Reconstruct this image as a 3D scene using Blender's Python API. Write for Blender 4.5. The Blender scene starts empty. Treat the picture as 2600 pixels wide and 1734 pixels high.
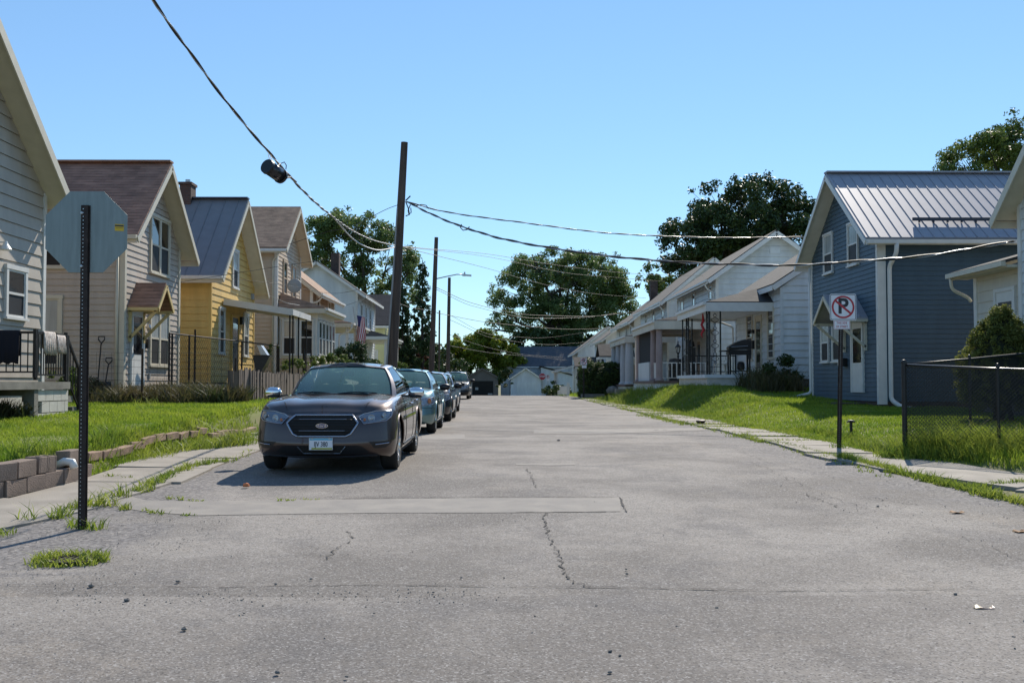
import bpy, math, random
import numpy as np
from mathutils import Vector, Matrix
R = math.radians
SC = bpy.context.scene
COL = SC.collection
random.seed(7)
RNG = np.random.default_rng(11)

# ------------------------------------------------------------------ camera
EYE = 1.1
FPX = 2745.0
YAW, PITCH = R(0.522), R(2.19)
cam = bpy.data.cameras.new('camera')
cam.sensor_width = 36.0
cam.lens = 36.0 * FPX / 2600.0
cam.clip_start = 0.1
cam.clip_end = 5000
cam_ob = bpy.data.objects.new('camera', cam)
cam_ob.location = (0, 0, EYE)
cam_ob.rotation_euler = (math.pi / 2 + PITCH, 0, -YAW)
COL.objects.link(cam_ob)
SC.camera = cam_ob
SC.render.resolution_x, SC.render.resolution_y = 1024, 682

# ------------------------------------------------------------------ light
SUN_EL, SUN_AZ = R(40), R(18.5)          # sun ahead of the camera, a little to the right
world = bpy.data.worlds.new('World')
SC.world = world
world.use_nodes = True
wn = world.node_tree.nodes
sky = wn.new('ShaderNodeTexSky')
sky.sky_type = 'NISHITA'
sky.sun_disc = False
sky.sun_elevation = SUN_EL
sky.sun_rotation = SUN_AZ
sky.air_density = 1.0
sky.dust_density = 0.0
sky.ozone_density = 2.0
bg = wn['Background']
hs = wn.new('ShaderNodeHueSaturation')
hs.inputs['Saturation'].default_value = 1.0
tint = wn.new('ShaderNodeMix')
tint.data_type = 'RGBA'
tint.blend_type = 'MULTIPLY'
tint.inputs[0].default_value = 1.0
tint.inputs[7].default_value = (0.96, 1.30, 1.60, 1)
gam = wn.new('ShaderNodeGamma')
gam.inputs[1].default_value = 0.72
world.node_tree.links.new(sky.outputs[0], gam.inputs[0])
world.node_tree.links.new(gam.outputs[0], hs.inputs['Color'])
world.node_tree.links.new(hs.outputs[0], tint.inputs[6])
world.node_tree.links.new(tint.outputs[2], bg.inputs[0])
bg.inputs[1].default_value = 0.12
sun = bpy.data.lights.new('sun', 'SUN')
sun.energy = 4.6
sun.angle = R(0.53)
sun.color = (1.0, 0.925, 0.81)
sun_ob = bpy.data.objects.new('sun', sun)
sd = Vector((math.sin(SUN_AZ) * math.cos(SUN_EL), math.cos(SUN_AZ) * math.cos(SUN_EL), math.sin(SUN_EL)))
sun_ob.rotation_euler = sd.to_track_quat('Z', 'Y').to_euler()
sun_ob.location = (20, 60, 60)
COL.objects.link(sun_ob)
SC.view_settings.view_transform = 'Standard'
SC.view_settings.look = 'None'
SC.view_settings.exposure = 0.38
SC.view_settings.gamma = 1.0
SC.cycles.max_bounces = 6
SC.cycles.transparent_max_bounces = 12

# ------------------------------------------------------------------ materials
def lin(c):
    return tuple(((x / 255) / 12.92 if x / 255 <= 0.04045 else ((x / 255 + 0.055) / 1.055) ** 2.4) for x in c)

def mat(name, col, rough=0.6, metal=0.0, var=0.0, vscale=3.0, bump=0.0, bscale=60.0, coat=0.0, spec=0.5, col2=None, stretch=None, detail=4):
    m = bpy.data.materials.new(name)
    m.use_nodes = True
    nt = m.node_tree
    N, L = nt.nodes, nt.links
    p = N['Principled BSDF']
    p.inputs['Base Color'].default_value = (*col, 1)
    p.inputs['Roughness'].default_value = rough
    p.inputs['Metallic'].default_value = metal
    p.inputs['Specular IOR Level'].default_value = spec
    p.inputs['Coat Weight'].default_value = coat
    p.inputs['Coat Roughness'].default_value = 0.03
    tc = N.new('ShaderNodeTexCoord')
    vec = tc.outputs['Object']
    if stretch:
        mp = N.new('ShaderNodeMapping')
        mp.inputs['Scale'].default_value = stretch
        L.new(vec, mp.inputs[0])
        vec = mp.outputs[0]
    if var or col2:
        c2 = col2 or tuple(max(0, x * (1 - var)) for x in col)
        c1 = col if col2 else tuple(min(1, x * (1 + var)) for x in col)
        n = N.new('ShaderNodeTexNoise')
        n.inputs['Scale'].default_value = vscale
        n.inputs['Detail'].default_value = detail
        L.new(vec, n.inputs['Vector'])
        r = N.new('ShaderNodeMapRange')
        r.inputs[1].default_value = 0.3
        r.inputs[2].default_value = 0.7
        L.new(n.outputs[0], r.inputs[0])
        mx = N.new('ShaderNodeMix')
        mx.data_type = 'RGBA'
        mx.inputs[6].default_value = (*c1, 1)
        mx.inputs[7].default_value = (*c2, 1)
        L.new(r.outputs[0], mx.inputs[0])
        L.new(mx.outputs[2], p.inputs['Base Color'])
    if bump:
        n2 = N.new('ShaderNodeTexNoise')
        n2.inputs['Scale'].default_value = bscale
        n2.inputs['Detail'].default_value = 6
        L.new(vec, n2.inputs['Vector'])
        b = N.new('ShaderNodeBump')
        b.inputs['Strength'].default_value = bump
        b.inputs['Distance'].default_value = 0.02
        L.new(n2.outputs[0], b.inputs['Height'])
        L.new(b.outputs[0], p.inputs['Normal'])
    return m

def brick_mat(name, c1, c2, mortar, w, h, msize, rough=0.85, offset=0.5, var=0.35, bump=0.4):
    m = bpy.data.materials.new(name)
    m.use_nodes = True
    N, L = m.node_tree.nodes, m.node_tree.links
    p = N['Principled BSDF']
    p.inputs['Roughness'].default_value = rough
    uv = N.new('ShaderNodeUVMap')
    br = N.new('ShaderNodeTexBrick')
    br.offset = offset
    br.inputs['Color1'].default_value = (*c1, 1)
    br.inputs['Color2'].default_value = (*c2, 1)
    br.inputs['Mortar'].default_value = (*mortar, 1)
    br.inputs['Scale'].default_value = 1.0
    br.inputs['Mortar Size'].default_value = msize
    br.inputs['Mortar Smooth'].default_value = 0.2
    br.inputs['Brick Width'].default_value = w
    br.inputs['Row Height'].default_value = h
    L.new(uv.outputs[0], br.inputs['Vector'])
    n = N.new('ShaderNodeTexNoise')
    n.inputs['Scale'].default_value = 2.2
    n.inputs['Detail'].default_value = 8
    L.new(uv.outputs[0], n.inputs['Vector'])
    r = N.new('ShaderNodeMapRange')
    r.inputs[1].default_value = 0.25
    r.inputs[2].default_value = 0.75
    r.inputs[3].default_value = 1 - var
    r.inputs[4].default_value = 1 + var
    L.new(n.outputs[0], r.inputs[0])
    mx = N.new('ShaderNodeVectorMath')
    mx.operation = 'SCALE'
    L.new(br.outputs[0], mx.inputs[0])
    L.new(r.outputs[0], mx.inputs['Scale'])
    L.new(mx.outputs[0], p.inputs['Base Color'])
    b = N.new('ShaderNodeBump')
    b.inputs['Strength'].default_value = bump
    b.inputs['Distance'].default_value = 0.01
    b.invert = True
    L.new(br.outputs['Fac'], b.inputs['Height'])
    L.new(b.outputs[0], p.inputs['Normal'])
    return m

def shingle_mat(name, c1, c2, dark, w=0.33, h=0.145, rough=0.9, var=0.3):
    m = bpy.data.materials.new(name)
    m.use_nodes = True
    N, L = m.node_tree.nodes, m.node_tree.links
    p = N['Principled BSDF']
    p.inputs['Roughness'].default_value = rough
    uv = N.new('ShaderNodeUVMap')
    br = N.new('ShaderNodeTexBrick')
    br.offset = 0.37
    for k, v in (('Color1', c1), ('Color2', c2), ('Mortar', c2)): br.inputs[k].default_value = (*v, 1)
    br.inputs['Scale'].default_value = 1.0
    br.inputs['Mortar Size'].default_value = 0.0
    br.inputs['Brick Width'].default_value = w
    br.inputs['Row Height'].default_value = h
    L.new(uv.outputs[0], br.inputs['Vector'])
    n = N.new('ShaderNodeTexNoise')
    n.inputs['Scale'].default_value = 1.8
    n.inputs['Detail'].default_value = 8
    L.new(uv.outputs[0], n.inputs['Vector'])
    r = N.new('ShaderNodeMapRange')
    for i, v in enumerate((0.25, 0.75, 1 - var, 1 + var)): r.inputs[i + 1].default_value = v
    L.new(n.outputs[0], r.inputs[0])
    sc = N.new('ShaderNodeVectorMath')
    sc.operation = 'SCALE'
    L.new(br.outputs[0], sc.inputs[0]); L.new(r.outputs[0], sc.inputs['Scale'])
    sp = N.new('ShaderNodeSeparateXYZ')
    L.new(uv.outputs[0], sp.inputs[0])
    dv = N.new('ShaderNodeMath'); dv.operation = 'DIVIDE'; dv.inputs[1].default_value = h
    fr = N.new('ShaderNodeMath'); fr.operation = 'FRACT'
    L.new(sp.outputs[1], dv.inputs[0]); L.new(dv.outputs[0], fr.inputs[0])
    ln = N.new('ShaderNodeMapRange')
    for i, v in enumerate((0.0, 0.24, 1.0, 0.0)): ln.inputs[i + 1].default_value = v
    L.new(fr.outputs[0], ln.inputs[0])
    mp = N.new('ShaderNodeMapping')
    mp.inputs['Scale'].default_value = (2.6, 6.9, 1)
    L.new(uv.outputs[0], mp.inputs[0])
    n2 = N.new('ShaderNodeTexNoise'); n2.inputs['Scale'].default_value = 1.0; n2.inputs['Detail'].default_value = 2
    L.new(mp.outputs[0], n2.inputs['Vector'])
    r2 = N.new('ShaderNodeMapRange')
    for i, v in enumerate((0.42, 0.56, 0.25, 1.0)): r2.inputs[i + 1].default_value = v
    L.new(n2.outputs[0], r2.inputs[0])
    mu = N.new('ShaderNodeMath'); mu.operation = 'MULTIPLY'
    L.new(ln.outputs[0], mu.inputs[0]); L.new(r2.outputs[0], mu.inputs[1])
    mx = N.new('ShaderNodeMix'); mx.data_type = 'RGBA'
    mx.inputs[7].default_value = (*dark, 1)  # paints the shadow dashes under the shingle laps into the colour
    L.new(mu.outputs[0], mx.inputs[0]); L.new(sc.outputs[0], mx.inputs[6])
    L.new(mx.outputs[2], p.inputs['Base Color'])
    b = N.new('ShaderNodeBump'); b.inputs['Strength'].default_value = 0.5; b.inputs['Distance'].default_value = 0.012; b.invert = True
    L.new(mu.outputs[0], b.inputs['Height']); L.new(b.outputs[0], p.inputs['Normal'])
    return m

def leaf_mat(name, ca, cb, trans=0.35, rough=0.5):
    m = bpy.data.materials.new(name)
    m.use_nodes = True
    N, L = m.node_tree.nodes, m.node_tree.links
    p = N['Principled BSDF']
    p.inputs['Roughness'].default_value = rough
    p.inputs['Specular IOR Level'].default_value = 0.35
    a = N.new('ShaderNodeAttribute')
    a.attribute_name = 'rnd'
    mx = N.new('ShaderNodeMix')
    mx.data_type = 'RGBA'
    mx.inputs[6].default_value = (*ca, 1)
    mx.inputs[7].default_value = (*cb, 1)
    L.new(a.outputs['Fac'], mx.inputs[0])
    L.new(mx.outputs[2], p.inputs['Base Color'])
    t = N.new('ShaderNodeBsdfTranslucent')
    L.new(mx.outputs[2], t.inputs[0])
    ms = N.new('ShaderNodeMixShader')
    ms.inputs[0].default_value = trans
    L.new(p.outputs[0], ms.inputs[1])
    L.new(t.outputs[0], ms.inputs[2])
    L.new(ms.outputs[0], N['Material Output'].inputs[0])
    return m

def glass_mat(name, tint, base=0.12, pane_sheen=None):
    m = bpy.data.materials.new(name)
    m.use_nodes = True
    N, L = m.node_tree.nodes, m.node_tree.links
    N.remove(N['Principled BSDF'])
    t = N.new('ShaderNodeBsdfTransparent')
    t.inputs[0].default_value = (*tint, 1)
    g = N.new('ShaderNodeBsdfGlossy')
    g.inputs['Roughness'].default_value = 0.02
    g.inputs[0].default_value = (1, 1, 1, 1)
    f = N.new('ShaderNodeFresnel')
    f.inputs[0].default_value = 1.5
    ad = N.new('ShaderNodeMath')
    ad.operation = 'ADD'
    ad.inputs[1].default_value = base
    ad.use_clamp = True
    L.new(f.outputs[0], ad.inputs[0])
    ms = N.new('ShaderNodeMixShader')
    L.new(ad.outputs[0], ms.inputs[0])
    L.new(t.outputs[0], ms.inputs[1])
    L.new(g.outputs[0], ms.inputs[2])
    if pane_sheen:                                  # diffuse tint painting the pale dash reflection into the pane
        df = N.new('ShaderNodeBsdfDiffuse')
        df.inputs[0].default_value = (*pane_sheen, 1)
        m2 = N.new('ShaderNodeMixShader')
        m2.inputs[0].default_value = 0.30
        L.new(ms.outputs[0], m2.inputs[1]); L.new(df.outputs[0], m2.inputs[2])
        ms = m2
    L.new(ms.outputs[0], N['Material Output'].inputs[0])
    return m

M = {}
def siding(name, c, var=0.11):
    M[name] = mat(name, c, 0.55, var=var, vscale=1.8, bump=0.05, bscale=30, stretch=(1.6, 1.6, 0.4), detail=8)
siding('cream_siding', (0.41, 0.36, 0.295))
siding('tan_siding', (0.44, 0.37, 0.30))
siding('yellow_siding', (0.66, 0.43, 0.125))
siding('beige_siding', (0.50, 0.39, 0.27))
siding('brown_siding', (0.34, 0.25, 0.17))
siding('white_siding', (0.57, 0.60, 0.60))
siding('cream_white_siding', (0.55, 0.51, 0.42))
siding('blue_siding', (0.048, 0.086, 0.117))
siding('pale_yellow_siding', (0.6, 0.58, 0.3))
siding('garage_white', (0.55, 0.58, 0.6))
siding('garage_brown', (0.115, 0.10, 0.085))
siding('red_brown_wood', (0.16, 0.045, 0.03))
M['trim'] = mat('white_trim', (0.64, 0.63, 0.59), 0.5, var=0.06, vscale=4)
M['cream_trim'] = mat('cream_trim', (0.57, 0.52, 0.41), 0.5, var=0.06, vscale=4)
M['yellow_wood'] = mat('yellow_wood', (0.62, 0.46, 0.20), 0.6, var=0.12, vscale=8)
M['glass'] = mat('window_glass', (0.012, 0.014, 0.016), 0.04, spec=0.9, var=0.4, vscale=1.5)
M['screen'] = mat('insect_screen', (0.016, 0.017, 0.019), 0.55, spec=0.3, var=0.3, vscale=3)
M['curtain'] = mat('curtain', (0.35, 0.37, 0.36), 0.15, spec=0.8, var=0.25, vscale=6, stretch=(1, 1, 0.1))
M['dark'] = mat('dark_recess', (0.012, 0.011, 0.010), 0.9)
M['black_metal'] = mat('black_metal', (0.018, 0.017, 0.016), 0.45, metal=0.3, var=0.3, vscale=9)
M['rust_metal'] = mat('rust_metal', (0.028, 0.018, 0.014), 0.6, metal=0.3, var=0.5, vscale=14, bump=0.1)
M['wire'] = mat('wire_metal', (0.055, 0.05, 0.045), 0.6, metal=0.2)
M['dark_wire'] = mat('dark_wire', (0.02, 0.02, 0.02), 0.5, metal=0.2)
M['galv'] = mat('galvanised', (0.42, 0.43, 0.44), 0.35, metal=0.85, var=0.15, vscale=20)
M['alu'] = mat('sign_aluminium', (0.20, 0.226, 0.220), 0.42, metal=0.55, var=0.10, vscale=5, stretch=(6, 6, 0.6))
M['concrete'] = mat('concrete', (0.285, 0.255, 0.215), 0.9, var=0.2, vscale=2.2, bump=0.3, bscale=80, detail=8)
M['strip'] = road_mix = mat('strip_concrete', (0.285, 0.258, 0.225), 0.92, col2=(0.215, 0.198, 0.18), vscale=3.5, bump=0.3, bscale=90, detail=9)
M['old_concrete'] = mat('old_concrete', (0.20, 0.19, 0.165), 0.9, var=0.3, vscale=2.5, bump=0.35, bscale=40, detail=8)
M['block'] = mat('concrete_block', (0.205, 0.155, 0.125), 0.92, var=0.22, vscale=4, bump=0.5, bscale=70, detail=8)
M['brick_edge'] = mat('edging_brick', (0.30, 0.20, 0.14), 0.9, var=0.25, vscale=6, bump=0.5, bscale=50)
M['painted_block'] = mat('painted_block', (0.52, 0.50, 0.45), 0.85, var=0.12, vscale=4, bump=0.3, bscale=40)
M['white_block'] = mat('white_block', (0.62, 0.66, 0.68), 0.85, var=0.08, vscale=3)
M['brown_shingle'] = shingle_mat('brown_shingle', (0.34, 0.19, 0.128), (0.26, 0.143, 0.097), (0.038, 0.023, 0.018))
M['tan_shingle'] = shingle_mat('tan_shingle', (0.34, 0.215, 0.14), (0.27, 0.168, 0.11), (0.09, 0.055, 0.04))
M['grey_shingle'] = shingle_mat('grey_shingle', (0.062, 0.056, 0.052), (0.044, 0.041, 0.038), (0.022, 0.02, 0.02))
M['dark_shingle'] = brick_mat('dark_shingle', (0.035, 0.035, 0.042), (0.025, 0.025, 0.03), (0.01, 0.01, 0.012), 0.33, 0.15, 0.015)
M['brick'] = brick_mat('chimney_brick', (0.10, 0.05, 0.037), (0.07, 0.036, 0.028), (0.08, 0.07, 0.06), 0.22, 0.075, 0.012)
M['foundation'] = brick_mat('foundation_block', (0.14, 0.125, 0.105), (0.115, 0.10, 0.09), (0.075, 0.07, 0.06), 0.4, 0.2, 0.012)
M['red_brick_base'] = brick_mat('foundation_brick', (0.11, 0.065, 0.045), (0.085, 0.05, 0.037), (0.08, 0.07, 0.06), 0.22, 0.075, 0.012)
M['metal_roof'] = mat('metal_roof_grey', (0.215, 0.21, 0.21), 0.5, metal=0.15, var=0.07, vscale=3, spec=0.5)
M['blue_roof'] = mat('metal_roof_bluegrey', (0.33, 0.325, 0.35), 0.55, metal=0.1, spec=0.35, var=0.06, vscale=3)
M['slate_roof'] = mat('slate_blue_shingle', (0.075, 0.08, 0.092), 0.9, var=0.2, vscale=3)
M['roof_trim'] = mat('roof_edge_metal', (0.045, 0.055, 0.075), 0.4, metal=0.3)
M['pole_wood'] = mat('pole_wood', (0.085, 0.063, 0.05), 0.9, var=0.35, vscale=10, bump=0.7, bscale=24, stretch=(1, 1, 0.06))
M['fence_wood'] = mat('weathered_wood', (0.13, 0.10, 0.08), 0.9, var=0.35, vscale=12, bump=0.5, bscale=24, stretch=(1, 1, 0.08))
M['tree_bark'] = mat('tree_bark', (0.05, 0.04, 0.032), 0.95, var=0.3, vscale=6, bump=0.7, bscale=12, stretch=(1, 1, 0.25))
M['white_plastic'] = mat('white_plastic', (0.7, 0.7, 0.67), 0.4)
M['grey_plastic'] = mat('grey_plastic', (0.30, 0.31, 0.31), 0.5, var=0.1)
M['black_plastic'] = mat('black_plastic', (0.012, 0.012, 0.013), 0.4)
M['navy_fabric'] = mat('navy_fabric', (0.007, 0.009, 0.018), 0.95, bump=0.6, bscale=90)
M['white_fabric'] = mat('white_fabric', (0.62, 0.57, 0.52), 0.9, col2=(0.33, 0.27, 0.24), vscale=16, bump=0.5, bscale=40)
M['sign_white'] = mat('sign_white', (0.72, 0.72, 0.74), 0.4, var=0.03)
M['sign_red'] = mat('sign_red', (0.42, 0.018, 0.03), 0.4, var=0.06)
M['sign_black'] = mat('sign_black', (0.012, 0.013, 0.02), 0.4)
M['yellow_sticker'] = mat('yellow_sticker', (0.62, 0.40, 0.02), 0.5)
M['col_mauve'] = mat('column_mauve', (0.30, 0.235, 0.225), 0.6, var=0.08)
M['col_grey'] = mat('column_grey', (0.40, 0.42, 0.44), 0.6, var=0.05)
M['porch_floor'] = mat('porch_floor', (0.15, 0.10, 0.085), 0.7, var=0.2)
M['crack'] = mat('crack_tar', (0.05, 0.045, 0.042), 0.95, var=0.3, vscale=20)
M['chrome'] = mat('chrome', (0.78, 0.79, 0.8), 0.08, metal=1.0)
M['satin'] = mat('satin_chrome', (0.35, 0.37, 0.42), 0.22, metal=0.9)
M['tyre'] = mat('tyre_rubber', (0.014, 0.014, 0.014), 0.8, bump=0.2, bscale=50)
M['rim'] = mat('wheel_alloy', (0.55, 0.56, 0.58), 0.22, metal=0.95)
M['seat'] = mat('car_seat', (0.17, 0.19, 0.175), 0.8, var=0.2)
M['dash'] = mat('car_dash', (0.36, 0.42, 0.37), 0.7)
M['lens'] = mat('lamp_lens', (0.30, 0.32, 0.34), 0.08, metal=0.35, coat=1.0, var=0.3, vscale=12)
M['lens_dark'] = mat('lamp_bowl', (0.17, 0.18, 0.20), 0.15, metal=0.5, coat=1.0)
M['amber'] = mat('amber_lens', (0.50, 0.16, 0.035), 0.12, coat=1.0)
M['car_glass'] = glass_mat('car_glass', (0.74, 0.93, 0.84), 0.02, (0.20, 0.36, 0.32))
M['side_glass'] = glass_mat('car_side_glass', (0.22, 0.27, 0.27), 0.08)
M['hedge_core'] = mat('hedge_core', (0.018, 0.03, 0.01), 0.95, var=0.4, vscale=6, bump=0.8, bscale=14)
M['flag_red'] = mat('flag_red', (0.45, 0.03, 0.045), 0.8)
M['flag_white'] = mat('flag_white', (0.7, 0.68, 0.68), 0.8)
M['flag_blue'] = mat('flag_blue', (0.025, 0.035, 0.14), 0.8)
M['plate_blue'] = mat('plate_blue', (0.10, 0.40, 0.55), 0.4)
M['plate_green'] = mat('plate_green', (0.38, 0.38, 0.05), 0.4)
M['badge_blue'] = mat('badge_blue', (0.02, 0.04, 0.16), 0.25, coat=1.0)
M['stone'] = mat('loose_stone', (0.20, 0.18, 0.16), 0.95, var=0.4, vscale=20)
M['orange_stone'] = mat('orange_stone', (0.55, 0.17, 0.06), 0.8, var=0.2, vscale=20)
M['leaf_dry'] = mat('dry_leaf', (0.30, 0.16, 0.07), 0.8)
M['wrapper'] = mat('wrapper', (0.40, 0.35, 0.14), 0.5, col2=(0.28, 0.13, 0.25), vscale=14)
M['grass'] = leaf_mat('grass_blades', (0.105, 0.20, 0.016), (0.33, 0.40, 0.045), 0.52, 0.5)
M['weed'] = leaf_mat('weed_blades', (0.10, 0.18, 0.02), (0.33, 0.37, 0.06), 0.48, 0.5)
M['dry_weed'] = leaf_mat('dry_weed', (0.05, 0.07, 0.02), (0.16, 0.12, 0.06), 0.3, 0.6)
M['maple'] = leaf_mat('maple_leaves', (0.065, 0.12, 0.036), (0.18, 0.235, 0.075), 0.45)
M['dark_leaf'] = leaf_mat('dark_leaves', (0.022, 0.048, 0.013), (0.06, 0.09, 0.022), 0.2)
M['bright_leaf'] = leaf_mat('bright_leaves', (0.07, 0.12, 0.022), (0.16, 0.20, 0.05), 0.35)
M['yellow_leaf'] = leaf_mat('yellow_leaves', (0.07, 0.12, 0.012), (0.30, 0.32, 0.03), 0.42)
M['conifer'] = leaf_mat('conifer_needles', (0.025, 0.052, 0.02), (0.06, 0.095, 0.035), 0.25, 0.7)
M['spruce'] = leaf_mat('spruce_needles', (0.07, 0.09, 0.02), (0.26, 0.27, 0.06), 0.4, 0.7)
M['hedge'] = leaf_mat('hedge_leaves', (0.025, 0.05, 0.012), (0.08, 0.12, 0.025), 0.22, 0.6)

def paint(name, c, metal=0.55, rough=0.32):
    M[name] = mat(name, c, rough, metal=metal, coat=1.0, var=0.04, vscale=60)
paint('paint_brown', (0.075, 0.053, 0.046), 0.85, 0.40)
paint('paint_teal', (0.16, 0.27, 0.28), 0.75, 0.3)
paint('paint_black', (0.012, 0.013, 0.020))
paint('paint_navy', (0.02, 0.024, 0.045))
paint('paint_silver', (0.20, 0.185, 0.16))

# road: light worn asphalt, gravel and dirt towards the edges
def road_material(name, seedv, base_lo, base_hi, gravel=True):
    m = bpy.data.materials.new(name)
    m.use_nodes = True
    N, L = m.node_tree.nodes, m.node_tree.links
    p = N['Principled BSDF']
    p.inputs['Roughness'].default_value = 0.92
    p.inputs['Specular IOR Level'].default_value = 0.25
    tc = N.new('ShaderNodeTexCoord')
    def noise(scale, detail=3, rough=0.5, vec=None):
        n = N.new('ShaderNodeTexNoise')
        n.noise_dimensions = '4D'
        n.inputs['W'].default_value = seedv
        n.inputs['Scale'].default_value = scale
        n.inputs['Detail'].default_value = detail
        n.inputs['Roughness'].default_value = rough
        L.new(vec or tc.outputs['Object'], n.inputs['Vector'])
        return n.outputs[0]
    def rng(x, a, b, c=0.0, d=1.0):
        r = N.new('ShaderNodeMapRange')
        for i, v in enumerate((a, b, c, d)):
            r.inputs[i + 1].default_value = v
        L.new(x, r.inputs[0])
        return r.outputs[0]
    def mixc(f, a, b):
        mx = N.new('ShaderNodeMix')
        mx.data_type = 'RGBA'
        for sock, v in ((mx.inputs[0], f), (mx.inputs[6], a), (mx.inputs[7], b)):
            if isinstance(v, tuple):
                sock.default_value = (*v, 1)
            elif isinstance(v, float):
                sock.default_value = v
            else:
                L.new(v, sock)
        return mx.outputs[2]
    def mul(a, b):
        q = N.new('ShaderNodeMath')
        q.operation = 'MULTIPLY'
        L.new(a, q.inputs[0])
        if isinstance(b, float):
            q.inputs[1].default_value = b
        else:
            L.new(b, q.inputs[1])
        return q.outputs[0]
    mp = N.new('ShaderNodeMapping')
    mp.inputs['Scale'].default_value = (0.9, 0.9, 1)
    L.new(tc.outputs['Object'], mp.inputs[0])
    c = mixc(rng(noise(0.55, 6, 0.6, mp.outputs[0]), 0.42, 0.58), base_lo, base_hi)
    c = mixc(mul(rng(noise(0.9, 7, 0.65, mp.outputs[0]), 0.52, 0.62), 0.6), c, (0.135, 0.125, 0.12))      # dark stains
    c = mixc(mul(rng(noise(0.8, 5, 0.6, mp.outputs[0]), 0.57, 0.68), 0.5), c, (0.33, 0.285, 0.235))  # dusty patches
    # aggregate
    v = N.new('ShaderNodeTexVoronoi')
    v.inputs['Scale'].default_value = 88
    L.new(tc.outputs['Object'], v.inputs['Vector'])
    sep = N.new('ShaderNodeSeparateColor')
    L.new(v.outputs['Color'], sep.inputs[0])
    c = mixc(mul(rng(sep.outputs[0], 0.72, 1.0), 0.75), c, (0.40, 0.38, 0.36))
    c = mixc(mul(rng(sep.outputs[1], 0.70, 1.0), 0.75), c, (0.06, 0.055, 0.052))
    c = mixc(mul(rng(noise(42, 3, 0.6), 0.55, 0.7), 0.4), c, (0.10, 0.096, 0.095))
    c = mixc(mul(rng(noise(9, 5, 0.7), 0.5, 0.68), 0.35), c, (0.125, 0.118, 0.115))
    v2 = N.new('ShaderNodeTexVoronoi')
    v2.inputs['Scale'].default_value = 2.6
    v2.feature = 'DISTANCE_TO_EDGE'
    wv = N.new('ShaderNodeVectorMath')
    wv.operation = 'ADD'
    nn = N.new('ShaderNodeTexNoise')
    nn.inputs['Scale'].default_value = 2.0
    nn.inputs['Detail'].default_value = 8
    L.new(tc.outputs['Object'], nn.inputs['Vector'])
    L.new(tc.outputs['Object'], wv.inputs[0])
    L.new(nn.outputs['Color'], wv.inputs[1])
    L.new(wv.outputs[0], v2.inputs['Vector'])
    hair = mul(rng(v2.outputs['Distance'], 0.0, 0.02, 1.0, 0.0), rng(noise(0.7, 4), 0.52, 0.66))
    c = mixc(mul(hair, 0.6), c, (0.05, 0.046, 0.044))
    bh = noise(75, 4, 0.7)
    strength = 0.45
    if gravel:
        at = N.new('ShaderNodeAttribute')
        at.attribute_name = 'edge'
        gm = N.new('ShaderNodeMath')
        gm.operation = 'ADD'
        L.new(at.outputs['Fac'], gm.inputs[0])
        L.new(rng(noise(1.6, 7, 0.7), 0.2, 0.8, -0.42, 0.42), gm.inputs[1])
        gmask = rng(gm.outputs[0], 0.34, 0.62)
        v3 = N.new('ShaderNodeTexVoronoi')
        v3.inputs['Scale'].default_value = 38
        L.new(tc.outputs['Object'], v3.inputs['Vector'])
        s3 = N.new('ShaderNodeSeparateColor')
        L.new(v3.outputs['Color'], s3.inputs[0])
        g = mixc(s3.outputs[0], (0.085, 0.078, 0.078), (0.25, 0.235, 0.225))
        g = mixc(mul(rng(s3.outputs[1], 0.8, 1.0), 0.8), g, (0.40, 0.36, 0.32))
        c = mixc(mul(gmask, 0.8), c, g)
    b = N.new('ShaderNodeBump')
    b.inputs['Strength'].default_value = strength
    b.inputs['Distance'].default_value = 0.012
    L.new(bh, b.inputs['Height'])
    L.new(b.outputs[0], p.inputs['Normal'])
    L.new(c, p.inputs['Base Color'])
    return m
M['road'] = road_material('asphalt_worn', 1.0, (0.172, 0.154, 0.136), (0.288, 0.260, 0.230))
M['cross_road'] = road_material('asphalt_cross', 5.0, (0.180, 0.161, 0.143), (0.262, 0.236, 0.209))
M['soil'] = mat('lawn_soil', (0.17, 0.125, 0.075), 0.95, col2=(0.13, 0.15, 0.03), vscale=1.6, bump=0.6, bscale=30, detail=8)
def lawn_tint():
    m = M['soil']
    N, L = m.node_tree.nodes, m.node_tree.links
    p = N['Principled BSDF']
    old = p.inputs['Base Color'].links[0].from_socket
    a = N.new('ShaderNodeAttribute'); a.attribute_name = 'lawn'
    n = N.new('ShaderNodeTexNoise'); n.inputs['Scale'].default_value = 2.5; n.inputs['Detail'].default_value = 8
    tc = N.new('ShaderNodeTexCoord'); L.new(tc.outputs['Object'], n.inputs['Vector'])
    g = N.new('ShaderNodeMix'); g.data_type = 'RGBA'
    g.inputs[6].default_value = (0.09, 0.13, 0.02, 1); g.inputs[7].default_value = (0.20, 0.20, 0.05, 1)
    L.new(n.outputs[0], g.inputs[0])
    mx = N.new('ShaderNodeMix'); mx.data_type = 'RGBA'
    L.new(a.outputs['Fac'], mx.inputs[0]); L.new(old, mx.inputs[6]); L.new(g.outputs[2], mx.inputs[7])
    L.new(mx.outputs[2], p.inputs['Base Color'])
lawn_tint()

# ------------------------------------------------------------------ helpers
def P(px, py, Y):
    """pixel of the 2600 px wide photograph -> point at street depth Y"""
    f = Vector((math.sin(YAW) * math.cos(PITCH), math.cos(YAW) * math.cos(PITCH), math.sin(PITCH)))
    r = Vector((math.cos(YAW), -math.sin(YAW), 0))
    u = r.cross(f)
    d = f + r * ((px - 1300) / FPX) + u * ((867 - py) / FPX)
    return Vector((0, 0, EYE)) + d * (Y / d.y)

def sstep(a, b, x):
    t = min(1.0, max(0.0, (x - a) / (b - a)))
    return t * t * (3 - 2 * t)

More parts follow.
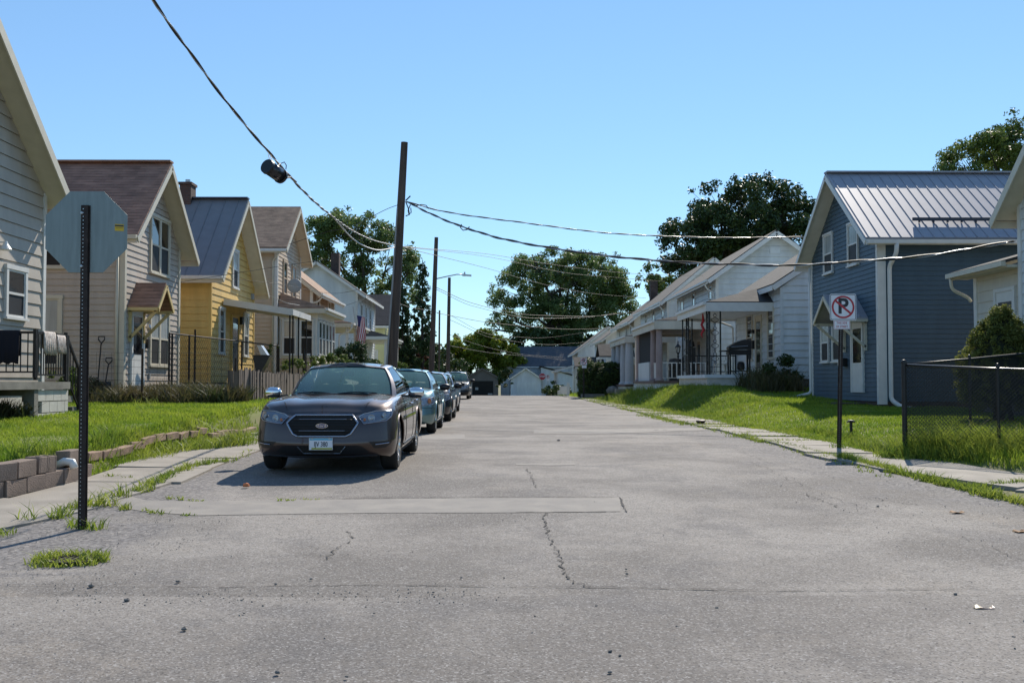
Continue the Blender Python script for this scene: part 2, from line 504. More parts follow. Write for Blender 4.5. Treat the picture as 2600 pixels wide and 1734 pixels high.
_ZR = ([-30, 0, 6, 10, 12, 15, 20, 30, 60, 70, 90, 122, 145, 200], [-.55, -.5, -.36, -.25, -.18, -.09, -.02, 0, .04, .08, -.02, -.33, -.75, -1.0])
_HL = ([0, 9, 10, 13, 20, 28, 40, 60, 80, 120, 150, 200], [-.3, -.1, .0, .22, .45, .62, .7, .6, .5, -.2, -.75, -1.0])
_HR = ([0, 10, 15, 19, 25, 30, 36, 41, 48, 53, 63, 80, 110, 125, 150, 200], [-.3, -.15, .12, .24, .34, .42, .62, .95, .95, .82, .62, .4, 0, -.33, -.75, -1.0])
def zroad(y): return float(np.interp(y, *_ZR))
def hleft(y): return float(np.interp(y, *_HL))
def hright(y): return float(np.interp(y, *_HR))
def xinner(y): return float(np.interp(y, [10, 11, 12, 13, 14, 15, 16, 17, 18], [11.4, 9.9, 8.6, 7.75, 7.15, 6.8, 6.6, 6.3, 6.05]))
def zg(x, y):
    zr = zroad(y)
    if x < -5.25:
        e = float(np.interp(y, [9, 10, 11, 12, 13.3, 14.3, 14.9], [-6.9, -6.3, -5.85, -5.6, -5.45, -5.4, -5.35]))
        k = (sstep(e, e - .12, x) if y < 14.4 else sstep(-5.35, -5.75, x)) * sstep(8.6, 9.4, y + 0.0)
        return zr + (hleft(y) - zr) * k
    if x > 6.05:
        e = xinner(y)
        k = sstep(e, e + 1.9, x) if y > 17 else sstep(e, e + .25, x) * .6 + sstep(e + .2, e + 1.9, x) * .4
        k *= sstep(10.0, 11.5, y)
        return zr + (hright(y) - zr) * k
    return zr

class MB:
    def __init__(s): s.v = []; s.f = []; s.uv = []; s.has_uv = False
    def add(s, pts, faces, uvs=None):
        o = len(s.v)
        s.v.extend(tuple(p) for p in pts)
        for i, f in enumerate(faces):
            s.f.append(tuple(o + k for k in f))
            s.uv.append(uvs[i] if uvs else None)
    def quad(s, a, b, c, d, uv=None):
        s.add([a, b, c, d], [(0, 1, 2, 3)], [uv] if uv else None)
    def poly(s, pts, uv=None):
        s.add(pts, [tuple(range(len(pts)))], [uv] if uv else None)
    def box(s, x0, y0, z0, x1, y1, z1):
        x0, x1 = min(x0, x1), max(x0, x1); y0, y1 = min(y0, y1), max(y0, y1); z0, z1 = min(z0, z1), max(z0, z1)
        p = [(x0, y0, z0), (x1, y0, z0), (x1, y1, z0), (x0, y1, z0), (x0, y0, z1), (x1, y0, z1), (x1, y1, z1), (x0, y1, z1)]
        s.add(p, [(3, 2, 1, 0), (4, 5, 6, 7), (0, 1, 5, 4), (1, 2, 6, 5), (2, 3, 7, 6), (3, 0, 4, 7)])
    def beam(s, p, q, w, h, up=(0, 0, 1)):
        p, q = Vector(p), Vector(q)
        d = (q - p).normalized()
        a = d.cross(Vector(up))
        a = a.normalized() if a.length > 1e-6 else Vector((1, 0, 0))
        b = a.cross(d).normalized()
        a = a * (w / 2); b = b * (h / 2)
        pts = [p - a - b, p + a - b, p + a + b, p - a + b, q - a - b, q + a - b, q + a + b, q - a + b]
        s.add(pts, [(0, 1, 2, 3), (7, 6, 5, 4), (0, 4, 5, 1), (1, 5, 6, 2), (2, 6, 7, 3), (3, 7, 4, 0)])
    def slab(s, pts, off, uvs=None):
        """planar polygon pts extruded by vector off (pts = outer face)"""
        n = len(pts)
        off = Vector(off)
        a = [Vector(p) for p in pts]
        b = [p + off for p in a]
        fs = [tuple(range(n)), tuple(range(2 * n - 1, n - 1, -1))]
        us = [uvs, uvs[::-1]] if uvs else None
        for i in range(n):
            j = (i + 1) % n
            fs.append((i, n + i, n + j, j))
            if us: us.append(None)
        s.add(a + b, fs, us)
    def tube(s, pts, r, n=8, caps=True):
        pts = [Vector(p) for p in pts]
        rr = r if isinstance(r, (list, tuple)) else [r] * len(pts)
        rings = []
        prev = None
        for i, p in enumerate(pts):
            d = (pts[min(i + 1, len(pts) - 1)] - pts[max(i - 1, 0)])
            d = d.normalized() if d.length > 1e-9 else Vector((0, 0, 1))
            if prev is None:
                a = d.cross(Vector((0, 0, 1)))
                if a.length < 1e-3: a = d.cross(Vector((1, 0, 0)))
            else:
                a = prev - d * prev.dot(d)
            a.normalize(); prev = a
            b = d.cross(a)
            rings.append([p + (a * math.cos(t) + b * math.sin(t)) * rr[i] for t in [2 * math.pi * k / n for k in range(n)]])
        vs = [q for rg in rings for q in rg]
        fs = []
        for i in range(len(pts) - 1):
            for k in range(n):
                k2 = (k + 1) % n
                fs.append((i * n + k, i * n + k2, (i + 1) * n + k2, (i + 1) * n + k))
        if caps:
            fs.append(tuple(range(n))[::-1])
            fs.append(tuple((len(pts) - 1) * n + k for k in range(n)))
        s.add(vs, fs)
    def lathe(s, prof, c=(0, 0, 0), axis='z', n=24, caps=True):
        """prof: list of (radius, height along axis)"""
        vs = []
        for r, h in prof:
            for k in range(n):
                t = 2 * math.pi * k / n
                u, w = r * math.cos(t), r * math.sin(t)
                p = {'z': (u, w, h), 'x': (h, u, w), 'y': (w, h, u)}[axis]
                vs.append((p[0] + c[0], p[1] + c[1], p[2] + c[2]))
        fs = []
        for i in range(len(prof) - 1):
            for k in range(n):
                k2 = (k + 1) % n
                fs.append((i * n + k, i * n + k2, (i + 1) * n + k2, (i + 1) * n + k))
        if caps and prof[0][0] > 1e-6: fs.append(tuple(range(n))[::-1])
        if caps and prof[-1][0] > 1e-6: fs.append(tuple((len(prof) - 1) * n + k for k in range(n)))
        s.add(vs, fs)
    def build(s, name, m, parent=None, smooth=False, local=False, bevel=0.0, label=None):
        me = bpy.data.meshes.new(name)
        off = Vector((0, 0, 0)) if local or parent is None else wloc(parent)
        me.from_pydata([(x - off[0], y - off[1], z - off[2]) for x, y, z in s.v], [], s.f)
        me.validate()
        ul = me.uv_layers.new(name='UVMap')
        if len(me.polygons) == len(s.f):
            data = np.zeros(len(me.loops) * 2, dtype=np.float32)
            for fi, po in enumerate(me.polygons):
                uv = s.uv[fi]
                if uv is None:
                    nx, ny, nz = (abs(t) for t in po.normal)
                    for li in po.loop_indices:
                        v = s.v[me.loops[li].vertex_index]
                        if nz >= nx and nz >= ny: q = (v[0], v[1])
                        elif nx >= ny: q = (v[1], v[2])
                        else: q = (v[0], v[2])
                        data[2 * li:2 * li + 2] = q
                else:
                    for j, li in enumerate(po.loop_indices):
                        data[2 * li:2 * li + 2] = uv[j]
            ul.data.foreach_set('uv', data)
        if isinstance(m, str): m = M[m]
        me.materials.append(m)
        if smooth:
            me.polygons.foreach_set('use_smooth', [True] * len(me.polygons))
        o = bpy.data.objects.new(name, me)
        COL.objects.link(o)
        if parent is not None: o.parent = parent
        if bevel:
            bv = o.modifiers.new('bevel', 'BEVEL')
            bv.width = bevel; bv.segments = 2; bv.limit_method = 'ANGLE'
        if label: o['label'] = label
        return o

def wloc(o):
    v = Vector((0, 0, 0))
    while o is not None:
        v += o.location
        o = o.parent
    return v
def thing(name, label, cat, loc=(0, 0, 0), group=None, rz=0.0):
    o = bpy.data.objects.new(name, None)
    o.empty_display_size = 0.3
    o.location = loc; o.rotation_euler = (0, 0, rz)
    COL.objects.link(o)
    tag(o, label, cat, group)
    return o
def tag(o, label=None, cat=None, group=None, kind=None):
    if label: o['label'] = label
    if cat: o['category'] = cat
    if group: o['group'] = group
    if kind: o['kind'] = kind
    return o
def single(name, label, cat, mb, m, group=None, smooth=False, bevel=0.0, origin=None):
    """a thing that is one mesh, its origin moved to its base"""
    if origin is None:
        a = np.array(mb.v)
        origin = ((a[:, 0].min() + a[:, 0].max()) / 2, (a[:, 1].min() + a[:, 1].max()) / 2, a[:, 2].min())
    mb.v = [(x - origin[0], y - origin[1], z - origin[2]) for x, y, z in mb.v]
    o = mb.build(name, m, None, smooth, bevel=bevel)
    o.location = origin
    return tag(o, label, cat, group)

def copy_tree(o, parent=None):
    c = o.copy()
    COL.objects.link(c)
    if parent is not None: c.parent = parent
    for ch in list(o.children):
        copy_tree(ch, c)
    return c

def fast_mesh(name, V, F4=None, F3=None, rnd=None, m=None, smooth=False):
    me = bpy.data.meshes.new(name)
    V = np.asarray(V, dtype=np.float32)
    nf4 = 0 if F4 is None else len(F4)
    nf3 = 0 if F3 is None else len(F3)
    loops = []
    starts = []
    if nf4:
        loops.append(np.asarray(F4, dtype=np.int32).ravel()); starts.append(np.arange(nf4, dtype=np.int32) * 4)
    if nf3:
        loops.append(np.asarray(F3, dtype=np.int32).ravel()); starts.append(nf4 * 4 + np.arange(nf3, dtype=np.int32) * 3)
    loops = np.concatenate(loops); starts = np.concatenate(starts)
    me.vertices.add(len(V)); me.vertices.foreach_set('co', V.ravel())
    me.loops.add(len(loops)); me.loops.foreach_set('vertex_index', loops)
    me.polygons.add(nf4 + nf3); me.polygons.foreach_set('loop_start', starts)
    me.update(calc_edges=True)
    if rnd is not None:
        at = me.attributes.new('rnd', 'FLOAT', 'POINT')
        at.data.foreach_set('value', np.asarray(rnd, dtype=np.float32))
    if smooth: me.polygons.foreach_set('use_smooth', [True] * len(me.polygons))
    if m is not None: me.materials.append(M[m] if isinstance(m, str) else m)
    o = bpy.data.objects.new(name, me)
    COL.objects.link(o)
    return o

def text_mesh(name, s, size, m, parent, mtx, align='CENTER', bold=0.0, extrude=0.0, sx=1.0, local=False):
    cu = bpy.data.curves.new(name, 'FONT')
    cu.body = s; cu.size = size; cu.align_x = align; cu.align_y = 'CENTER'
    cu.offset = bold; cu.extrude = extrude; cu.resolution_u = 4
    tmp = bpy.data.objects.new('tmp_text', cu)
    COL.objects.link(tmp)
    me = bpy.data.meshes.new_from_object(tmp)
    bpy.data.objects.remove(tmp)
    bpy.data.curves.remove(cu)
    me.transform(Matrix.Diagonal((sx, 1, 1, 1)))
    me.transform(mtx)
    if not local: me.transform(Matrix.Translation(-wloc(parent)))
    me.materials.clear()
    me.materials.append(M[m] if isinstance(m, str) else m)
    me.name = name
    o = bpy.data.objects.new(name, me)
    COL.objects.link(o)
    o.parent = parent
    return o
# ================================================================== SETTING
def jit(x, a): return x + random.uniform(-a, a)

# --- ground: one sheet, raised lawns included, far apron to the horizon
xs = sorted(set([-1200, -500, -200, -90, -60, -40, -28, -20, -15, -12, -10, -9, -8, -7.2, -6.6] + [round(-6.2 + .1 * i, 2) for i in range(12)] + [-5, -4.4, -3, -1, 1, 3, 4.9, 5.5] +
                [round(6 + .15 * i, 2) for i in range(15)] + [8.6, 9.2, 10, 11, 12, 13, 15, 18, 22, 28, 40, 60, 90, 200, 500, 1200]))
ys = sorted(set([-600, -200, -80, -40, -20, -10, -4, 0, 3, 5, 6, 7, 8] + [round(8.4 + .3 * i, 2) for i in range(40)] + [21 + i for i in range(50)] + [72 + 3 * i for i in range(30)] + [170, 200, 300, 500, 900, 2000]))
V = []
for y in ys:
    for x in xs:
        z = zg(x, y)
        if -15 < x < -5.8 or 8 < x < 15: z += 0.035 * math.sin(x * 1.9 + y * .7) * math.sin(y * 1.3 - x * .6)
        if -5.25 < x < 6.0: z -= 0.03
        V.append((x, y, z))
nx = len(xs)
F = [(j * nx + i, j * nx + i + 1, (j + 1) * nx + i + 1, (j + 1) * nx + i) for j in range(len(ys) - 1) for i in range(nx - 1)]
g = fast_mesh('ground', V, F, m='soil', smooth=True)
at = g.data.attributes.new('lawn', 'FLOAT', 'POINT')
at.data.foreach_set('value', np.array([1.0 if ((x < -5.5 and y > 9.6) or (x > xinner(y) and y > 11)) else 0.0 for y in ys for x in xs], dtype=np.float32))
tag(g, kind='structure')

# --- roads
XL = ([-30, 7.3, 7.8, 8.2, 8.7, 9.3, 10.4, 12, 16, 30, 120, 124, 132], [-45, -45, -14, -8.2, -6.3, -5.1, -4.55, -4.15, -4.2, -4.2, -4.2, -7, -45])
XR = ([-30, 7.0, 8.0, 9.3, 10.2, 11.1, 13, 16, 21, 41, 120, 124, 132], [45, 45, 16, 9.6, 7.4, 6.1, 5.3, 5.02, 5.05, 5.15, 5.05, 7, 45])
def xl(y): return float(np.interp(y, *XL))
def xr(y): return float(np.interp(y, *XR))
def road_mesh(name, y0, y1, dy, nxs, m, dz, edge=True):
    V, E, F = [], [], []
    rows = []
    y = y0
    while y < y1 - 1e-6:
        rows.append(y); y += dy * (1 if y < 40 else 3)
    rows.append(y1)
    for y in rows:
        a, b = xl(y), xr(y)
        for i in range(nxs + 1):
            t = i / nxs
            x = a + (b - a) * t
            if i in (0, nxs) and 8 < y < 120: x += 0.07 * math.sin(y * 5.1) + 0.05 * math.sin(y * 13.7 + 2)
            z = zroad(y) + dz + 0.012 * math.sin(x * 1.1 + .4 * y) * math.sin(y * .8)
            k = min(abs(x - a), abs(x - b))
            near_l = max(0.0, 1 - abs(x - a) / 1.7); near_r = max(0.0, 1 - abs(x - b) / 2.6)
            e = max(near_l * 0.95, near_r * 0.75) if edge else 0
            if edge and y < 10.5: e = max(e, 0.9 * sstep(-2.4, -3.6, x) * sstep(7.3, 8.2, y))
            if edge and y > 30: e *= 0.5
            V.append((x, y, z)); E.append(e)
    n1 = nxs + 1
    F = [(j * n1 + i, j * n1 + i + 1, (j + 1) * n1 + i + 1, (j + 1) * n1 + i) for j in range(len(rows) - 1) for i in range(nxs)]
    o = fast_mesh(name, V, F, m=m, smooth=True)
    at = o.data.attributes.new('edge', 'FLOAT', 'POINT')
    at.data.foreach_set('value', np.array(E, dtype=np.float32))
    return tag(o, kind='structure')
road_mesh('road', 7.25, 132, 0.25, 56, 'road', 0.0)
V, F = [], []
xs2 = np.linspace(-45, 45, 181); ys2 = np.arange(-14, 7.26, 0.25)
ys2[-1] = 7.27
for y in ys2:
    for x in xs2:
        V.append((x, y + (0.02 * math.sin(x * 2.3) if y > 7.2 else 0), zroad(y) + 0.006 + 0.012 * math.sin(x * 1.1 + .4 * y) * math.sin(y * .8)))
n1 = len(xs2)
F = [(j * n1 + i, j * n1 + i + 1, (j + 1) * n1 + i + 1, (j + 1) * n1 + i) for j in range(len(ys2) - 1) for i in range(n1 - 1)]
tag(fast_mesh('cross_road', V, F, m='cross_road', smooth=True), kind='structure')

def sheet(mb, pts2, dz):
    """strip of quads between two polylines (left, right) on the road"""
    L_, R_ = pts2
    for i in range(len(L_) - 1):
        q = []
        for (x, y) in (L_[i], R_[i], R_[i + 1], L_[i + 1]):
            q.append((x, y, zroad(y) + dz + 0.012 * math.sin(x * 1.1 + .4 * y) * math.sin(y * .8)))
        mb.quad(*q)

# concrete strips let into the asphalt
def rowstrip(mb, pts, dz=0.004):
    """pts: (px, py_top, py_bottom) in photo pixels -> strip across the road"""
    A, B = [], []
    for px, pt, pb in pts:
        for py, lst in ((pt, B), (pb, A)):
            y = 15.0
            for _ in range(12):
                p = P(px, py, y); y = max(3, y + (p.z - zroad(y)) * 9 if False else (EYE - zroad(y)) / max(1e-3, (EYE - p.z) / y))
            p = P(px, py, y)
            lst.append((p.x, p.y))
    out = [[], []]
    for k, lst in enumerate((A, B)):
        for i in range(len(lst) - 1):
            for t in np.linspace(0, 1, 7)[:-1]:
                out[k].append((lst[i][0] * (1 - t) + lst[i + 1][0] * t, lst[i][1] * (1 - t) + lst[i + 1][1] * t))
        out[k].append(lst[-1])
    sheet(mb, out, dz)
    return out
mb = MB()
s1 = rowstrip(mb, [(300, 1252, 1288), (370, 1270, 1300), (500, 1273, 1311), (700, 1270, 1308), (1000, 1267, 1302), (1300, 1265, 1300), (1575, 1264, 1298)])
rowstrip(mb, [(1355, 1091, 1100), (1560, 1090, 1101), (1700, 1088, 1096), (1790, 1086, 1093)])
rowstrip(mb, [(1070, 1104, 1115), (1130, 1104, 1115), (1180, 1103, 1113)])
rowstrip(mb, [(1310, 1177, 1181), (1400, 1177, 1182), (1460, 1177, 1181)])
tag(mb.build('concrete_strip', 'strip'), kind='structure')

# cracks and joints
def ground_pt(px, py):
    y = 15.0
    for _ in range(14):
        p = P(px, py, y)
        y = (EYE - zroad(y)) / max(1e-3, (EYE - p.z) / y)
    return P(px, py, y)
def crack(mb, pix, w=0.012, rough=0.02, dz=0.007):
    pts = [ground_pt(*q) for q in pix]
    fine = []
    for i in range(len(pts) - 1):
        n = max(2, int((pts[i + 1] - pts[i]).length / 0.05))
        for k in range(n):
            p = pts[i].lerp(pts[i + 1], k / n)
            fine.append(Vector((jit(p.x, rough), jit(p.y, rough), 0)))
    fine.append(pts[-1])
    prev = None
    for i in range(len(fine) - 1):
        d = (fine[i + 1] - fine[i]); d.z = 0
        if d.length < 1e-4: continue
        d.normalize(); nrm = Vector((-d.y, d.x, 0))
        ww = w * random.uniform(0.05, 1.0)
        def pz(p): return (p.x, p.y, zroad(p.y) + dz + 0.012 * math.sin(p.x * 1.1 + .4 * p.y) * math.sin(p.y * .8))
        a, b = fine[i] - nrm * ww, fine[i] + nrm * ww
        if prev is None: prev = (a, b)
        ww2 = w * random.uniform(0.05, 1.0)
        c, e = fine[i + 1] + nrm * ww2, fine[i + 1] - nrm * ww2
        mb.quad(pz(prev[0]), pz(prev[1]), pz(c), pz(e))
        prev = (e, c)
mb = MB()
for (a, b, w_) in ((0, 560, .004), (560, 1000, .006), (1000, 1450, .007), (1450, 2080, .011), (2080, 2470, .006), (2470, 2600, .003)):
    f_ = lambda px: 1486 + 5 * math.sin(px * .004) + (px - 300) * 0.006
    crack(mb, [(a, f_(a)), ((a + b) / 2, f_((a + b) / 2) + random.uniform(-2, 2)), (b, f_(b))], w_, 0.012)
crack(mb, [(1386, 1300), (1380, 1325), (1400, 1370), (1425, 1430), (1448, 1478), (1500, 1490)], 0.012, 0.03)
crack(mb, [(1335, 1190), (1352, 1215), (1362, 1240)], 0.010, 0.03)
crack(mb, [(880, 1352), (892, 1370), (860, 1395), (822, 1425)], 0.009, 0.03)
crack(mb, [(840, 1266), (1200, 1263), (1574, 1263), (1590, 1300)], 0.014, 0.01, 0.009)
crack(mb, [(1310, 1299), (1540, 1299)], 0.008, 0.008, 0.009)
crack(mb, [(1040, 1167), (1300, 1165), (1500, 1164), (1720, 1162)], 0.008, 0.02)
crack(mb, [(1600, 1264), (1800, 1262), (1900, 1262)], 0.004, 0.012)
crack(mb, [(1395, 1054), (1450, 1056), (1560, 1052)], 0.02, 0.06)
crack(mb, [(1690, 1098), (1760, 1097), (1800, 1093)], 0.012, 0.02, 0.009)
crack(mb, [(1175, 1015), (1260, 1015), (1330, 1014)], 0.04, 0.06)
crack(mb, [(1900, 1170), (1985, 1210), (2110, 1262), (2220, 1300)], 0.004, 0.05)
crack(mb, [(2040, 1252), (2130, 1290)], 0.010, 0.05)
crack(mb, [(1850, 1130), (1940, 1170), (2020, 1190), (2180, 1230)], 0.004, 0.06)
crack(mb, [(2240, 1270), (2330, 1282)], 0.011, 0.04)
crack(mb, [(2440, 1360), (2520, 1400), (2600, 1425)], 0.004, 0.05)
crack(mb, [(300, 1340), (420, 1348), (560, 1346)], 0.003, 0.04)
crack(mb, [(900, 1345), (1150, 1350), (1370, 1345)], 0.003, 0.03)
tag(mb.build('pavement_crack', 'crack'), kind='structure')

# --- sidewalks: tilted slabs
GAPS = []
def sidewalk(name, line, width, seg, seedv):
    rnd = random.Random(seedv)
    mb = MB()
    pts = [Vector((x, y, 0)) for x, y in line]
    d = [0]
    for i in range(len(pts) - 1): d.append(d[-1] + (pts[i + 1] - pts[i]).length)
    def at(s):
        x = np.interp(s, d, [p.x for p in pts]); y = np.interp(s, d, [p.y for p in pts])
        return Vector((float(x), float(y), 0))
    s = 0.0
    while s < d[-1] - 0.2:
        e = min(d[-1], s + seg * rnd.uniform(0.92, 1.08))
        g_ = 0.012 if rnd.random() < .6 else 0.05
        if seedv == 10: g_ = rnd.choice((.03, .08, .18, .32))
        if seedv == 10 and g_ > .05: GAPS.append((at(e - g_ / 2), g_))
        n = 5
        w0 = width * rnd.uniform(0.86, 1.06); dz = rnd.uniform(0.012, 0.03); sh = rnd.uniform(-.05, .05); tl = rnd.uniform(-.012, .012)
        L_, R_ = [], []
        for k in range(n + 1):
            q = s + (e - s - g_) * k / n
            a, b = at(q), at(min(d[-1], q + .05) if q < d[-1] - .05 else q - .05)
            t = (b - a) if q < d[-1] - .05 else (a - b)
            t.normalize(); nn = Vector((-t.y, t.x, 0))
            z = lambda p, kk: zroad(p.y) + dz + tl * kk
            l, r = a + nn * (w0 / 2 + sh), a - nn * (w0 / 2 - sh)
            L_.append((l.x, l.y, z(l, 1) + .01)); R_.append((r.x, r.y, z(r, -1)))
        for k in range(n):
            mb.quad(L_[k], R_[k], R_[k + 1], L_[k + 1]) if True else None
        lo = lambda p: (p[0], p[1], p[2] - .12)
        for k in range(n):
            mb.quad(R_[k], lo(R_[k]), lo(R_[k + 1]), R_[k + 1]); mb.quad(L_[k + 1], lo(L_[k + 1]), lo(L_[k]), L_[k])
        mb.quad(L_[0], lo(L_[0]), lo(R_[0]), R_[0]); mb.quad(R_[n], lo(R_[n]), lo(L_[n]), L_[n])
        s = e
    # faces built with mixed winding: fix below
    o = mb.build(name, 'concrete')
    return tag(o, kind='structure')
sidewalk('sidewalk', [(-12, 7.9), (-7.3, 8.4), (-6.0, 9.1), (-5.15, 10.3), (-4.78, 11.6), (-4.62, 13.3), (-4.68, 16), (-4.72, 20), (-4.72, 100)], 1.34, 1.55, 3)
sidewalk('sidewalk', [(14, 9.4), (9.8, 10.5), (7.7, 11.7), (6.5, 13.1), (5.85, 14.9), (5.62, 17.4)], 1.6, 1.7, 9)
sidewalk('sidewalk', [(5.52, 17.5), (5.54, 21), (5.6, 41), (5.55, 110)], 1.25, 1.6, 10)

# --- grass blades (uncountable: one object per lawn)
def blades(name, X, Y, H, W, lean, m, zoff=-0.01, kind='stuff', zf=None):
    n = len(X)
    Z = np.array([(zf or zg)(a, b) for a, b in zip(X, Y)]) + zoff
    ang = RNG.uniform(0, 2 * np.pi, n)
    la = RNG.uniform(0, 2 * np.pi, n)
    ln = RNG.uniform(0.1, 1.0, n) * lean * H
    wx, wy = np.cos(ang) * W / 2, np.sin(ang) * W / 2
    lx, ly = np.cos(la) * ln, np.sin(la) * ln
    b1 = np.stack([X - wx, Y - wy, Z], 1); b2 = np.stack([X + wx, Y + wy, Z], 1)
    m1 = np.stack([X - wx * .8 + lx * .35, Y - wy * .8 + ly * .35, Z + H * .6], 1)
    m2 = np.stack([X + wx * .8 + lx * .35, Y + wy * .8 + ly * .35, Z + H * .6], 1)
    t = np.stack([X + lx, Y + ly, Z + H], 1)
    Vv = np.stack([b1, b2, m2, m1, t], 1).reshape(-1, 3)
    i = np.arange(n, dtype=np.int32) * 5
    F4 = np.stack([i, i + 1, i + 2, i + 3], 1); F3 = np.stack([i + 3, i + 2, i + 4], 1)
    patch = np.array([0.5 + 0.5 * math.sin(a * 1.7 + 2 * math.sin(b * .9)) * math.sin(b * 1.3 + a) + .25 * math.sin(a * 5.1 + b * 3.7) for a, b in zip(X, Y)])
    rnd = np.repeat(np.clip(RNG.uniform(0, 1, n) * .5 + patch * .5, 0, 1), 5)
    o = fast_mesh(name, Vv, F4, F3, rnd, m)
    return tag(o, kind=kind)
def scatter(n, x0, x1, y0, y1, test=None):
    X, Y = RNG.uniform(x0, x1, n), RNG.uniform(y0, y1, n)
    if test:
        k = np.array([test(a, b) for a, b in zip(X, Y)])
        X, Y = X[k], Y[k]
    return X, Y
def lawn(name, parts, m='grass'):
    Xs, Ys, Hs, Ws = [], [], [], []
    for n, x0, x1, y0, y1, h, w, test in parts:
        X, Y = scatter(n, x0, x1, y0, y1, test)
        Xs.append(X); Ys.append(Y); Hs.append(RNG.uniform(.5, 1.25, len(X)) * h); Ws.append(np.full(len(X), w))
    return blades(name, np.concatenate(Xs), np.concatenate(Ys), np.concatenate(Hs), np.concatenate(Ws), 0.8, m)
out_l = lambda x, y: y > 8.6 + 0.3 * max(0, -x - 6) and not (x < -9.9 and y > 28) and x < float(np.interp(y, [10, 11, 12, 13.3, 14.3, 14.9], [-6.45, -6.0, -5.75, -5.6, -5.55, -5.4]))
lawn('lawn_grass', [
    (74000, -10.5, -5.45, 10, 19, .065, .011, out_l), (42000, -10.5, -5.62, 19, 28, .075, .016, out_l), (14000, -13, -9.5, 16, 28, .1, .014, out_l),
    (9000, -9.6, -5.5, 28, 60, .1, .022, None), (5200, -5.75, -5.3, 13.5, 24, .10, .013, None)])
def out_r(x, y):
    return y > 15.2 - 0.8 * (x - 7.0) + (0 if x > 6.3 else 4)
lawn('lawn_grass', [
    (30000, 6.05, 14, 11.5, 18, .08, .011, out_r), (22000, 6.0, 10.5, 11, 17, .16, .012, lambda x, y: x > xinner(y) + .02), (70000, 6.0, 12.5, 17, 31, .065, .014, None), (34000, 6.0, 11.5, 31, 48, .08, .020, None), (9000, 5.9, 10.5, 48, 75, .12, .035, None),
    (4000, 5.5, 9, 75, 118, .2, .06, None)])

# weeds: strips and tufts along kerbs, joints, posts
TX, TY, TH = [], [], []
def tuft(x, y, n=40, r=.12, h=.16):
    a = RNG.uniform(0, 2 * np.pi, n); q = np.sqrt(RNG.uniform(0, 1, n)) * r
    TX.extend(x + np.cos(a) * q); TY.extend(y + np.sin(a) * q); TH.extend(RNG.uniform(.35, 1.2, n) * h)
def tufts_pix(pix, step=.1, n=26, r=.10, h=.11):
    pts = [ground_pt(*q) for q in pix]
    for i in range(len(pts) - 1):
        k = max(1, int((pts[i + 1] - pts[i]).length / step))
        for j in range(k):
            p = pts[i].lerp(pts[i + 1], j / k)
            tuft(jit(p.x, .04), jit(p.y, .06), int(n * random.uniform(.3, 1.3)), r * random.uniform(.6, 1.3), h * random.uniform(.5, 1.3))
tufts_pix([(350, 1250), (420, 1215), (480, 1190), (570, 1172)], .09, 40, .10, .10)
tufts_pix([(290, 1262), (330, 1262)], .06, 50, .10, .17)
tufts_pix([(182, 1298), (225, 1285), (300, 1285)], .08, 40, .10, .15)
tufts_pix([(75, 1320), (130, 1318), (180, 1302)], .1, 34, .10, .17)
tufts_pix([(0, 1360), (40, 1350)], .08, 30, .1, .06)
tufts_pix([(190, 1335), (250, 1348)], .05, 24, .09, .1)
tufts_pix([(310, 1292), (340, 1294)], .06, 30, .06, .06)
tufts_pix([(360, 1298), (420, 1306)], .08, 26, .06, .05)
tufts_pix([(480, 1309), (520, 1310)], .08, 26, .06, .04)
tufts_pix([(440, 1267), (520, 1272)], .1, 18, .06, .04)
tufts_pix([(720, 1270), (830, 1267)], .1, 16, .06, .04)
tufts_pix([(275, 1214), (295, 1216)], .06, 30, .06, .07); tufts_pix([(330, 1216), (348, 1217)], .06, 30, .06, .06)
for k in range(26):                     # ring round the drain in the corner
    t = 2 * math.pi * k / 26
    p = ground_pt(190, 1424)
    tuft(p.x + .20 * math.cos(t) * random.uniform(.85, 1.35) - .03, p.y + .20 * math.sin(t) * random.uniform(.9, 1.35) - .01, 26, .08, .07 * random.uniform(.5, 1.4))
tufts_pix([(80, 1235), (130, 1225)], .07, 40, .13, .22); tufts_pix([(50, 1245), (70, 1240)], .08, 24, .08, .3)
tufts_pix([(245, 1182), (300, 1172), (420, 1153), (520, 1144), (600, 1136)], .14, 40, .15, .16)
tufts_pix([(250, 1190), (380, 1165), (470, 1148), (560, 1135)], .16, 50, .2, .2)
tufts_pix([(470, 1140), (500, 1130)], .1, 50, .2, .24); tufts_pix([(600, 1135), (640, 1130)], .15, 80, .22, .42)
tufts_pix([(540, 1137), (660, 1120)], .2, 60, .2, .16)
for y in np.arange(16, 34, .33): tuft(jit(-5.3, .1), y, 26, .16, jit(.15, .06)); tuft(jit(-4.08, .08), y, 12, .1, .07)
for y in np.arange(20, 70, .5): tuft(jit(-4.1, .1), y, 14, .15, .1)
# right kerb line
tufts_pix([(2640, 1290), (2520, 1262), (2400, 1232), (2300, 1207), (2200, 1180), (2130, 1163)], .07, 52, .11, .10)
tufts_pix([(2600, 1230), (2500, 1238), (2410, 1236)], .07, 40, .09, .08)
tufts_pix([(2130, 1163), (2000, 1132), (1950, 1122)], .12, 26, .10, .07)
tufts_pix([(1930, 1123), (1890, 1107), (1850, 1110)], .15, 24, .12, .08)
tufts_pix([(2290, 1170), (2230, 1150), (2170, 1125), (2050, 1100), (1950, 1098)], .12, 40, .15, .12)
tufts_pix([(1740, 1080), (1660, 1060), (1620, 1055)], .3, 36, .2, .10)
for y in np.arange(14, 46, .55):
    tuft(jit(4.95, .06), y, 20, .14, .07)
    if y > 19 and y % 3.3 < .56: tuft(jit(5.4, .3), y, 16, .2, .07)
    if y > 17: tuft(jit(6.12, .08), y, 40, .16, .12)
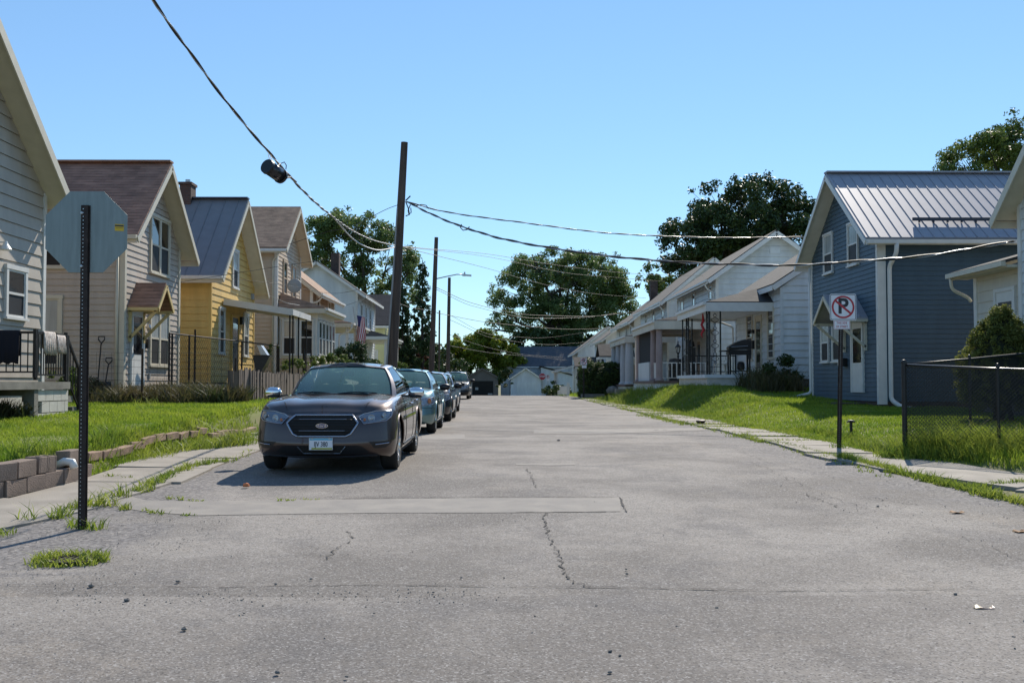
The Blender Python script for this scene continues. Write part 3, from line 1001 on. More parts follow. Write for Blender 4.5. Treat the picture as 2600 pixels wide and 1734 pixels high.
for y in np.arange(27, 70, 1.1): tuft(jit(5.5, .5), y, 26, .22, .09)
# long grass along the bottom of the chain link fence and round posts
for t in np.arange(0, 1.25, .018):
    x, y = 6.25 + 2.4 * t, 16.95 - 2.7 * t
    tuft(jit(x, .12), jit(y, .12), 46, .2, .42); tuft(jit(x - .25, .12), jit(y - .25, .1), 30, .16, .25)
for _ in range(40): tuft(random.uniform(6.2, 6.9), random.uniform(16.3, 18.5), 24, .2, .25)
tuft(5.82, 18.6, 60, .2, .15); tuft(-8.4, 25.6, 60, .3, .2)
# bank with taller weeds on the right, further up the street
for _ in range(330): tuft(random.uniform(6.0, 8.2), random.uniform(31, 52), 26, .3, random.uniform(.10, .22))
for _ in range(120): tuft(random.uniform(5.9, 8.0), random.uniform(52, 66), 24, .35, random.uniform(.2, .5))
for (p, g_) in GAPS:
    for k in range(9):
        if p.y < 70: tuft(p.x - .6 + .15 * k, jit(p.y, g_ * .25), int(30 * g_ / .3) + 8, .06 + g_ * .35, .07 if p.y < 35 else .1)
o = blades('weeds', np.array(TX), np.array(TY), np.array(TH), RNG.uniform(.008, .017, len(TX)), 1.5, 'weed', 0.0)
TX, TY, TH = [], [], []
for _ in range(260): tuft(random.uniform(-9.9, -6.5), random.uniform(26.2, 27.8), 22, .25, random.uniform(.2, .5))
for _ in range(110): tuft(random.uniform(-9.7, -6.6), random.uniform(27.5, 31), 20, .3, random.uniform(.2, .55))
for _ in range(130): tuft(random.uniform(9.0, 10.6), random.uniform(38.2, 41), 24, .35, random.uniform(.3, .9))
for _ in range(60): tuft(random.uniform(-10.2, -8.7), random.uniform(19.6, 20), 22, .2, random.uniform(.2, .4))
blades('weeds', np.array(TX), np.array(TY), np.array(TH), RNG.uniform(.02, .04, len(TX)), 1.2, 'dry_weed', 0.0)
# ================================================================== HOUSES
def street_face(x, side):       # side 'L': house left of the street, wall looks +X ; 'R': looks -X ; u = world Y
    return (Vector((x, 0, 0)), Vector((0, 1, 0)), Vector((1 if side == 'L' else -1, 0, 0)))
def near_face(y): return (Vector((0, y, 0)), Vector((1, 0, 0)), Vector((0, -1, 0)))   # looks at the camera, u = world X
def far_face(y): return (Vector((0, y, 0)), Vector((1, 0, 0)), Vector((0, 1, 0)))
def fp(face, u, z, d=0.0):
    p = face[0] + face[1] * u + face[2] * d
    return Vector((p.x, p.y, z))
def fbox(mb, face, u0, u1, z0, z1, d0, d1):
    a, b = fp(face, u0, z0, d0), fp(face, u1, z1, d1)
    mb.box(a.x, a.y, a.z, b.x, b.y, b.z)

def siding_wall(mb, face, outline, exp=0.2, lap=0.022, wob=0.0):
    """lap siding over a convex outline [(u, z)...]: every board tilts out at its lower edge"""
    zs = sorted(set(round(z, 4) for _, z in outline))
    def span(z):
        hits = []
        n = len(outline)
        for i in range(n):
            (u0, z0), (u1, z1) = outline[i], outline[(i + 1) % n]
            if abs(z0 - z1) < 1e-9:
                if abs(z - z0) < 1e-6: hits += [u0, u1]
            elif min(z0, z1) - 1e-6 <= z <= max(z0, z1) + 1e-6:
                hits.append(u0 + (u1 - u0) * (z - z0) / (z1 - z0))
        return (min(hits), max(hits)) if hits else (0, 0)
    z = zs[0]
    while z < zs[-1] - 1e-4:
        ztop = min(z + exp, zs[-1])
        cuts = [z] + [q for q in zs if z + 1e-3 < q < ztop - 1e-3] + [ztop]
        for a, b in zip(cuts[:-1], cuts[1:]):
            la = lap * (1 - (a - z) / exp); lb = lap * (1 - (b - z) / exp)
            (ul, ur), (vl, vr) = span(a), span(b)
            pts = [fp(face, ul, a, la), fp(face, ur, a, la), fp(face, vr, b, lb), fp(face, vl, b, lb)]
            mb.quad(*pts)
        ul, ur = span(z)
        mb.quad(fp(face, ul, z + .012, -.004), fp(face, ur, z + .012, -.004), fp(face, ur, z, lap), fp(face, ul, z, lap))
        z = ztop

def gable_roof(root, axis, a0, a1, s0, s1, ze, zr, oe, orr, rm, trim='cream_trim', thick=0.07, ribs=None, ridge_cap=None, fascia_h=0.17, gutters=(), asym=None):
    """axis: ridge along 'x' or 'y'. a0..a1 along the ridge, s0..s1 across. returns roof part"""
    mid = asym if asym is not None else (s0 + s1) / 2
    def W(a, s, z): return Vector((a, s, z)) if axis == 'x' else Vector((s, a, z))
    roof = MB(); sof = MB(); fas = MB(); rib = MB()
    A0, A1 = a0 - orr, a1 + orr
    lift = 0.10
    for sgn, se in ((-1, s0), (1, s1)):
        half = abs(mid - se)
        sl = (zr - ze) / half
        so, zo = se + sgn * oe, ze - sl * oe
        length = math.hypot(half + oe, zr - zo)
        nrm = Vector((0, sgn * (zr - zo), half + oe)).normalized()
        up = W(0, nrm.y, nrm.z)
        e0, e1, r1, r0 = W(A0, so, zo + lift), W(A1, so, zo + lift), W(A1, mid, zr + lift), W(A0, mid, zr + lift)
        roof.slab([e0, e1, r1, r0], -up * thick, [(A0, 0), (A1, 0), (A1, length), (A0, length)])
        q = [p - up * (thick + .003) for p in (e0, e1, r1, r0)]
        # soffit board, a little inside the roof edge
        i0, i1 = W(A0 + .03, so - sgn * .03, 0), W(A1 - .03, so - sgn * .03, 0)
        k0 = W(A0 + .03, so - sgn * .03, zo + lift + sl * .03); k1 = W(A1 - .03, so - sgn * .03, zo + lift + sl * .03)
        k2 = W(A1 - .03, mid, zr + lift); k3 = W(A0 + .03, mid, zr + lift)
        d = -up * (thick + .02)
        sof.slab([k0 + d, k1 + d, k2 + d, k3 + d], -up * .03)
        # rake boards
        dz = Vector((0, 0, -(thick + fascia_h / 2)))
        for Ae, sg in ((A0, -1), (A1, 1)):
            fas.beam(W(Ae + sg * .014, so, zo + lift) + dz, W(Ae + sg * .014, mid, zr + lift) + dz, .03, fascia_h)
        fas.beam(W(A0, so + sgn * .016, zo + lift - thick - fascia_h / 2 + .01), W(A1, so + sgn * .016, zo + lift - thick - fascia_h / 2 + .01), .03, fascia_h)
        if ribs:
            k = A0 + .1
            while k < A1:
                b = up * .009
                rib.beam(W(k, so, zo + lift) + b, W(k, mid, zr + lift) + b, .02, .018, up=up)
                k += ribs
    rf = roof.build('roof', rm, root)
    fo = fas.build('fascia', trim, root)
    so_ = sof.build('soffit', trim, root)
    if ribs: rib.build('roof_seam', rm, rf)
    if ridge_cap:
        c = MB()
        c.beam(W(A0, mid, zr + lift + .01), W(A1, mid, zr + lift + .01), .34, .05)
        c.build('ridge_cap', ridge_cap, rf)
    return rf

def gable_walls(root, axis, x0, x1, y0, y1, zb, ze, zr, sid, exp, asym=None, lap=0.022, ext=0.0):
    mb = MB()
    if axis == 'x':
        mid = asym if asym is not None else (y0 + y1) / 2
        pent = [(y0, zb), (y1, zb), (y1, ze), (mid, zr), (y0, ze)]
        siding_wall(mb, street_face(x1, 'L'), pent, exp, lap); siding_wall(mb, street_face(x0, 'R'), pent, exp, lap)
        rect = [(x0, zb), (x1, zb), (x1, ze), (x0, ze)]
        siding_wall(mb, near_face(y0), rect, exp, lap); siding_wall(mb, far_face(y1), rect, exp, lap)
    else:
        mid = asym if asym is not None else (x0 + x1) / 2
        pent = [(x0, zb), (x1, zb), (x1, ze), (mid, zr), (x0, ze)]
        siding_wall(mb, near_face(y0), pent, exp, lap); siding_wall(mb, far_face(y1), pent, exp, lap)
        rect = [(y0, zb), (y1, zb), (y1, ze), (y0, ze)]
        siding_wall(mb, street_face(x1, 'L'), rect, exp, lap); siding_wall(mb, street_face(x0, 'R'), rect, exp, lap)
    mb.build('wall', sid, root)

def corner_boards(root, x0, x1, y0, y1, zb, ze, trim, w=.11, which=None):
    t = .042
    for x, sx in ((x0, -1), (x1, 1)):
        for y, sy in ((y0, -1), (y1, 1)):
            mb = MB()
            mb.box(x + sx * t, y + sy * t, zb - .02, x - sx * w, y + sy * .004, ze - .02)
            mb.box(x + sx * t, y + sy * .004, zb - .02, x + sx * .004, y - sy * w, ze - .02)
            mb.build('corner_board', trim, root)

def foundation(root, x0, x1, y0, y1, zlow, zb, m, inset=.03):
    mb = MB()
    mb.box(x0 + inset, y0 + inset, zlow, x1 - inset, y1 - inset, zb + .01)
    mb.build('foundation', m, root)

def window(root, face, uc, w, z0, z1, mull=1, trim='trim', tw=.09, cur=None, name='window', sill=True, split=0.5, dd=.065, single_hung=True):
    if cur is None: cur = random.random() < .35
    mb = MB()
    u0, u1 = uc - w / 2, uc + w / 2
    fbox(mb, face, u0, u0 + tw, z0, z1, 0.002, dd)
    fbox(mb, face, u1 - tw, u1, z0, z1, 0.002, dd)
    fbox(mb, face, u0 - .02, u1 + .02, z1 - .002, z1 + tw, 0.002, dd + .008)
    for k in range(1, mull):
        um = u0 + (u1 - u0) * k / mull
        fbox(mb, face, um - tw * .6, um + tw * .6, z0, z1 - .003, 0.002, dd - .006)
    fr = mb.build(name, trim, root)
    sash, pane, cb, scn = MB(), MB(), MB(), MB()
    for k in range(mull):
        a = u0 + (u1 - u0) * k / mull + (tw if k == 0 else tw * .6)
        b = u0 + (u1 - u0) * (k + 1) / mull - (tw if k == mull - 1 else tw * .6)
        s = .035
        zm = z0 + (z1 - z0) * split
        fbox(sash, face, a, a + s, z0, z1 - .004, 0.003, .05); fbox(sash, face, b - s, b, z0, z1 - .004, 0.003, .05)
        fbox(sash, face, a + s, b - s, z0, z0 + .05, 0.003, .048); fbox(sash, face, a + s, b - s, z1 - .045, z1 - .004, 0.003, .048)
        if single_hung: fbox(sash, face, a + s, b - s, zm - .025, zm + .025, 0.003, .052)
        tl = random.uniform(-.012, .012); tl2 = random.uniform(-.012, .012)
        f1 = fp(face, a, z0, .028); f2 = fp(face, b, z0, .028 + tl * .3); f3 = fp(face, b, zm, .034 + tl * .3); f4 = fp(face, a, zm, .034)
        (scn if single_hung else pane).quad(f1, f2, f3, f4)
        if cur: cb.quad(fp(face, a, zm, .033), fp(face, b, zm, .033), fp(face, b, z1, .033), fp(face, a, z1, .033))
        else: pane.quad(fp(face, a, zm, .034), fp(face, b, zm, .034 + tl2 * .3), fp(face, b, z1, .030 + tl2 * .3), fp(face, a, z1, .030))
    sash.build('sash', trim, fr); pane.build('pane', 'glass', fr) if pane.f else None
    if scn.f: scn.build('screen', 'screen', fr)
    if cur: cb.build('blind', 'curtain', fr)
    if sill:
        mb = MB(); fbox(mb, face, u0 - .03, u1 + .03, z0 - .05, z0 - .002, 0.002, dd + .03); mb.build('sill', trim, fr)
    return fr

def door(root, face, uc, w, z0, z1, slab='trim', trim='trim', glass=(0.42, 0.92), tw=.09, name='door'):
    mb = MB(); fbox(mb, face, uc - w / 2, uc + w / 2, z0, z1, 0.004, .045); d = mb.build(name, slab, root)
    mb = MB()
    fbox(mb, face, uc - w / 2 - tw, uc - w / 2, z0, z1 + tw, 0.003, .07); fbox(mb, face, uc + w / 2, uc + w / 2 + tw, z0, z1 + tw, 0.003, .07)
    fbox(mb, face, uc - w / 2, uc + w / 2, z1 + .002, z1 + tw, 0.003, .066)
    mb.build('door_frame', trim, d)
    if glass:
        za, zc = z0 + (z1 - z0) * glass[0], z0 + (z1 - z0) * glass[1]
        mb = MB(); fbox(mb, face, uc - w / 2 + .1, uc + w / 2 - .1, za, zc, 0.03, .052); mb.build('door_window', 'glass', d)
    mb = MB()
    c = fp(face, uc - w * .38, z0 + (z1 - z0) * .48, .06)
    mb.lathe([(0.0, -.03), (.02, -.03), (.028, 0), (.02, .03), (0, .03)], c, 'x' if abs(face[2].x) > .5 else 'y', 10)
    mb.build('handle', 'black_metal', d)
    return d

def downspout(root, pts, m='trim', r=.042):
    mb = MB()
    P_ = [Vector(p) for p in pts]
    fine = [P_[0]]
    for i in range(1, len(P_) - 1):
        a, b, c = P_[i - 1], P_[i], P_[i + 1]
        da, dc = min(.12, (a - b).length * .45), min(.12, (c - b).length * .45)
        p, q = b + (a - b).normalized() * da, b + (c - b).normalized() * dc
        for t in (0, .25, .5, .75, 1): fine.append(p.lerp(b, t).lerp(b.lerp(q, t), t))
    fine.append(P_[-1])
    mb.tube(fine, r, 8)
    return mb.build('downspout', m, root, smooth=True)

def gutter(root, p, q, m='trim', h=.11, w=.11):
    mb = MB()
    p, q = Vector(p), Vector(q)
    mb.beam(p, q, w, h)
    return mb.build('gutter', m, root)

def hood(root, face, uc, half, proj, z_eave, z_ridge, rm, trim, ribs=False, brace=True):
    """small gabled hood over a door: ridge square to the wall"""
    r = MB(); t = MB(); s = MB()
    N = face[2]
    for sg in (-1, 1):
        e0, e1 = fp(face, uc + sg * half, z_eave, 0.01), fp(face, uc + sg * half, z_eave, proj)
        r1, r0 = fp(face, uc, z_ridge, proj), fp(face, uc, z_ridge, 0.01)
        L = math.hypot(half, z_ridge - z_eave)
        d = Vector((0, 0, -.05))
        r.slab([e0, e1, r1, r0], d, [(0, 0), (proj, 0), (proj, L), (0, L)])
        t.beam(e1 + Vector((0, 0, -.10)) + N * .015, r1 + Vector((0, 0, -.10)) + N * .015, .03, .11)
        t.beam(e0 + Vector((0, 0, -.09)), e1 + Vector((0, 0, -.09)), .03, .08)
        if ribs:
            for k in range(1, 4):
                q = proj * k / 4
                r.beam(fp(face, uc + sg * half, z_eave, q) + Vector((0, 0, .012)), fp(face, uc, z_ridge, q) + Vector((0, 0, .012)), .025, .03)
        if brace:
            t.beam(fp(face, uc + sg * (half - .12), z_eave - .85, .05), fp(face, uc + sg * (half - .12), z_eave - .14, proj - .08), .07, .07)
            t.beam(fp(face, uc + sg * (half - .12), z_eave - .95, .045), fp(face, uc + sg * (half - .12), z_eave - .12, .045), .08, .07)
            t.beam(fp(face, uc + sg * (half - .12), z_eave - .12, .02), fp(face, uc + sg * (half - .12), z_eave - .12, proj), .07, .07)
    h = r.build('door_hood', rm, root)
    t.build('hood_bracket', trim, h)
    return h

def shed_roof(root, side, xw, xo, y0, y1, zw, zo, rm, trim, oh=.25, thick=.06, fascia_h=.2, name='porch_roof', gut=True, ov_out=0.15, hip=0.0):
    sg = 1 if side == 'L' else -1
    r = MB(); f = MB()
    X = xo + sg * ov_out
    zz = zo - (zw - zo) / max(.1, abs(xo - xw)) * ov_out
    A, B, Cc, D = Vector((X, y0 - oh, zz)), Vector((X, y1 + oh, zz)), Vector((xw, y1 + oh - hip, zw)), Vector((xw, y0 - oh + hip, zw))
    L = math.hypot(xw - X, zw - zz)
    r.slab([A, B, Cc, D], Vector((0, 0, -thick)), [(y0, 0), (y1, 0), (y1, L), (y0, L)])
    if hip:
        W0 = Vector((xw, y0 - oh, zz)); W1 = Vector((xw, y1 + oh, zz))
        r.slab([W0, A, D], Vector((0, 0, -thick)), [(0, 0), (L, 0), (0, hip)]); r.slab([B, W1, Cc], Vector((0, 0, -thick)), [(0, 0), (L, 0), (0, hip)])
    rf = r.build(name, rm, root)
    d = Vector((0, 0, -thick - fascia_h / 2 + .02))
    f.beam(A + d + Vector((sg * .02, 0, 0)), B + d + Vector((sg * .02, 0, 0)), .04, fascia_h)
    if hip:
        f.beam(Vector((xw, A.y - .02, zz)) + d, Vector((X, A.y - .02, zz)) + d, .04, fascia_h); f.beam(Vector((xw, B.y + .02, zz)) + d, Vector((X, B.y + .02, zz)) + d, .04, fascia_h)
    else:
        f.beam(A + d + Vector((0, -.02, 0)), D + d + Vector((0, -.02, 0)), .04, fascia_h); f.beam(B + d + Vector((0, .02, 0)), Cc + d + Vector((0, .02, 0)), .04, fascia_h)
    # ceiling
    zc = zz - thick - fascia_h * .6
    f.box(min(xw, X), y0 - oh, zc - .02, max(xw, X), y1 + oh, zc)
    f.build('porch_ceiling', trim, rf)
    if gut: gutter(rf, A + Vector((sg * .09, -.02, -.07)), B + Vector((sg * .09, .02, -.07)))
    return rf

def railing(root, p, q, z_top, z_bot, m='black_metal', step=.13, name='railing', post=True, slope=None, r=.012):
    mb = MB()
    p, q = Vector(p), Vector(q)
    n = max(2, int((q - p).length / step))
    zt = lambda t: z_top + (slope or 0) * t
    zb = lambda t: z_bot + (slope or 0) * t
    mb.beam((p.x, p.y, zt(0)), (q.x, q.y, zt(1)), .045, .045)
    mb.beam((p.x, p.y, zb(0)), (q.x, q.y, zb(1)), .03, .03)
    for k in range(n + 1):
        a = p.lerp(q, k / n)
        t = k / n
        if post and k in (0, n): mb.box(a.x - .028, a.y - .028, zb(t) - .1, a.x + .028, a.y + .028, zt(t) + .06)
        else: mb.tube([(a.x, a.y, zb(t)), (a.x, a.y, zt(t))], r, 4)
    return mb.build(name, m, root)

# ---------------------------------------------------------------- left 1: cream house cut by the frame
h = thing('house', 'cream lap-sided house with deep white soffit cut off by the left edge of the photo', 'house', (-14, 19.5, .5))
X1 = -9.9
gable_walls(h, 'x', -19, X1, 15.4, 23.35, .95, 5.2, 8.35, 'cream_siding', .26, lap=.026)
gable_roof(h, 'x', -19, X1, 15.4, 23.35, 5.2, 8.35, .42, .5, 'brown_shingle', 'cream_trim', fascia_h=.2)
corner_boards(h, -19, X1, 15.4, 23.35, .95, 5.2, 'trim', .09)
foundation(h, -19, X1, 15.4, 23.35, .2, .95, 'painted_block')
fc = street_face(X1, 'L')
window(h, fc, 21.98, .95, 2.42, 3.38)
mb = MB(); mb.lathe([(0, .16), (.03, .16), (.05, .1), (.12, 0), (.11, -.02), (0, -.02)], fp(fc, 21.25, 3.72, .14), 'z', 14); mb.beam(fp(fc, 21.25, 3.86, 0.02), fp(fc, 21.25, 3.86, .15), .03, .03)
mb.build('wall_lamp', 'white_plastic', h)
# porch of that house
pd = MB(); pd.box(-9.86, 17.4, .98, -8.55, 21.5, 1.12); pd.box(-9.5, 21.5, .72, -8.62, 21.8, .84); pd.box(-9.5, 21.8, .5, -8.62, 22.1, .62); pf = pd.build('porch_floor', 'old_concrete', h)
pd = MB(); pd.box(-9.84, 17.45, .3, -8.62, 18.5, .97); pd.build('porch_hollow_shade', 'dark', pf)  # near-black block painting the deep shade of the hollow under the deck
pd = MB()
pd.box(-9.84, 20.0 - .02, .3, -8.6, 20.06, .98) if False else None
pd.box(-8.78, 19.93, .3, -8.58, 20.1, .98); pd.box(-9.84, 19.93, .3, -9.45, 20.1, .98); pd.box(-9.45, 19.94, .86, -8.78, 20.09, .98)
pd.build('porch_pier', 'old_concrete', pf)
pd = MB()
for zi in range(3):
    for k in range(4):
        a = 20.12 + k * .35 + (.17 if zi % 2 else 0)
        pd.box(-8.72, a, .33 + .215 * zi, -8.59, min(21.5, a + .335), .33 + .215 * zi + .2)
pd.build('porch_base_block', 'painted_block', pf)
railing(h, (-9.8, 20.02, 0), (-8.62, 20.02, 0), 2.03, 1.3, name='railing')
railing(h, (-8.62, 20.06, 0), (-8.62, 21.42, 0), 2.03, 1.25, name='railing', step=.11)
railing(h, (-8.62, 21.5, 0), (-8.6, 22.05, 0), 1.98, 1.2, name='stair_railing', slope=-.6)
# rugs airing on the railing
mb = MB()
def drape(mb, a, b, ztop, drop_f, drop_b, nrm, thick=.02, wav=.012, n=18):
    a, b, nrm = Vector(a), Vector(b), Vector(nrm)
    prof = [(.04 + .02, -drop_f), (.055, -drop_f * .5), (.04, -.03), (.02, .012), (-.02, .012), (-.04, -.03), (-.05, -drop_b * .5), (-.05, -drop_b)]
    V = []
    for k in range(n + 1):
        p = a.lerp(b, k / n)
        for (d, z) in prof:
            w = wav * math.sin(k * 2.1 + z * 7) * min(1, -z * 4 if z < 0 else 0)
            V.append((p.x + nrm.x * (d + w), p.y + nrm.y * (d + w), ztop + z + .02 + 0.02 * math.sin(k * 1.7) * (1 if z in (-drop_f, -drop_b) else 0)))
    m_ = len(prof)
    V2 = [(x - nrm.x * 0.0, y, z - 0.0) for x, y, z in V]
    mb.add(V2, [(k * m_ + j, (k + 1) * m_ + j, (k + 1) * m_ + j + 1, k * m_ + j + 1) for k in range(n) for j in range(m_ - 1)])
drape(mb, (-9.75, 20.02, 0), (-8.9, 20.02, 0), 2.04, .6, .45, (0, -1, 0))
o = single('rug', 'navy blue rug hanging over the porch railing of the cream house', 'rug', mb, 'navy_fabric', smooth=True); sm = o.modifiers.new('thick', 'SOLIDIFY'); sm.thickness = .03
mb = MB(); drape(mb, (-8.62, 20.32, 0), (-8.62, 20.85, 0), 2.04, .42, .3, (1, 0, 0), wav=.02)
o = single('lace_cloth', 'white patterned cloth draped over the side railing, the nearer of two', 'cloth', mb, 'white_fabric', group='white cloths on the railing', smooth=True); sm = o.modifiers.new('thick', 'SOLIDIFY'); sm.thickness = .015
mb = MB(); drape(mb, (-8.62, 20.92, 0), (-8.62, 21.32, 0), 2.0, .34, .3, (1, 0, 0), wav=.02)
o = single('lace_cloth', 'smaller white patterned cloth beside the stair railing post', 'cloth', mb, 'white_fabric', group='white cloths on the railing', smooth=True); sm = o.modifiers.new('thick', 'SOLIDIFY'); sm.thickness = .015

# ---------------------------------------------------------------- left 2: tan gabled house with brown shingles
h = thing('house', 'tan lap-sided house with brown shingle roof and small gabled hood over its front door', 'house', (-13, 30.7, .6))
X1, Y0, Y1 = -9.9, 28.3, 33.1
gable_walls(h, 'x', -20, X1, Y0, Y1, .84, 5.2, 7.28, 'tan_siding', .165)
gable_roof(h, 'x', -20, X1, Y0, Y1, 5.2, 7.28, .42, .48, 'brown_shingle', 'cream_trim', fascia_h=.17, ridge_cap='brown_shingle')
corner_boards(h, -20, X1, Y0, Y1, .84, 5.2, 'cream_trim', .1)
foundation(h, -20, X1, Y0, Y1, .3, .84, 'foundation')
fc = street_face(X1, 'L')
window(h, fc, 31.15, 1.75, 4.22, 5.8, mull=2, trim='cream_trim')
window(h, fc, 31.2, 1.75, 1.6, 3.12, mull=2, trim='cream_trim')
door(h, fc, 29.32, .86, 1.02, 3.04)
hood(h, fc, 29.22, .66, .82, 3.14, 3.8, 'brown_shingle', 'yellow_wood')
mb = MB(); mb.lathe([(0, -.1), (.05, -.09), (.07, 0), (.05, .09), (0, .1)], fp(fc, 29.98, 2.62, .12), 'z', 10); mb.build('wall_lamp', 'galv', h)
mb = MB(); fbox(mb, fc, 29.93, 30.06, 2.05, 2.3, .02, .12); mb.build('letter_box', 'black_metal', h)
mb = MB(); fbox(mb, fc, 30.3, 30.4, 1.22, 1.36, .02, .05); mb.build('outlet_box', 'grey_plastic', h)
nf = near_face(Y0)
window(h, nf, -11.95, .95, 1.55, 3.3, trim='cream_trim', cur=True)
window(h, nf, -11.9, .95, 4.12, 5.0, trim='cream_trim', cur=True)
downspout(h, [(-10.05, Y0 - .07, 5.0), (-10.05, Y0 - .07, .8)], 'cream_trim')
gutter(h, (-20.4, Y0 - .48, 4.86), (X1 + .48, Y0 - .48, 4.86), 'cream_trim')

# ---------------------------------------------------------------- left 3: yellow house with metal roof
h = thing('house', 'yellow house with steep grey standing-seam metal roof and dark brick chimney', 'house', (-13, 38.7, .7))
X1, Y0, Y1 = -9.6, 35.6, 41.7
gable_walls(h, 'x', -21, X1, Y0, Y1, 1.12, 4.85, 7.6, 'yellow_siding', .225, lap=.026)
rf = gable_roof(h, 'x', -21, X1, Y0, Y1, 4.85, 7.6, .42, .5, 'metal_roof', 'cream_trim', ribs=.46, ridge_cap='roof_trim', fascia_h=.16)
mb = MB(); mb.beam((-13.2, Y0 + .15, 5.25), (-10.1, Y0 + .15, 5.25), .05, .09); mb.build('snow_guard', 'roof_trim', rf)
gutter(h, (-21.4, Y0 - .47, 4.53), (X1 + .5, Y0 - .47, 4.53), 'trim')
corner_boards(h, -21, X1, Y0, Y1, 1.12, 4.85, 'yellow_siding', .06)
foundation(h, -21, X1, Y0, Y1, .3, 1.12, 'foundation')
fc = street_face(X1, 'L')
window(h, fc, 38.75, .85, 4.5, 5.8, trim='trim')
window(h, fc, 36.95, .75, 2.1, 3.6, trim='trim')
window(h, fc, 40.4, .75, 2.1, 3.6, trim='trim')
door(h, fc, 38.75, .85, 1.42, 3.42, slab='black_plastic', trim='yellow_siding', glass=(.55, .9))
mb = MB(); fbox(mb, fc, 39.35, 39.6, 3.22, 3.5, .02, .16); mb.build('wall_lamp', 'black_metal', h)
mb = MB(); fbox(mb, fc, 41.25, 41.45, 4.28, 4.5, .02, .1); mb.build('meter_box', 'grey_plastic', h)
mb = MB(); mb.box(-9.62, 38.1, .6, -8.75, 39.6, 1.36); mb.build('door_step', 'old_concrete', h)
mb = MB(); mb.box(-11.48, 38.35, 7.0, -11.08, 38.98, 8.15); mb.box(-11.52, 38.3, 8.15, -11.04, 39.03, 8.24); ch = mb.build('chimney', 'brick', rf)
mb = MB(); mb.tube([(-11.28, 38.66, 8.24), (-11.28, 38.66, 8.38)], .09, 12); mb.build('chimney_cap', 'galv', h)
# flat metal canopy on slim posts
r = MB(); r.slab([Vector((-7.2, 37.1, 3.62)), Vector((-7.2, 40.5, 3.62)), Vector((-9.55, 40.5, 3.98)), Vector((-9.55, 37.1, 3.98))], Vector((0, 0, -.05)))
f = MB()
f.beam((-9.55, 37.08, 3.88), (-7.2, 37.08, 3.52), .035, .22); f.beam((-9.55, 40.52, 3.88), (-7.2, 40.52, 3.52), .035, .22); f.beam((-7.19, 37.08, 3.52), (-7.19, 40.52, 3.52), .04, .2)
cn = r.build('porch_roof', 'grey_plastic', h); f.build('porch_fascia', 'trim', cn)
for yy in (37.2, 37.75, 38.8, 40.3):
    mb = MB(); mb.tube([(-7.3, yy, .7), (-7.3, yy, 3.5)], .028, 6); mb.build('porch_post', 'black_metal', h)

# ---------------------------------------------------------------- left 4: beige two-storey with glazed porch
h = thing('house', 'two-storey beige house with brown shingle roof and glazed front porch', 'house', (-13, 48.7, .7))
X1, Y0, Y1 = -9.6, 46, 51.3
gable_walls(h, 'x', -20, X1, Y0, Y1, 1.1, 7.05, 8.95, 'beige_siding', .17)
gable_roof(h, 'x', -20, X1, Y0, Y1, 7.05, 8.95, .45, .5, 'tan_shingle', 'cream_trim', fascia_h=.18)
gutter(h, (-20.4, Y0 - .5, 6.7), (X1 + .5, Y0 - .5, 6.7), 'trim')
corner_boards(h, -20, X1, Y0, Y1, 1.1, 7.05, 'trim', .1)
foundation(h, -20, X1, Y0, Y1, .3, 1.1, 'foundation')
fc = street_face(X1, 'L')
window(h, fc, 47.6, .85, 5.0, 6.4, trim='beige_siding'); window(h, fc, 49.6, .85, 5.0, 6.4, trim='beige_siding')
downspout(h, [(-9.35, Y0 - .5, 6.65), (-9.75, Y0 - .08, 6.3), (-9.75, Y0 - .08, 1)], 'cream_trim')
# porch: knee wall, posts, windows
px0, px1, py0, py1 = -9.55, -7.9, 46.3, 51.0
mb = MB()
siding_wall(mb, near_face(py0), [(px0, .6), (px1, .6), (px1, 2.15), (px0, 2.15)], .17); siding_wall(mb, street_face(px1, 'L'), [(py0, .6), (py1, .6), (py1, 2.15), (py0, 2.15)], .17)
siding_wall(mb, far_face(py1), [(px0, .6), (px1, .6), (px1, 2.15), (px0, 2.15)], .17)
pw = mb.build('porch_wall', 'beige_siding', h)
mb = MB()
mb.box(px0, py0, 2.15, px1 + .03, py0 + .04, 2.25); mb.box(px1 - .04, py0, 2.15, px1 + .03, py1, 2.25)
mb.box(px0, py0 + .01, 3.85, px1, py0 + .1, 4.3); mb.box(px1 - .1, py0 + .1, 3.85, px1 - .01, py1, 4.3)
for x in (px0 + .1, px0 + .82, px1 - .1): mb.box(x - .08, py0 + .012, 2.25, x + .08, py0 + .08, 3.85)
for k in range(6): mb.box(px1 - .08, py0 + .1 + k * .9, 2.25, px1 - .012, py0 + .22 + k * .9, 3.85)
mb.build('porch_frame', 'trim', h)
nf = near_face(py0)
window(h, nf, -9.1, .62, 2.3, 3.78, trim='trim', tw=.05, cur=True); window(h, nf, -8.36, .62, 2.3, 3.78, trim='trim', tw=.05)
sf = street_face(px1 - .02, 'L')
for k in range(5): window(h, sf, py0 + .61 + k * .9, .78, 2.3, 3.75, trim='trim', tw=.05, sill=False)
shed_roof(h, 'L', -9.55, px1, py0, py1, 4.98, 4.42, 'tan_shingle', 'cream_trim', oh=.3, ov_out=.35, hip=.6)
mb = MB(); c = Vector((-8.95, 46.6, 5.12))
mb.lathe([(.0, 0), (.12, .008), (.24, .04), (.31, .08), (.30, .09), (.0, .02)], (0, 0, 0), 'y', 20)
mb.v = [(x + c.x, -y + c.y, z + c.z + .15) for x, y, z in mb.v]
d = single('satellite_dish', 'grey satellite dish on the porch roof of the beige house', 'satellite dish', mb, 'grey_plastic', smooth=True)
mb = MB(); mb.tube([(c.x, c.y + .05, c.z + .15), (c.x, c.y + .25, c.z), (c.x, c.y + .3, c.z - .4)], .02, 6); mb.build('mast', 'galv', d)

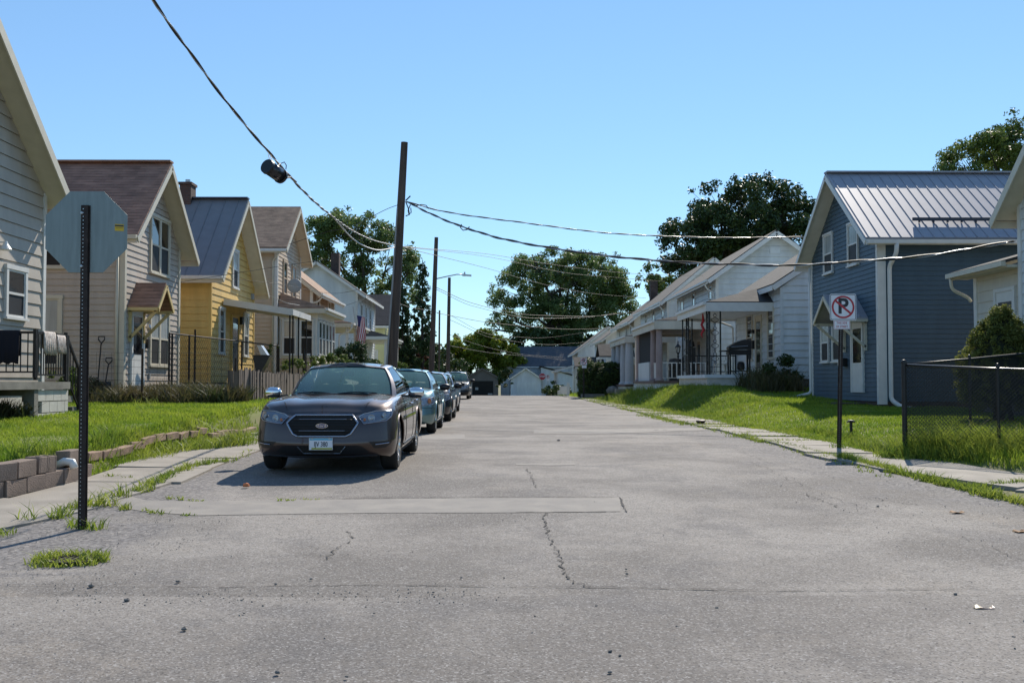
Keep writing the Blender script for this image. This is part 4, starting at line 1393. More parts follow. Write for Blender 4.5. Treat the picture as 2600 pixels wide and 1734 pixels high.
# ---------------------------------------------------------------- left 5: brown house
h = thing('house', 'brown house with white eave and curved downspout behind the beige house', 'house', (-12.5, 57.5, .6))
gable_walls(h, 'y', -15.5, -9.5, 54, 61, .9, 5.85, 8.2, 'brown_siding', .19)
gable_roof(h, 'y', 54, 61, -15.5, -9.5, 5.85, 8.2, .5, .35, 'tan_shingle', 'cream_trim')
corner_boards(h, -15.5, -9.5, 54, 61, .9, 5.85, 'trim', .1)
foundation(h, -15.5, -9.5, 54, 61, .2, .9, 'foundation')
fc = street_face(-9.5, 'L')
for u in (55.6, 59.2): window(h, fc, u, .95, 4.3, 5.5)
gutter(h, (-8.95, 53.6, 5.5), (-8.95, 61.4, 5.5)); downspout(h, [(-8.95, 54.0, 5.45), (-9.2, 54, 5.15), (-9.85, 53.9, 5.0), (-9.9, 53.92, 1)])
shed_roof(h, 'L', -9.45, -7.7, 54.2, 60.5, 4.55, 4.15, 'tan_shingle', 'cream_trim', oh=.2, hip=.6)
for yy in (54.3, 57.3, 60.3):
    mb = MB(); mb.box(-7.85, yy - .07, .6, -7.71, yy + .07, 4.0); mb.build('porch_post', 'trim', h)
mb = MB(); mb.box(-9.45, 54.2, .4, -7.65, 60.5, 1.1); mb.build('porch_floor', 'old_concrete', h)
downspout(h, [(-7.5, 54.0, 4.0), (-7.6, 54.1, 3.7), (-8.15, 54.2, 3.5), (-8.2, 54.2, 1)])
door(h, fc, 57.4, .9, 1.1, 3.1); window(h, fc, 55.5, 1.0, 1.9, 3.4)
# flag on that porch
fl = thing('flag', 'striped flag with blue corner hanging from a pole on the brown house porch', 'flag', (-7.42, 55.3, 4.5))
mb = MB(); mb.tube([(-7.62, 55.2, 5.0), (-7.5, 55.3, 4.1), (-7.42, 55.3, 3.2)], .02, 6); mb.build('flag_pole', 'galv', fl)
def flag_strip(mb, u0, u1, v0, v1):
    n = 10
    for i in range(n):
        q = []
        for (uu, t) in ((u0, i / n), (u1, i / n), (u1, (i + 1) / n), (u0, (i + 1) / n)):
            v = v0 + (v1 - v0) * t
            q.append((-7.44 + uu * .55 + .05 * math.sin(v * 4 + uu * 5), 55.28 + .09 * math.sin(uu * 9 + v * 2) - .05 * v, 4.55 - v - uu * .12))
        mb.quad(*q)
rb, wb, bb = MB(), MB(), MB()
for k in range(13):
    flag_strip(rb if k % 2 == 0 else wb, k / 13 * .8, (k + 1) / 13 * .8, 0.0 if k > 6 else .55, 1.45)
flag_strip(bb, 0, 7 / 13 * .8, 0, .55)
rb.build('red_stripe', 'flag_red', fl); wb.build('white_stripe', 'flag_white', fl); bb.build('canton', 'flag_blue', fl)

# ---------------------------------------------------------------- left 6: white gable house
h = thing('house', 'white two-storey house with its plain gable wall facing up the street, brick chimney', 'house', (-12, 75, .5))
gable_walls(h, 'y', -15.0, -9.4, 70, 79.6, .8, 7.1, 8.9, 'white_siding', .2, asym=-12)
rf = gable_roof(h, 'y', 70, 79.6, -15.0, -9.4, 7.1, 8.9, .6, .4, 'grey_shingle', 'trim', asym=-12)
corner_boards(h, -15, -9.4, 70, 79.6, .8, 7.1, 'trim', .1)
foundation(h, -15, -9.4, 70, 79.6, .2, .8, 'foundation')
fc = street_face(-9.4, 'L')
for u in (72, 74.4, 76.8): window(h, fc, u, .9, 4.8, 6.3)
mb = MB(); mb.box(-11.75, 74, 8.2, -11.2, 74.7, 10.0); mb.build('chimney', 'brick', rf)
downspout(h, [(-8.8, 70.2, 6.65), (-9.45, 69.92, 6.3), (-9.45, 69.92, .8)])
shed_roof(h, 'L', -9.35, -7.5, 70.4, 78.5, 4.75, 4.2, 'grey_shingle', 'trim', oh=.2, hip=.7)
for yy in (70.5, 73, 75.8, 78.4):
    mb = MB(); mb.box(-7.68, yy - .07, .5, -7.54, yy + .07, 4.0); mb.build('porch_post', 'trim', h)
mb = MB(); mb.box(-9.4, 70.4, .2, -7.5, 78.5, .95); mb.build('porch_floor', 'old_concrete', h)
window(h, fc, 72.4, 1.0, 1.8, 3.3); door(h, fc, 75.2, .9, .95, 3.0)

# ---------------------------------------------------------------- left 7: pale yellow-green house with dark roof
h = thing('house', 'pale yellow-green house with a dark shingled roof far down the left side', 'house', (-12, 88, .4))
gable_walls(h, 'x', -15, -9.2, 85, 91, .5, 5.9, 8.2, 'pale_yellow_siding', .2)
gable_roof(h, 'x', -15, -9.2, 85, 91, 5.9, 8.2, .5, .4, 'dark_shingle', 'trim')
fc = street_face(-9.2, 'L'); window(h, fc, 88, 1, 2, 3.6); window(h, near_face(85), -10.2, .9, 2, 3.6)
# ---------------------------------------------------------------- left 8: dark red porch house
h = thing('house', 'dark red timber porch house under the trees at the far left', 'house', (-9.5, 98, 0))
gable_walls(h, 'y', -13, -8.6, 95.5, 103, .3, 4.0, 6, 'red_brown_wood', .2)
gable_roof(h, 'y', 95.5, 103, -13, -8.6, 4.0, 6, .3, .3, 'tan_shingle', 'trim')
shed_roof(h, 'L', -8.6, -6.9, 95.6, 102, 4.2, 3.65, 'tan_shingle', 'red_brown_wood', oh=.3, gut=False)
for yy in (95.8, 98.8, 101.8):
    mb = MB(); mb.box(-7.1, yy - .1, -.1, -6.9, yy + .1, 3.4); mb.build('porch_post', 'red_brown_wood', h)
mb = MB(); mb.box(-8.6, 95.6, -.2, -6.9, 95.8, 1.5); mb.box(-7.0, 95.8, -.2, -6.85, 102, 1.3); mb.build('porch_wall', 'red_brown_wood', h)
window(h, street_face(-8.6, 'L'), 99, 1, 1.4, 2.8)

# ================================================================ RIGHT SIDE
def rail_porch(h, xw, xo, y0, y1, zf, zlow, m_floor, m_base):
    mb = MB(); mb.box(xw, y0, zf - .13, xo - .06, y1, zf); pf = mb.build('porch_floor', m_floor, h)
    mb = MB(); mb.box(xw, y0 + .06, zlow, xo + .02, y1 - .06, zf - .13); mb.build('porch_base', m_base, pf)

# ---------------------------------------------------------------- right 0: white house cut by the right edge
h = thing('house', 'white house with a low side wing, cut off by the right edge of the photo', 'house', (15, 21, .4))
gable_walls(h, 'x', 11.45, 21, 16.5, 23.7, .7, 5.05, 8.0, 'white_siding', .235)
gable_roof(h, 'x', 11.45, 21, 16.5, 23.7, 5.05, 8.0, .42, .45, 'grey_shingle', 'cream_trim', fascia_h=.18)
corner_boards(h, 11.45, 21, 16.5, 23.7, .7, 5.05, 'trim', .1)
foundation(h, 11.45, 21, 16.5, 23.7, 0, .7, 'foundation')
mb = MB()
siding_wall(mb, street_face(11.62, 'R'), [(23.75, .7), (26.35, .7), (26.35, 3.75), (23.75, 3.75)], .26); siding_wall(mb, far_face(26.35), [(11.62, .7), (18, .7), (18, 3.75), (11.62, 3.75)], .26)
wg = mb.build('wing_wall', 'cream_white_siding', h)
mb = MB(); mb.box(11.58, 26.24, .7, 11.72, 26.4, 3.75); mb.build('corner_board', 'trim', h)
mb = MB(); mb.box(11.7, 23.8, 0, 18, 26.3, .7); mb.build('wing_foundation', 'foundation', h)
r = MB(); r.slab([Vector((11.15, 23.75, 3.83)), Vector((11.15, 26.75, 3.83)), Vector((15, 26.75, 4.9)), Vector((15, 23.75, 4.9))][::-1], Vector((0, 0, -.07))); wr = r.build('wing_roof', 'grey_shingle', h)
r = MB(); r.box(11.17, 23.76, 3.66, 11.6, 26.73, 3.72); r.beam((11.14, 26.76, 3.7), (15, 26.76, 4.78), .03, .16); r.build('wing_soffit', 'cream_trim', wr)
gutter(h, (11.1, 23.76, 3.74), (11.1, 26.78, 3.74), 'cream_trim')
downspout(h, [(11.1, 26.6, 3.7), (11.13, 26.6, 3.4), (11.52, 26.55, 3.2), (11.56, 26.5, 3.1)], 'cream_trim')
fc = street_face(11.62, 'R')
door(h, fc, 24.75, .86, 1.2, 3.2, glass=(.35, .88))
window(h, street_face(11.45, 'R'), 20, 1.2, 1.8, 3.4)

# ---------------------------------------------------------------- right 1: blue house
h = thing('house', 'slate blue two-storey house with ribbed metal roof and white downspout at its corner', 'house', (16, 33.2, .4))
X0, Y0, Y1 = 10.5, 30.0, 36.4
gable_walls(h, 'x', X0, 26, Y0, Y1, .58, 5.3, 7.5, 'blue_siding', .135, lap=.018)
rf = gable_roof(h, 'x', X0, 26, Y0, Y1, 5.3, 7.5, .42, .48, 'blue_roof', 'trim', ribs=.3, ridge_cap='blue_roof', fascia_h=.15)
mb = MB()
mb.beam((11.6, Y0 + .3, 5.72), (19.4, Y0 + .3, 5.72), .06, .09)
for k in range(20): mb.box(11.77 + k * .4, Y0 + .26, 5.63, 11.81 + k * .4, Y0 + .33, 5.7)
mb.build('snow_guard', 'roof_trim', rf)
gutter(h, (10.05, Y0 - .5, 4.98), (26.4, Y0 - .5, 4.98))
mb = MB()
t = .04
mb.box(X0 - t, Y0 - t, .5, X0 + .2, Y0 - .002, 5.1); mb.box(X0 - t, Y0 - .002, .5, X0 - .004, Y0 + .1, 5.1)
mb.build('corner_board', 'trim', h)
mb = MB(); mb.box(X0 - t, Y1 - .07, .5, X0 - .004, Y1 + .03, 5.1); mb.build('corner_board', 'trim', h)
foundation(h, X0, 26, Y0, Y1, -.1, .58, 'red_brick_base')
downspout(h, [(10.85, Y0 - .5, 4.95), (10.85, Y0 - .45, 4.65), (10.78, Y0 - .1, 4.35), (10.78, Y0 - .1, .62), (11.0, Y0 - .35, .42), (11.35, Y0 - .9, .36)], 'trim', .065)
downspout(h, [(10.44, Y1 + .1, 5.0), (10.44, Y1 + .1, .75), (9.9, Y1 + .1, .62), (8.75, Y1 - 1.1, .52)], 'trim', .05)
fc = street_face(X0, 'R')
window(h, fc, 32.05, .95, 4.62, 5.85, tw=.06); window(h, fc, 34.5, .95, 4.62, 5.85, tw=.06)
window(h, fc, 34.95, .85, 1.78, 3.02, tw=.06, cur=True); window(h, fc, 33.75, .85, 1.78, 3.02, tw=.06, cur=True)
door(h, fc, 31.75, .92, .82, 2.9, glass=(.42, .9))
hood(h, fc, 31.95, 1.08, .95, 2.98, 3.72, 'blue_roof', 'cream_trim', ribs=True)
mb = MB(); fbox(mb, fc, 32.75, 33.05, 1.6, 1.85, .02, .16); lb = mb.build('letter_box', 'black_metal', h)
mb = MB(); fbox(mb, fc, 32.85, 33.1, 1.63, 1.78, .16, .2); mb.build('newspaper', 'white_plastic', lb)
mb = MB(); mb.box(9.6, 31.1, .2, 10.46, 34, .52); mb.build('door_step', 'red_brick_base', h)

# ---------------------------------------------------------------- right 2: small white house with iron porch posts
h = thing('house', 'small white house with grey hip-topped porch on black wrought iron posts', 'house', (14, 44.5, .9))
X0, Y0, Y1 = 10.5, 40.5, 48.3
gable_walls(h, 'y', X0, 18, Y0, Y1, 1.25, 4.7, 7.4, 'white_siding', .27, lap=.034)
gable_roof(h, 'y', Y0, Y1, X0, 18, 4.95, 7.4, .35, .15, 'grey_shingle', 'trim', fascia_h=.2)
foundation(h, X0, 18, Y0, Y1, .3, 1.25, 'foundation')
fc = street_face(X0, 'R')
window(h, fc, 42.0, 1.0, 2.05, 3.95, trim='cream_trim'); window(h, fc, 45.6, 1.1, 2.05, 3.95, trim='cream_trim')
door(h, fc, 44.0, .9, 1.45, 3.75, trim='cream_trim', slab='cream_trim', glass=(.1, .93))
mb = MB(); fbox(mb, fc, 44.65, 44.85, 2.5, 2.85, .02, .15); mb.build('letter_box', 'black_metal', h)
mb = MB(); fbox(mb, fc, 44.65, 44.8, 3.15, 3.3, .02, .15); mb.build('wall_lamp', 'black_metal', h)
corner_boards(h, X0, 18, Y0, Y1, 1.25, 4.7, 'white_siding', .07)
rail_porch(h, X0, 7.9, 41.7, 48.4, 1.42, .3, 'white_block', 'painted_block')
shed_roof(h, 'R', X0, 8.05, 41.75, 48.2, 4.95, 4.28, 'grey_shingle', 'trim', oh=.15, hip=1.6, fascia_h=.34)
def iron_post(h, x, y, z0, z1, ax='x', w=.42):
    mb = MB()
    a = Vector((x, y, 0)); d = Vector((1, 0, 0)) if ax == 'x' else Vector((0, 1, 0))
    q = a + d * w
    for p in (a, q): mb.box(p.x - .028, p.y - .028, z0, p.x + .028, p.y + .028, z1)
    mb.beam((a.x, a.y, z1 - .02), (q.x, q.y, z1 - .02), .03, .03); mb.beam((a.x, a.y, z0 + .3), (q.x, q.y, z0 + .3), .02, .02)
    z = z0 + .4
    while z < z1 - .45:
        for s_ in (1, -1):
            pts = []
            for k in range(17):
                t = k / 16
                pts.append((a + q) / 2 + d * (s_ * .15 * math.sin(math.pi * t) * math.cos(t * 7)) + Vector((0, 0, z + t * .48)))
            mb.tube(pts, .011, 4)
        z += .5
    return mb.build('porch_post', 'black_metal', h)
iron_post(h, 8.05, 41.85, 1.42, 4.0); iron_post(h, 8.05, 42.0, 1.42, 4.0, 'y')
iron_post(h, 8.05, 46.6, 1.42, 4.0, 'y', .5); iron_post(h, 8.05, 48.1, 1.42, 4.0)
railing(h, (8.05, 46.7, 0), (8.05, 48.1, 0), 2.3, 1.6, step=.2, name='railing')
railing(h, (8.05, 48.1, 0), (10.4, 48.1, 0), 2.3, 1.6, step=.2, name='railing')
downspout(h, [(8.0, 48.3, 4.05), (8.3, 48.3, 3.9), (9.8, 48.35, 3.8), (10.35, 48.35, 3.6), (10.35, 48.35, 1.3)])

# ---------------------------------------------------------------- right 3: tall white house with columned porch
h = thing('house', 'tall white house with mauve porch columns and lantern in front', 'house', (13.5, 59, .7))
X0, Y0, Y1 = 10.55, 53, 64.8
gable_walls(h, 'y', X0, 16.3, Y0, Y1, 1.1, 6.45, 8.5, 'white_siding', .27, lap=.034)
gable_roof(h, 'y', Y0, Y1, X0, 16.3, 6.45, 8.5, .5, .5, 'grey_shingle', 'trim', fascia_h=.2)
corner_boards(h, X0, 16.3, Y0, Y1, 1.1, 6.45, 'trim', .1)
foundation(h, X0, 16.3, Y0, Y1, .3, 1.1, 'foundation')
gutter(h, (9.98, Y0 - .5, 6.08), (9.98, Y1 + .5, 6.08)); downspout(h, [(10.0, Y0 + .2, 6.0), (10.1, Y0 + .2, 5.75), (10.45, Y0 + .2, 5.55), (10.48, Y0 + .2, 4.6)])
fc = street_face(X0, 'R')
for u in (54.4, 59.2, 63): window(h, fc, u, .95, 4.65, 6.0)
window(h, fc, 54.8, 1, 1.9, 3.6); window(h, fc, 60.6, 1, 1.9, 3.6); door(h, fc, 57.6, .95, 1.2, 3.3, slab='brown_siding')
mb = MB(); fbox(mb, near_face(Y0), 13.2, 13.7, 7.45, 7.8, .02, .05); mb.build('gable_vent', 'white_block', h)
rail_porch(h, X0, 7.6, 53.8, 62.3, 1.2, .2, 'porch_floor', 'white_block')
shed_roof(h, 'R', X0, 7.75, 53.8, 62.3, 4.8, 4.25, 'grey_shingle', 'cream_white_siding', oh=.2, hip=1.0, fascia_h=.42)
def column(h, x, y, z0, z1, m, r=.15):
    mb = MB(); mb.lathe([(r * 1.35, z0), (r * 1.35, z0 + .08), (r * 1.1, z0 + .12), (r, z0 + .2), (r * 1.02, (z0 + z1) / 2), (r * .86, z1 - .2), (r * 1.05, z1 - .14), (r * 1.25, z1 - .1), (r * 1.25, z1)], (x, y, 0), 'z', 16)
    mb.build('porch_column', m, h, smooth=False)
for yy in (53.95, 56.0, 61.9): column(h, 7.85, yy, 1.2, 3.9, 'col_mauve', .165)
mb = MB(); mb.box(7.72, 62.0, 1.2, 8.0, 62.3, 3.9); mb.build('porch_pier', 'brown_siding', h)
mb = MB(); mb.box(7.78, 57.2, 1.2, 7.9, 61.7, 2.2); mb.build('porch_parapet', 'white_siding', h)
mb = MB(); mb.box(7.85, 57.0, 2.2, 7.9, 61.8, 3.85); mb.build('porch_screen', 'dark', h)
railing(h, (8.0, 53.95, 0), (10.4, 53.95, 0), 2.1, 1.35, 'trim', step=.22, name='railing', r=.03)
railing(h, (7.85, 54.1, 0), (7.85, 55.9, 0), 2.1, 1.35, 'trim', step=.22, name='railing', r=.03)
downspout(h, [(7.55, 62.55, 4.1), (7.6, 62.5, 3.8), (7.72, 62.45, 3.6), (7.72, 62.45, 1.2), (7.6, 62.3, .9), (7.6, 62.3, .4)])

# ---------------------------------------------------------------- right 4
h = thing('house', 'white two-storey house behind the hedge with grey round porch columns', 'house', (13.4, 75, .4))
X0, Y0, Y1 = 10.5, 68.5, 81.6
gable_walls(h, 'y', X0, 16.4, Y0, Y1, .9, 6.55, 9.0, 'white_siding', .27, lap=.034)
gable_roof(h, 'y', Y0, Y1, X0, 16.4, 6.55, 9.0, .5, .4, 'grey_shingle', 'trim', fascia_h=.2)
corner_boards(h, X0, 16.4, Y0, Y1, .9, 6.55, 'trim', .1)
gutter(h, (9.97, Y0 - .4, 6.18), (9.97, Y1 + .4, 6.18)); downspout(h, [(10.0, Y0 + .2, 6.1), (10.1, Y0 + .2, 5.85), (10.42, Y0 + .2, 5.6), (10.44, Y0 + .2, 4.4)])
fc = street_face(X0, 'R')
for u in (70.2, 74.5, 78.5): window(h, fc, u, .95, 4.7, 6.1)
window(h, fc, 71, 1, 1.8, 3.3); window(h, fc, 79, 1, 1.8, 3.3); door(h, fc, 75, .9, 1, 3)
rail_porch(h, X0, 7.5, 65.6, 74.5, 1.0, .1, 'porch_floor', 'white_block')
shed_roof(h, 'R', X0, 7.65, 65.6, 74.5, 4.5, 4.0, 'grey_shingle', 'cream_white_siding', oh=.2, hip=1.0, fascia_h=.4)
for yy in (65.8, 68.6, 71.5, 74.3): column(h, 7.75, yy, 1.0, 3.7, 'col_grey', .26)
mb = MB(); mb.box(7.9, 65.7, 1.0, 8.1, 71, 2.2); mb.build('porch_parapet', 'brown_siding', h)

# ---------------------------------------------------------------- right 5, 6, 7: further houses, smaller in view
h = thing('house', 'cream-white house with shingled hood over its side door, fifth along the right side', 'house', (13.2, 91.5, .2))
X0, Y0, Y1 = 10.4, 85, 98
gable_walls(h, 'y', X0, 16, Y0, Y1, .5, 6.2, 8.4, 'cream_white_siding', .26); rf = gable_roof(h, 'y', Y0, Y1, X0, 16, 6.2, 8.4, .5, .3, 'grey_shingle', 'trim')
gutter(h, (9.87, Y0, 5.85), (9.87, Y1, 5.85)); downspout(h, [(9.9, Y0 + .2, 5.8), (10.3, Y0 + .2, 5.4), (10.33, Y0 + .2, .6)])
fc = street_face(X0, 'R')
for u in (87, 90, 95): window(h, fc, u, .9, 4.2, 5.7)
window(h, fc, 88, .9, 1.6, 3.1); door(h, fc, 92, .9, .6, 2.7)
mb = MB(); mb.box(12.4, 90, 8, 13.0, 90.7, 9.6); mb.build('chimney', 'brick', rf)
r = MB(); r.slab([Vector((7.6, 84.4, 3.2)), Vector((10.4, 84.4, 3.2)), Vector((10.4, 86.2, 4.2)), Vector((7.6, 86.2, 4.2))], Vector((0, 0, -.08)), [(0, 0), (2.8, 0), (2.8, 2.06), (0, 2.06)]); hd = r.build('door_hood', 'grey_shingle', h)
mb = MB(); mb.box(7.6, 84.42, 2.95, 10.4, 84.5, 3.18); mb.box(7.65, 84.5, 2.95, 7.73, 87.8, 3.15); mb.build('hood_fascia', 'trim', hd)
r = MB(); r.slab([Vector((10.4, 88, 3.2)), Vector((7.6, 88, 3.2)), Vector((7.6, 86.2, 4.2)), Vector((10.4, 86.2, 4.2))], Vector((0, 0, -.08))); r.build('hood_slope', 'dark_shingle', hd)
for yy in (84.7, 87.7):
    mb = MB(); mb.box(7.66, yy - .06, .3, 7.78, yy + .06, 2.95); mb.build('porch_post', 'trim', h)

h = thing('house', 'sixth house along the right side, white with a small shingled porch hood', 'house', (13, 108, -.1))
X0, Y0, Y1 = 9.8, 102, 114
gable_walls(h, 'y', X0, 15.6, Y0, Y1, .2, 5.4, 7.6, 'white_siding', .26); gable_roof(h, 'y', Y0, Y1, X0, 15.6, 5.4, 7.6, .45, .3, 'grey_shingle', 'trim')
gutter(h, (9.3, Y0, 5.05), (9.3, Y1, 5.05))
fc = street_face(X0, 'R')
for u in (104, 107, 111): window(h, fc, u, .9, 3.6, 4.9)
window(h, fc, 104, .9, 1.2, 2.6); door(h, fc, 107.6, .9, .2, 2.2)
r = MB(); r.slab([Vector((6.9, 103, 2.7)), Vector((9.8, 103, 2.7)), Vector((9.8, 104.8, 3.6)), Vector((6.9, 104.8, 3.6))], Vector((0, 0, -.08)), [(0, 0), (2.8, 0), (2.8, 2), (0, 2)]); hd = r.build('door_hood', 'grey_shingle', h)
mb = MB(); mb.box(6.95, 103.02, 2.45, 9.8, 103.1, 2.65); mb.build('hood_fascia', 'trim', hd)
for yy in (103.2, 105.6):
    mb = MB(); mb.box(7.0, yy - .06, -.3, 7.12, yy + .06, 2.5); mb.build('porch_post', 'trim', h)

h = thing('house', 'last white house on the right with an open porch, next to the stop sign', 'house', (11, 121, -.4))
X0, Y0, Y1 = 8.2, 117.5, 126
gable_walls(h, 'y', X0, 15, Y0, Y1, -.2, 4.6, 7.2, 'white_siding', .26); gable_roof(h, 'y', Y0, Y1, X0, 15, 4.6, 7.2, .5, .3, 'grey_shingle', 'trim')
window(h, near_face(Y0), 10, .9, 1.2, 2.7); window(h, near_face(Y0), 12, .9, 1.2, 2.7)
shed_roof(h, 'R', X0, 5.9, 117.6, 124, 3.2, 2.5, 'grey_shingle', 'trim', oh=.2)
for yy in (117.8, 119.8, 122, 123.8):
    mb = MB(); mb.box(5.95, yy - .08, -.5, 6.11, yy + .08, 2.3); mb.build('porch_post', 'trim', h)

# ---------------------------------------------------------------- end of the street
h = thing('garage', 'small brown gabled garage with a dark open door at the end of the street', 'garage', (-2.6, 147, -.75))
x0, x1, Y0 = -4.75, -.55, 145
gable_walls(h, 'y', x0, x1, Y0, 151, -.8, 1.85, 3.05, 'garage_brown', .16); gable_roof(h, 'y', Y0, 151, x0, x1, 1.85, 3.05, .25, .25, 'dark_shingle', 'garage_brown')
mb = MB(); fbox(mb, near_face(Y0), -3.95, -1.2, -.8, 1.35, .02, .06); gd = mb.build('garage_door', 'dark', h)  # near-black panel stands in for the shade inside the open doorway
mb = MB(); fbox(mb, near_face(Y0), -3.6, -3.2, .15, .5, .06, .1); fbox(mb, near_face(Y0), -1.9, -1.3, -.5, -.3, .06, .1); mb.build('clutter', 'grey_plastic', gd)
h = thing('garage', 'white gabled garage with a white roll-up door at the end of the street', 'garage', (3.3, 147, -.75))
x0, x1 = 1.15, 5.2
gable_walls(h, 'y', x0, x1, Y0, 151, -.8, 1.75, 3.1, 'garage_white', .2); gable_roof(h, 'y', Y0, 151, x0, x1, 1.75, 3.1, .3, .3, 'dark_shingle', 'trim')
mb = MB(); fbox(mb, near_face(Y0), 1.95, 4.75, -.8, 1.2, .03, .07)
for k in range(4): fbox(mb, near_face(Y0), 1.95, 4.75, -.78 + k * .5, -.78 + k * .5 + .46, .07, .085)
mb.build('garage_door', 'white_siding', h)
h = thing('house', 'long low white house with a big slate blue roof behind the end garages', 'house', (6, 158, -.8))
gable_walls(h, 'x', 1.0, 14, 153, 162, -.8, 3.3, 6.0, 'garage_white', .22); gable_roof(h, 'x', 1.0, 14, 153, 162, 3.6, 6.3, .4, .4, 'slate_roof', 'trim')
window(h, near_face(153), 4, .9, 1, 2.6); window(h, near_face(153), 8, .9, 1, 2.6)
h = thing('shed', 'low white lean-to wing beside the white garage', 'shed', (6.8, 150, -.8))
mb = MB(); siding_wall(mb, near_face(147.5), [(5.3, -.8), (11, -.8), (11, 1.7), (5.3, 3.2)], .22); mb.build('wall', 'garage_white', h)
mb = MB(); siding_wall(mb, near_face(147.4), [(-.2, -.8), (1.0, -.8), (1.0, 1.6), (-.2, 1.6)], .22); mb.build('wall', 'garage_white', h)
mb = MB(); mb.slab([Vector((5.2, 147.2, 3.45)), Vector((11.3, 147.2, 1.8)), Vector((11.3, 153, 1.8)), Vector((5.2, 153, 3.45))], Vector((0, 0, -.12))); mb.build('roof', 'grey_shingle', h)
# ================================================================== CARS
def cubic(xs, ys, x):
    """monotone-ish smooth interpolation (Catmull-Rom on uneven knots, clamped)"""
    if x <= xs[0]: return ys[0]
    if x >= xs[-1]: return ys[-1]
    i = max(k for k in range(len(xs) - 1) if xs[k] <= x)
    h = xs[i + 1] - xs[i]
    def d(k):
        if k == 0: return (ys[1] - ys[0]) / (xs[1] - xs[0])
        if k == len(xs) - 1: return (ys[-1] - ys[-2]) / (xs[-1] - xs[-2])
        a = (ys[k] - ys[k - 1]) / (xs[k] - xs[k - 1]); b = (ys[k + 1] - ys[k]) / (xs[k + 1] - xs[k])
        return 0 if a * b <= 0 else 2 * a * b / (a + b)
    t = (x - xs[i]) / h
    m0, m1 = d(i) * h, d(i + 1) * h
    return ys[i] * (2 * t**3 - 3 * t**2 + 1) + m0 * (t**3 - 2 * t**2 + t) + ys[i + 1] * (-2 * t**3 + 3 * t**2) + m1 * (t**3 - t**2)

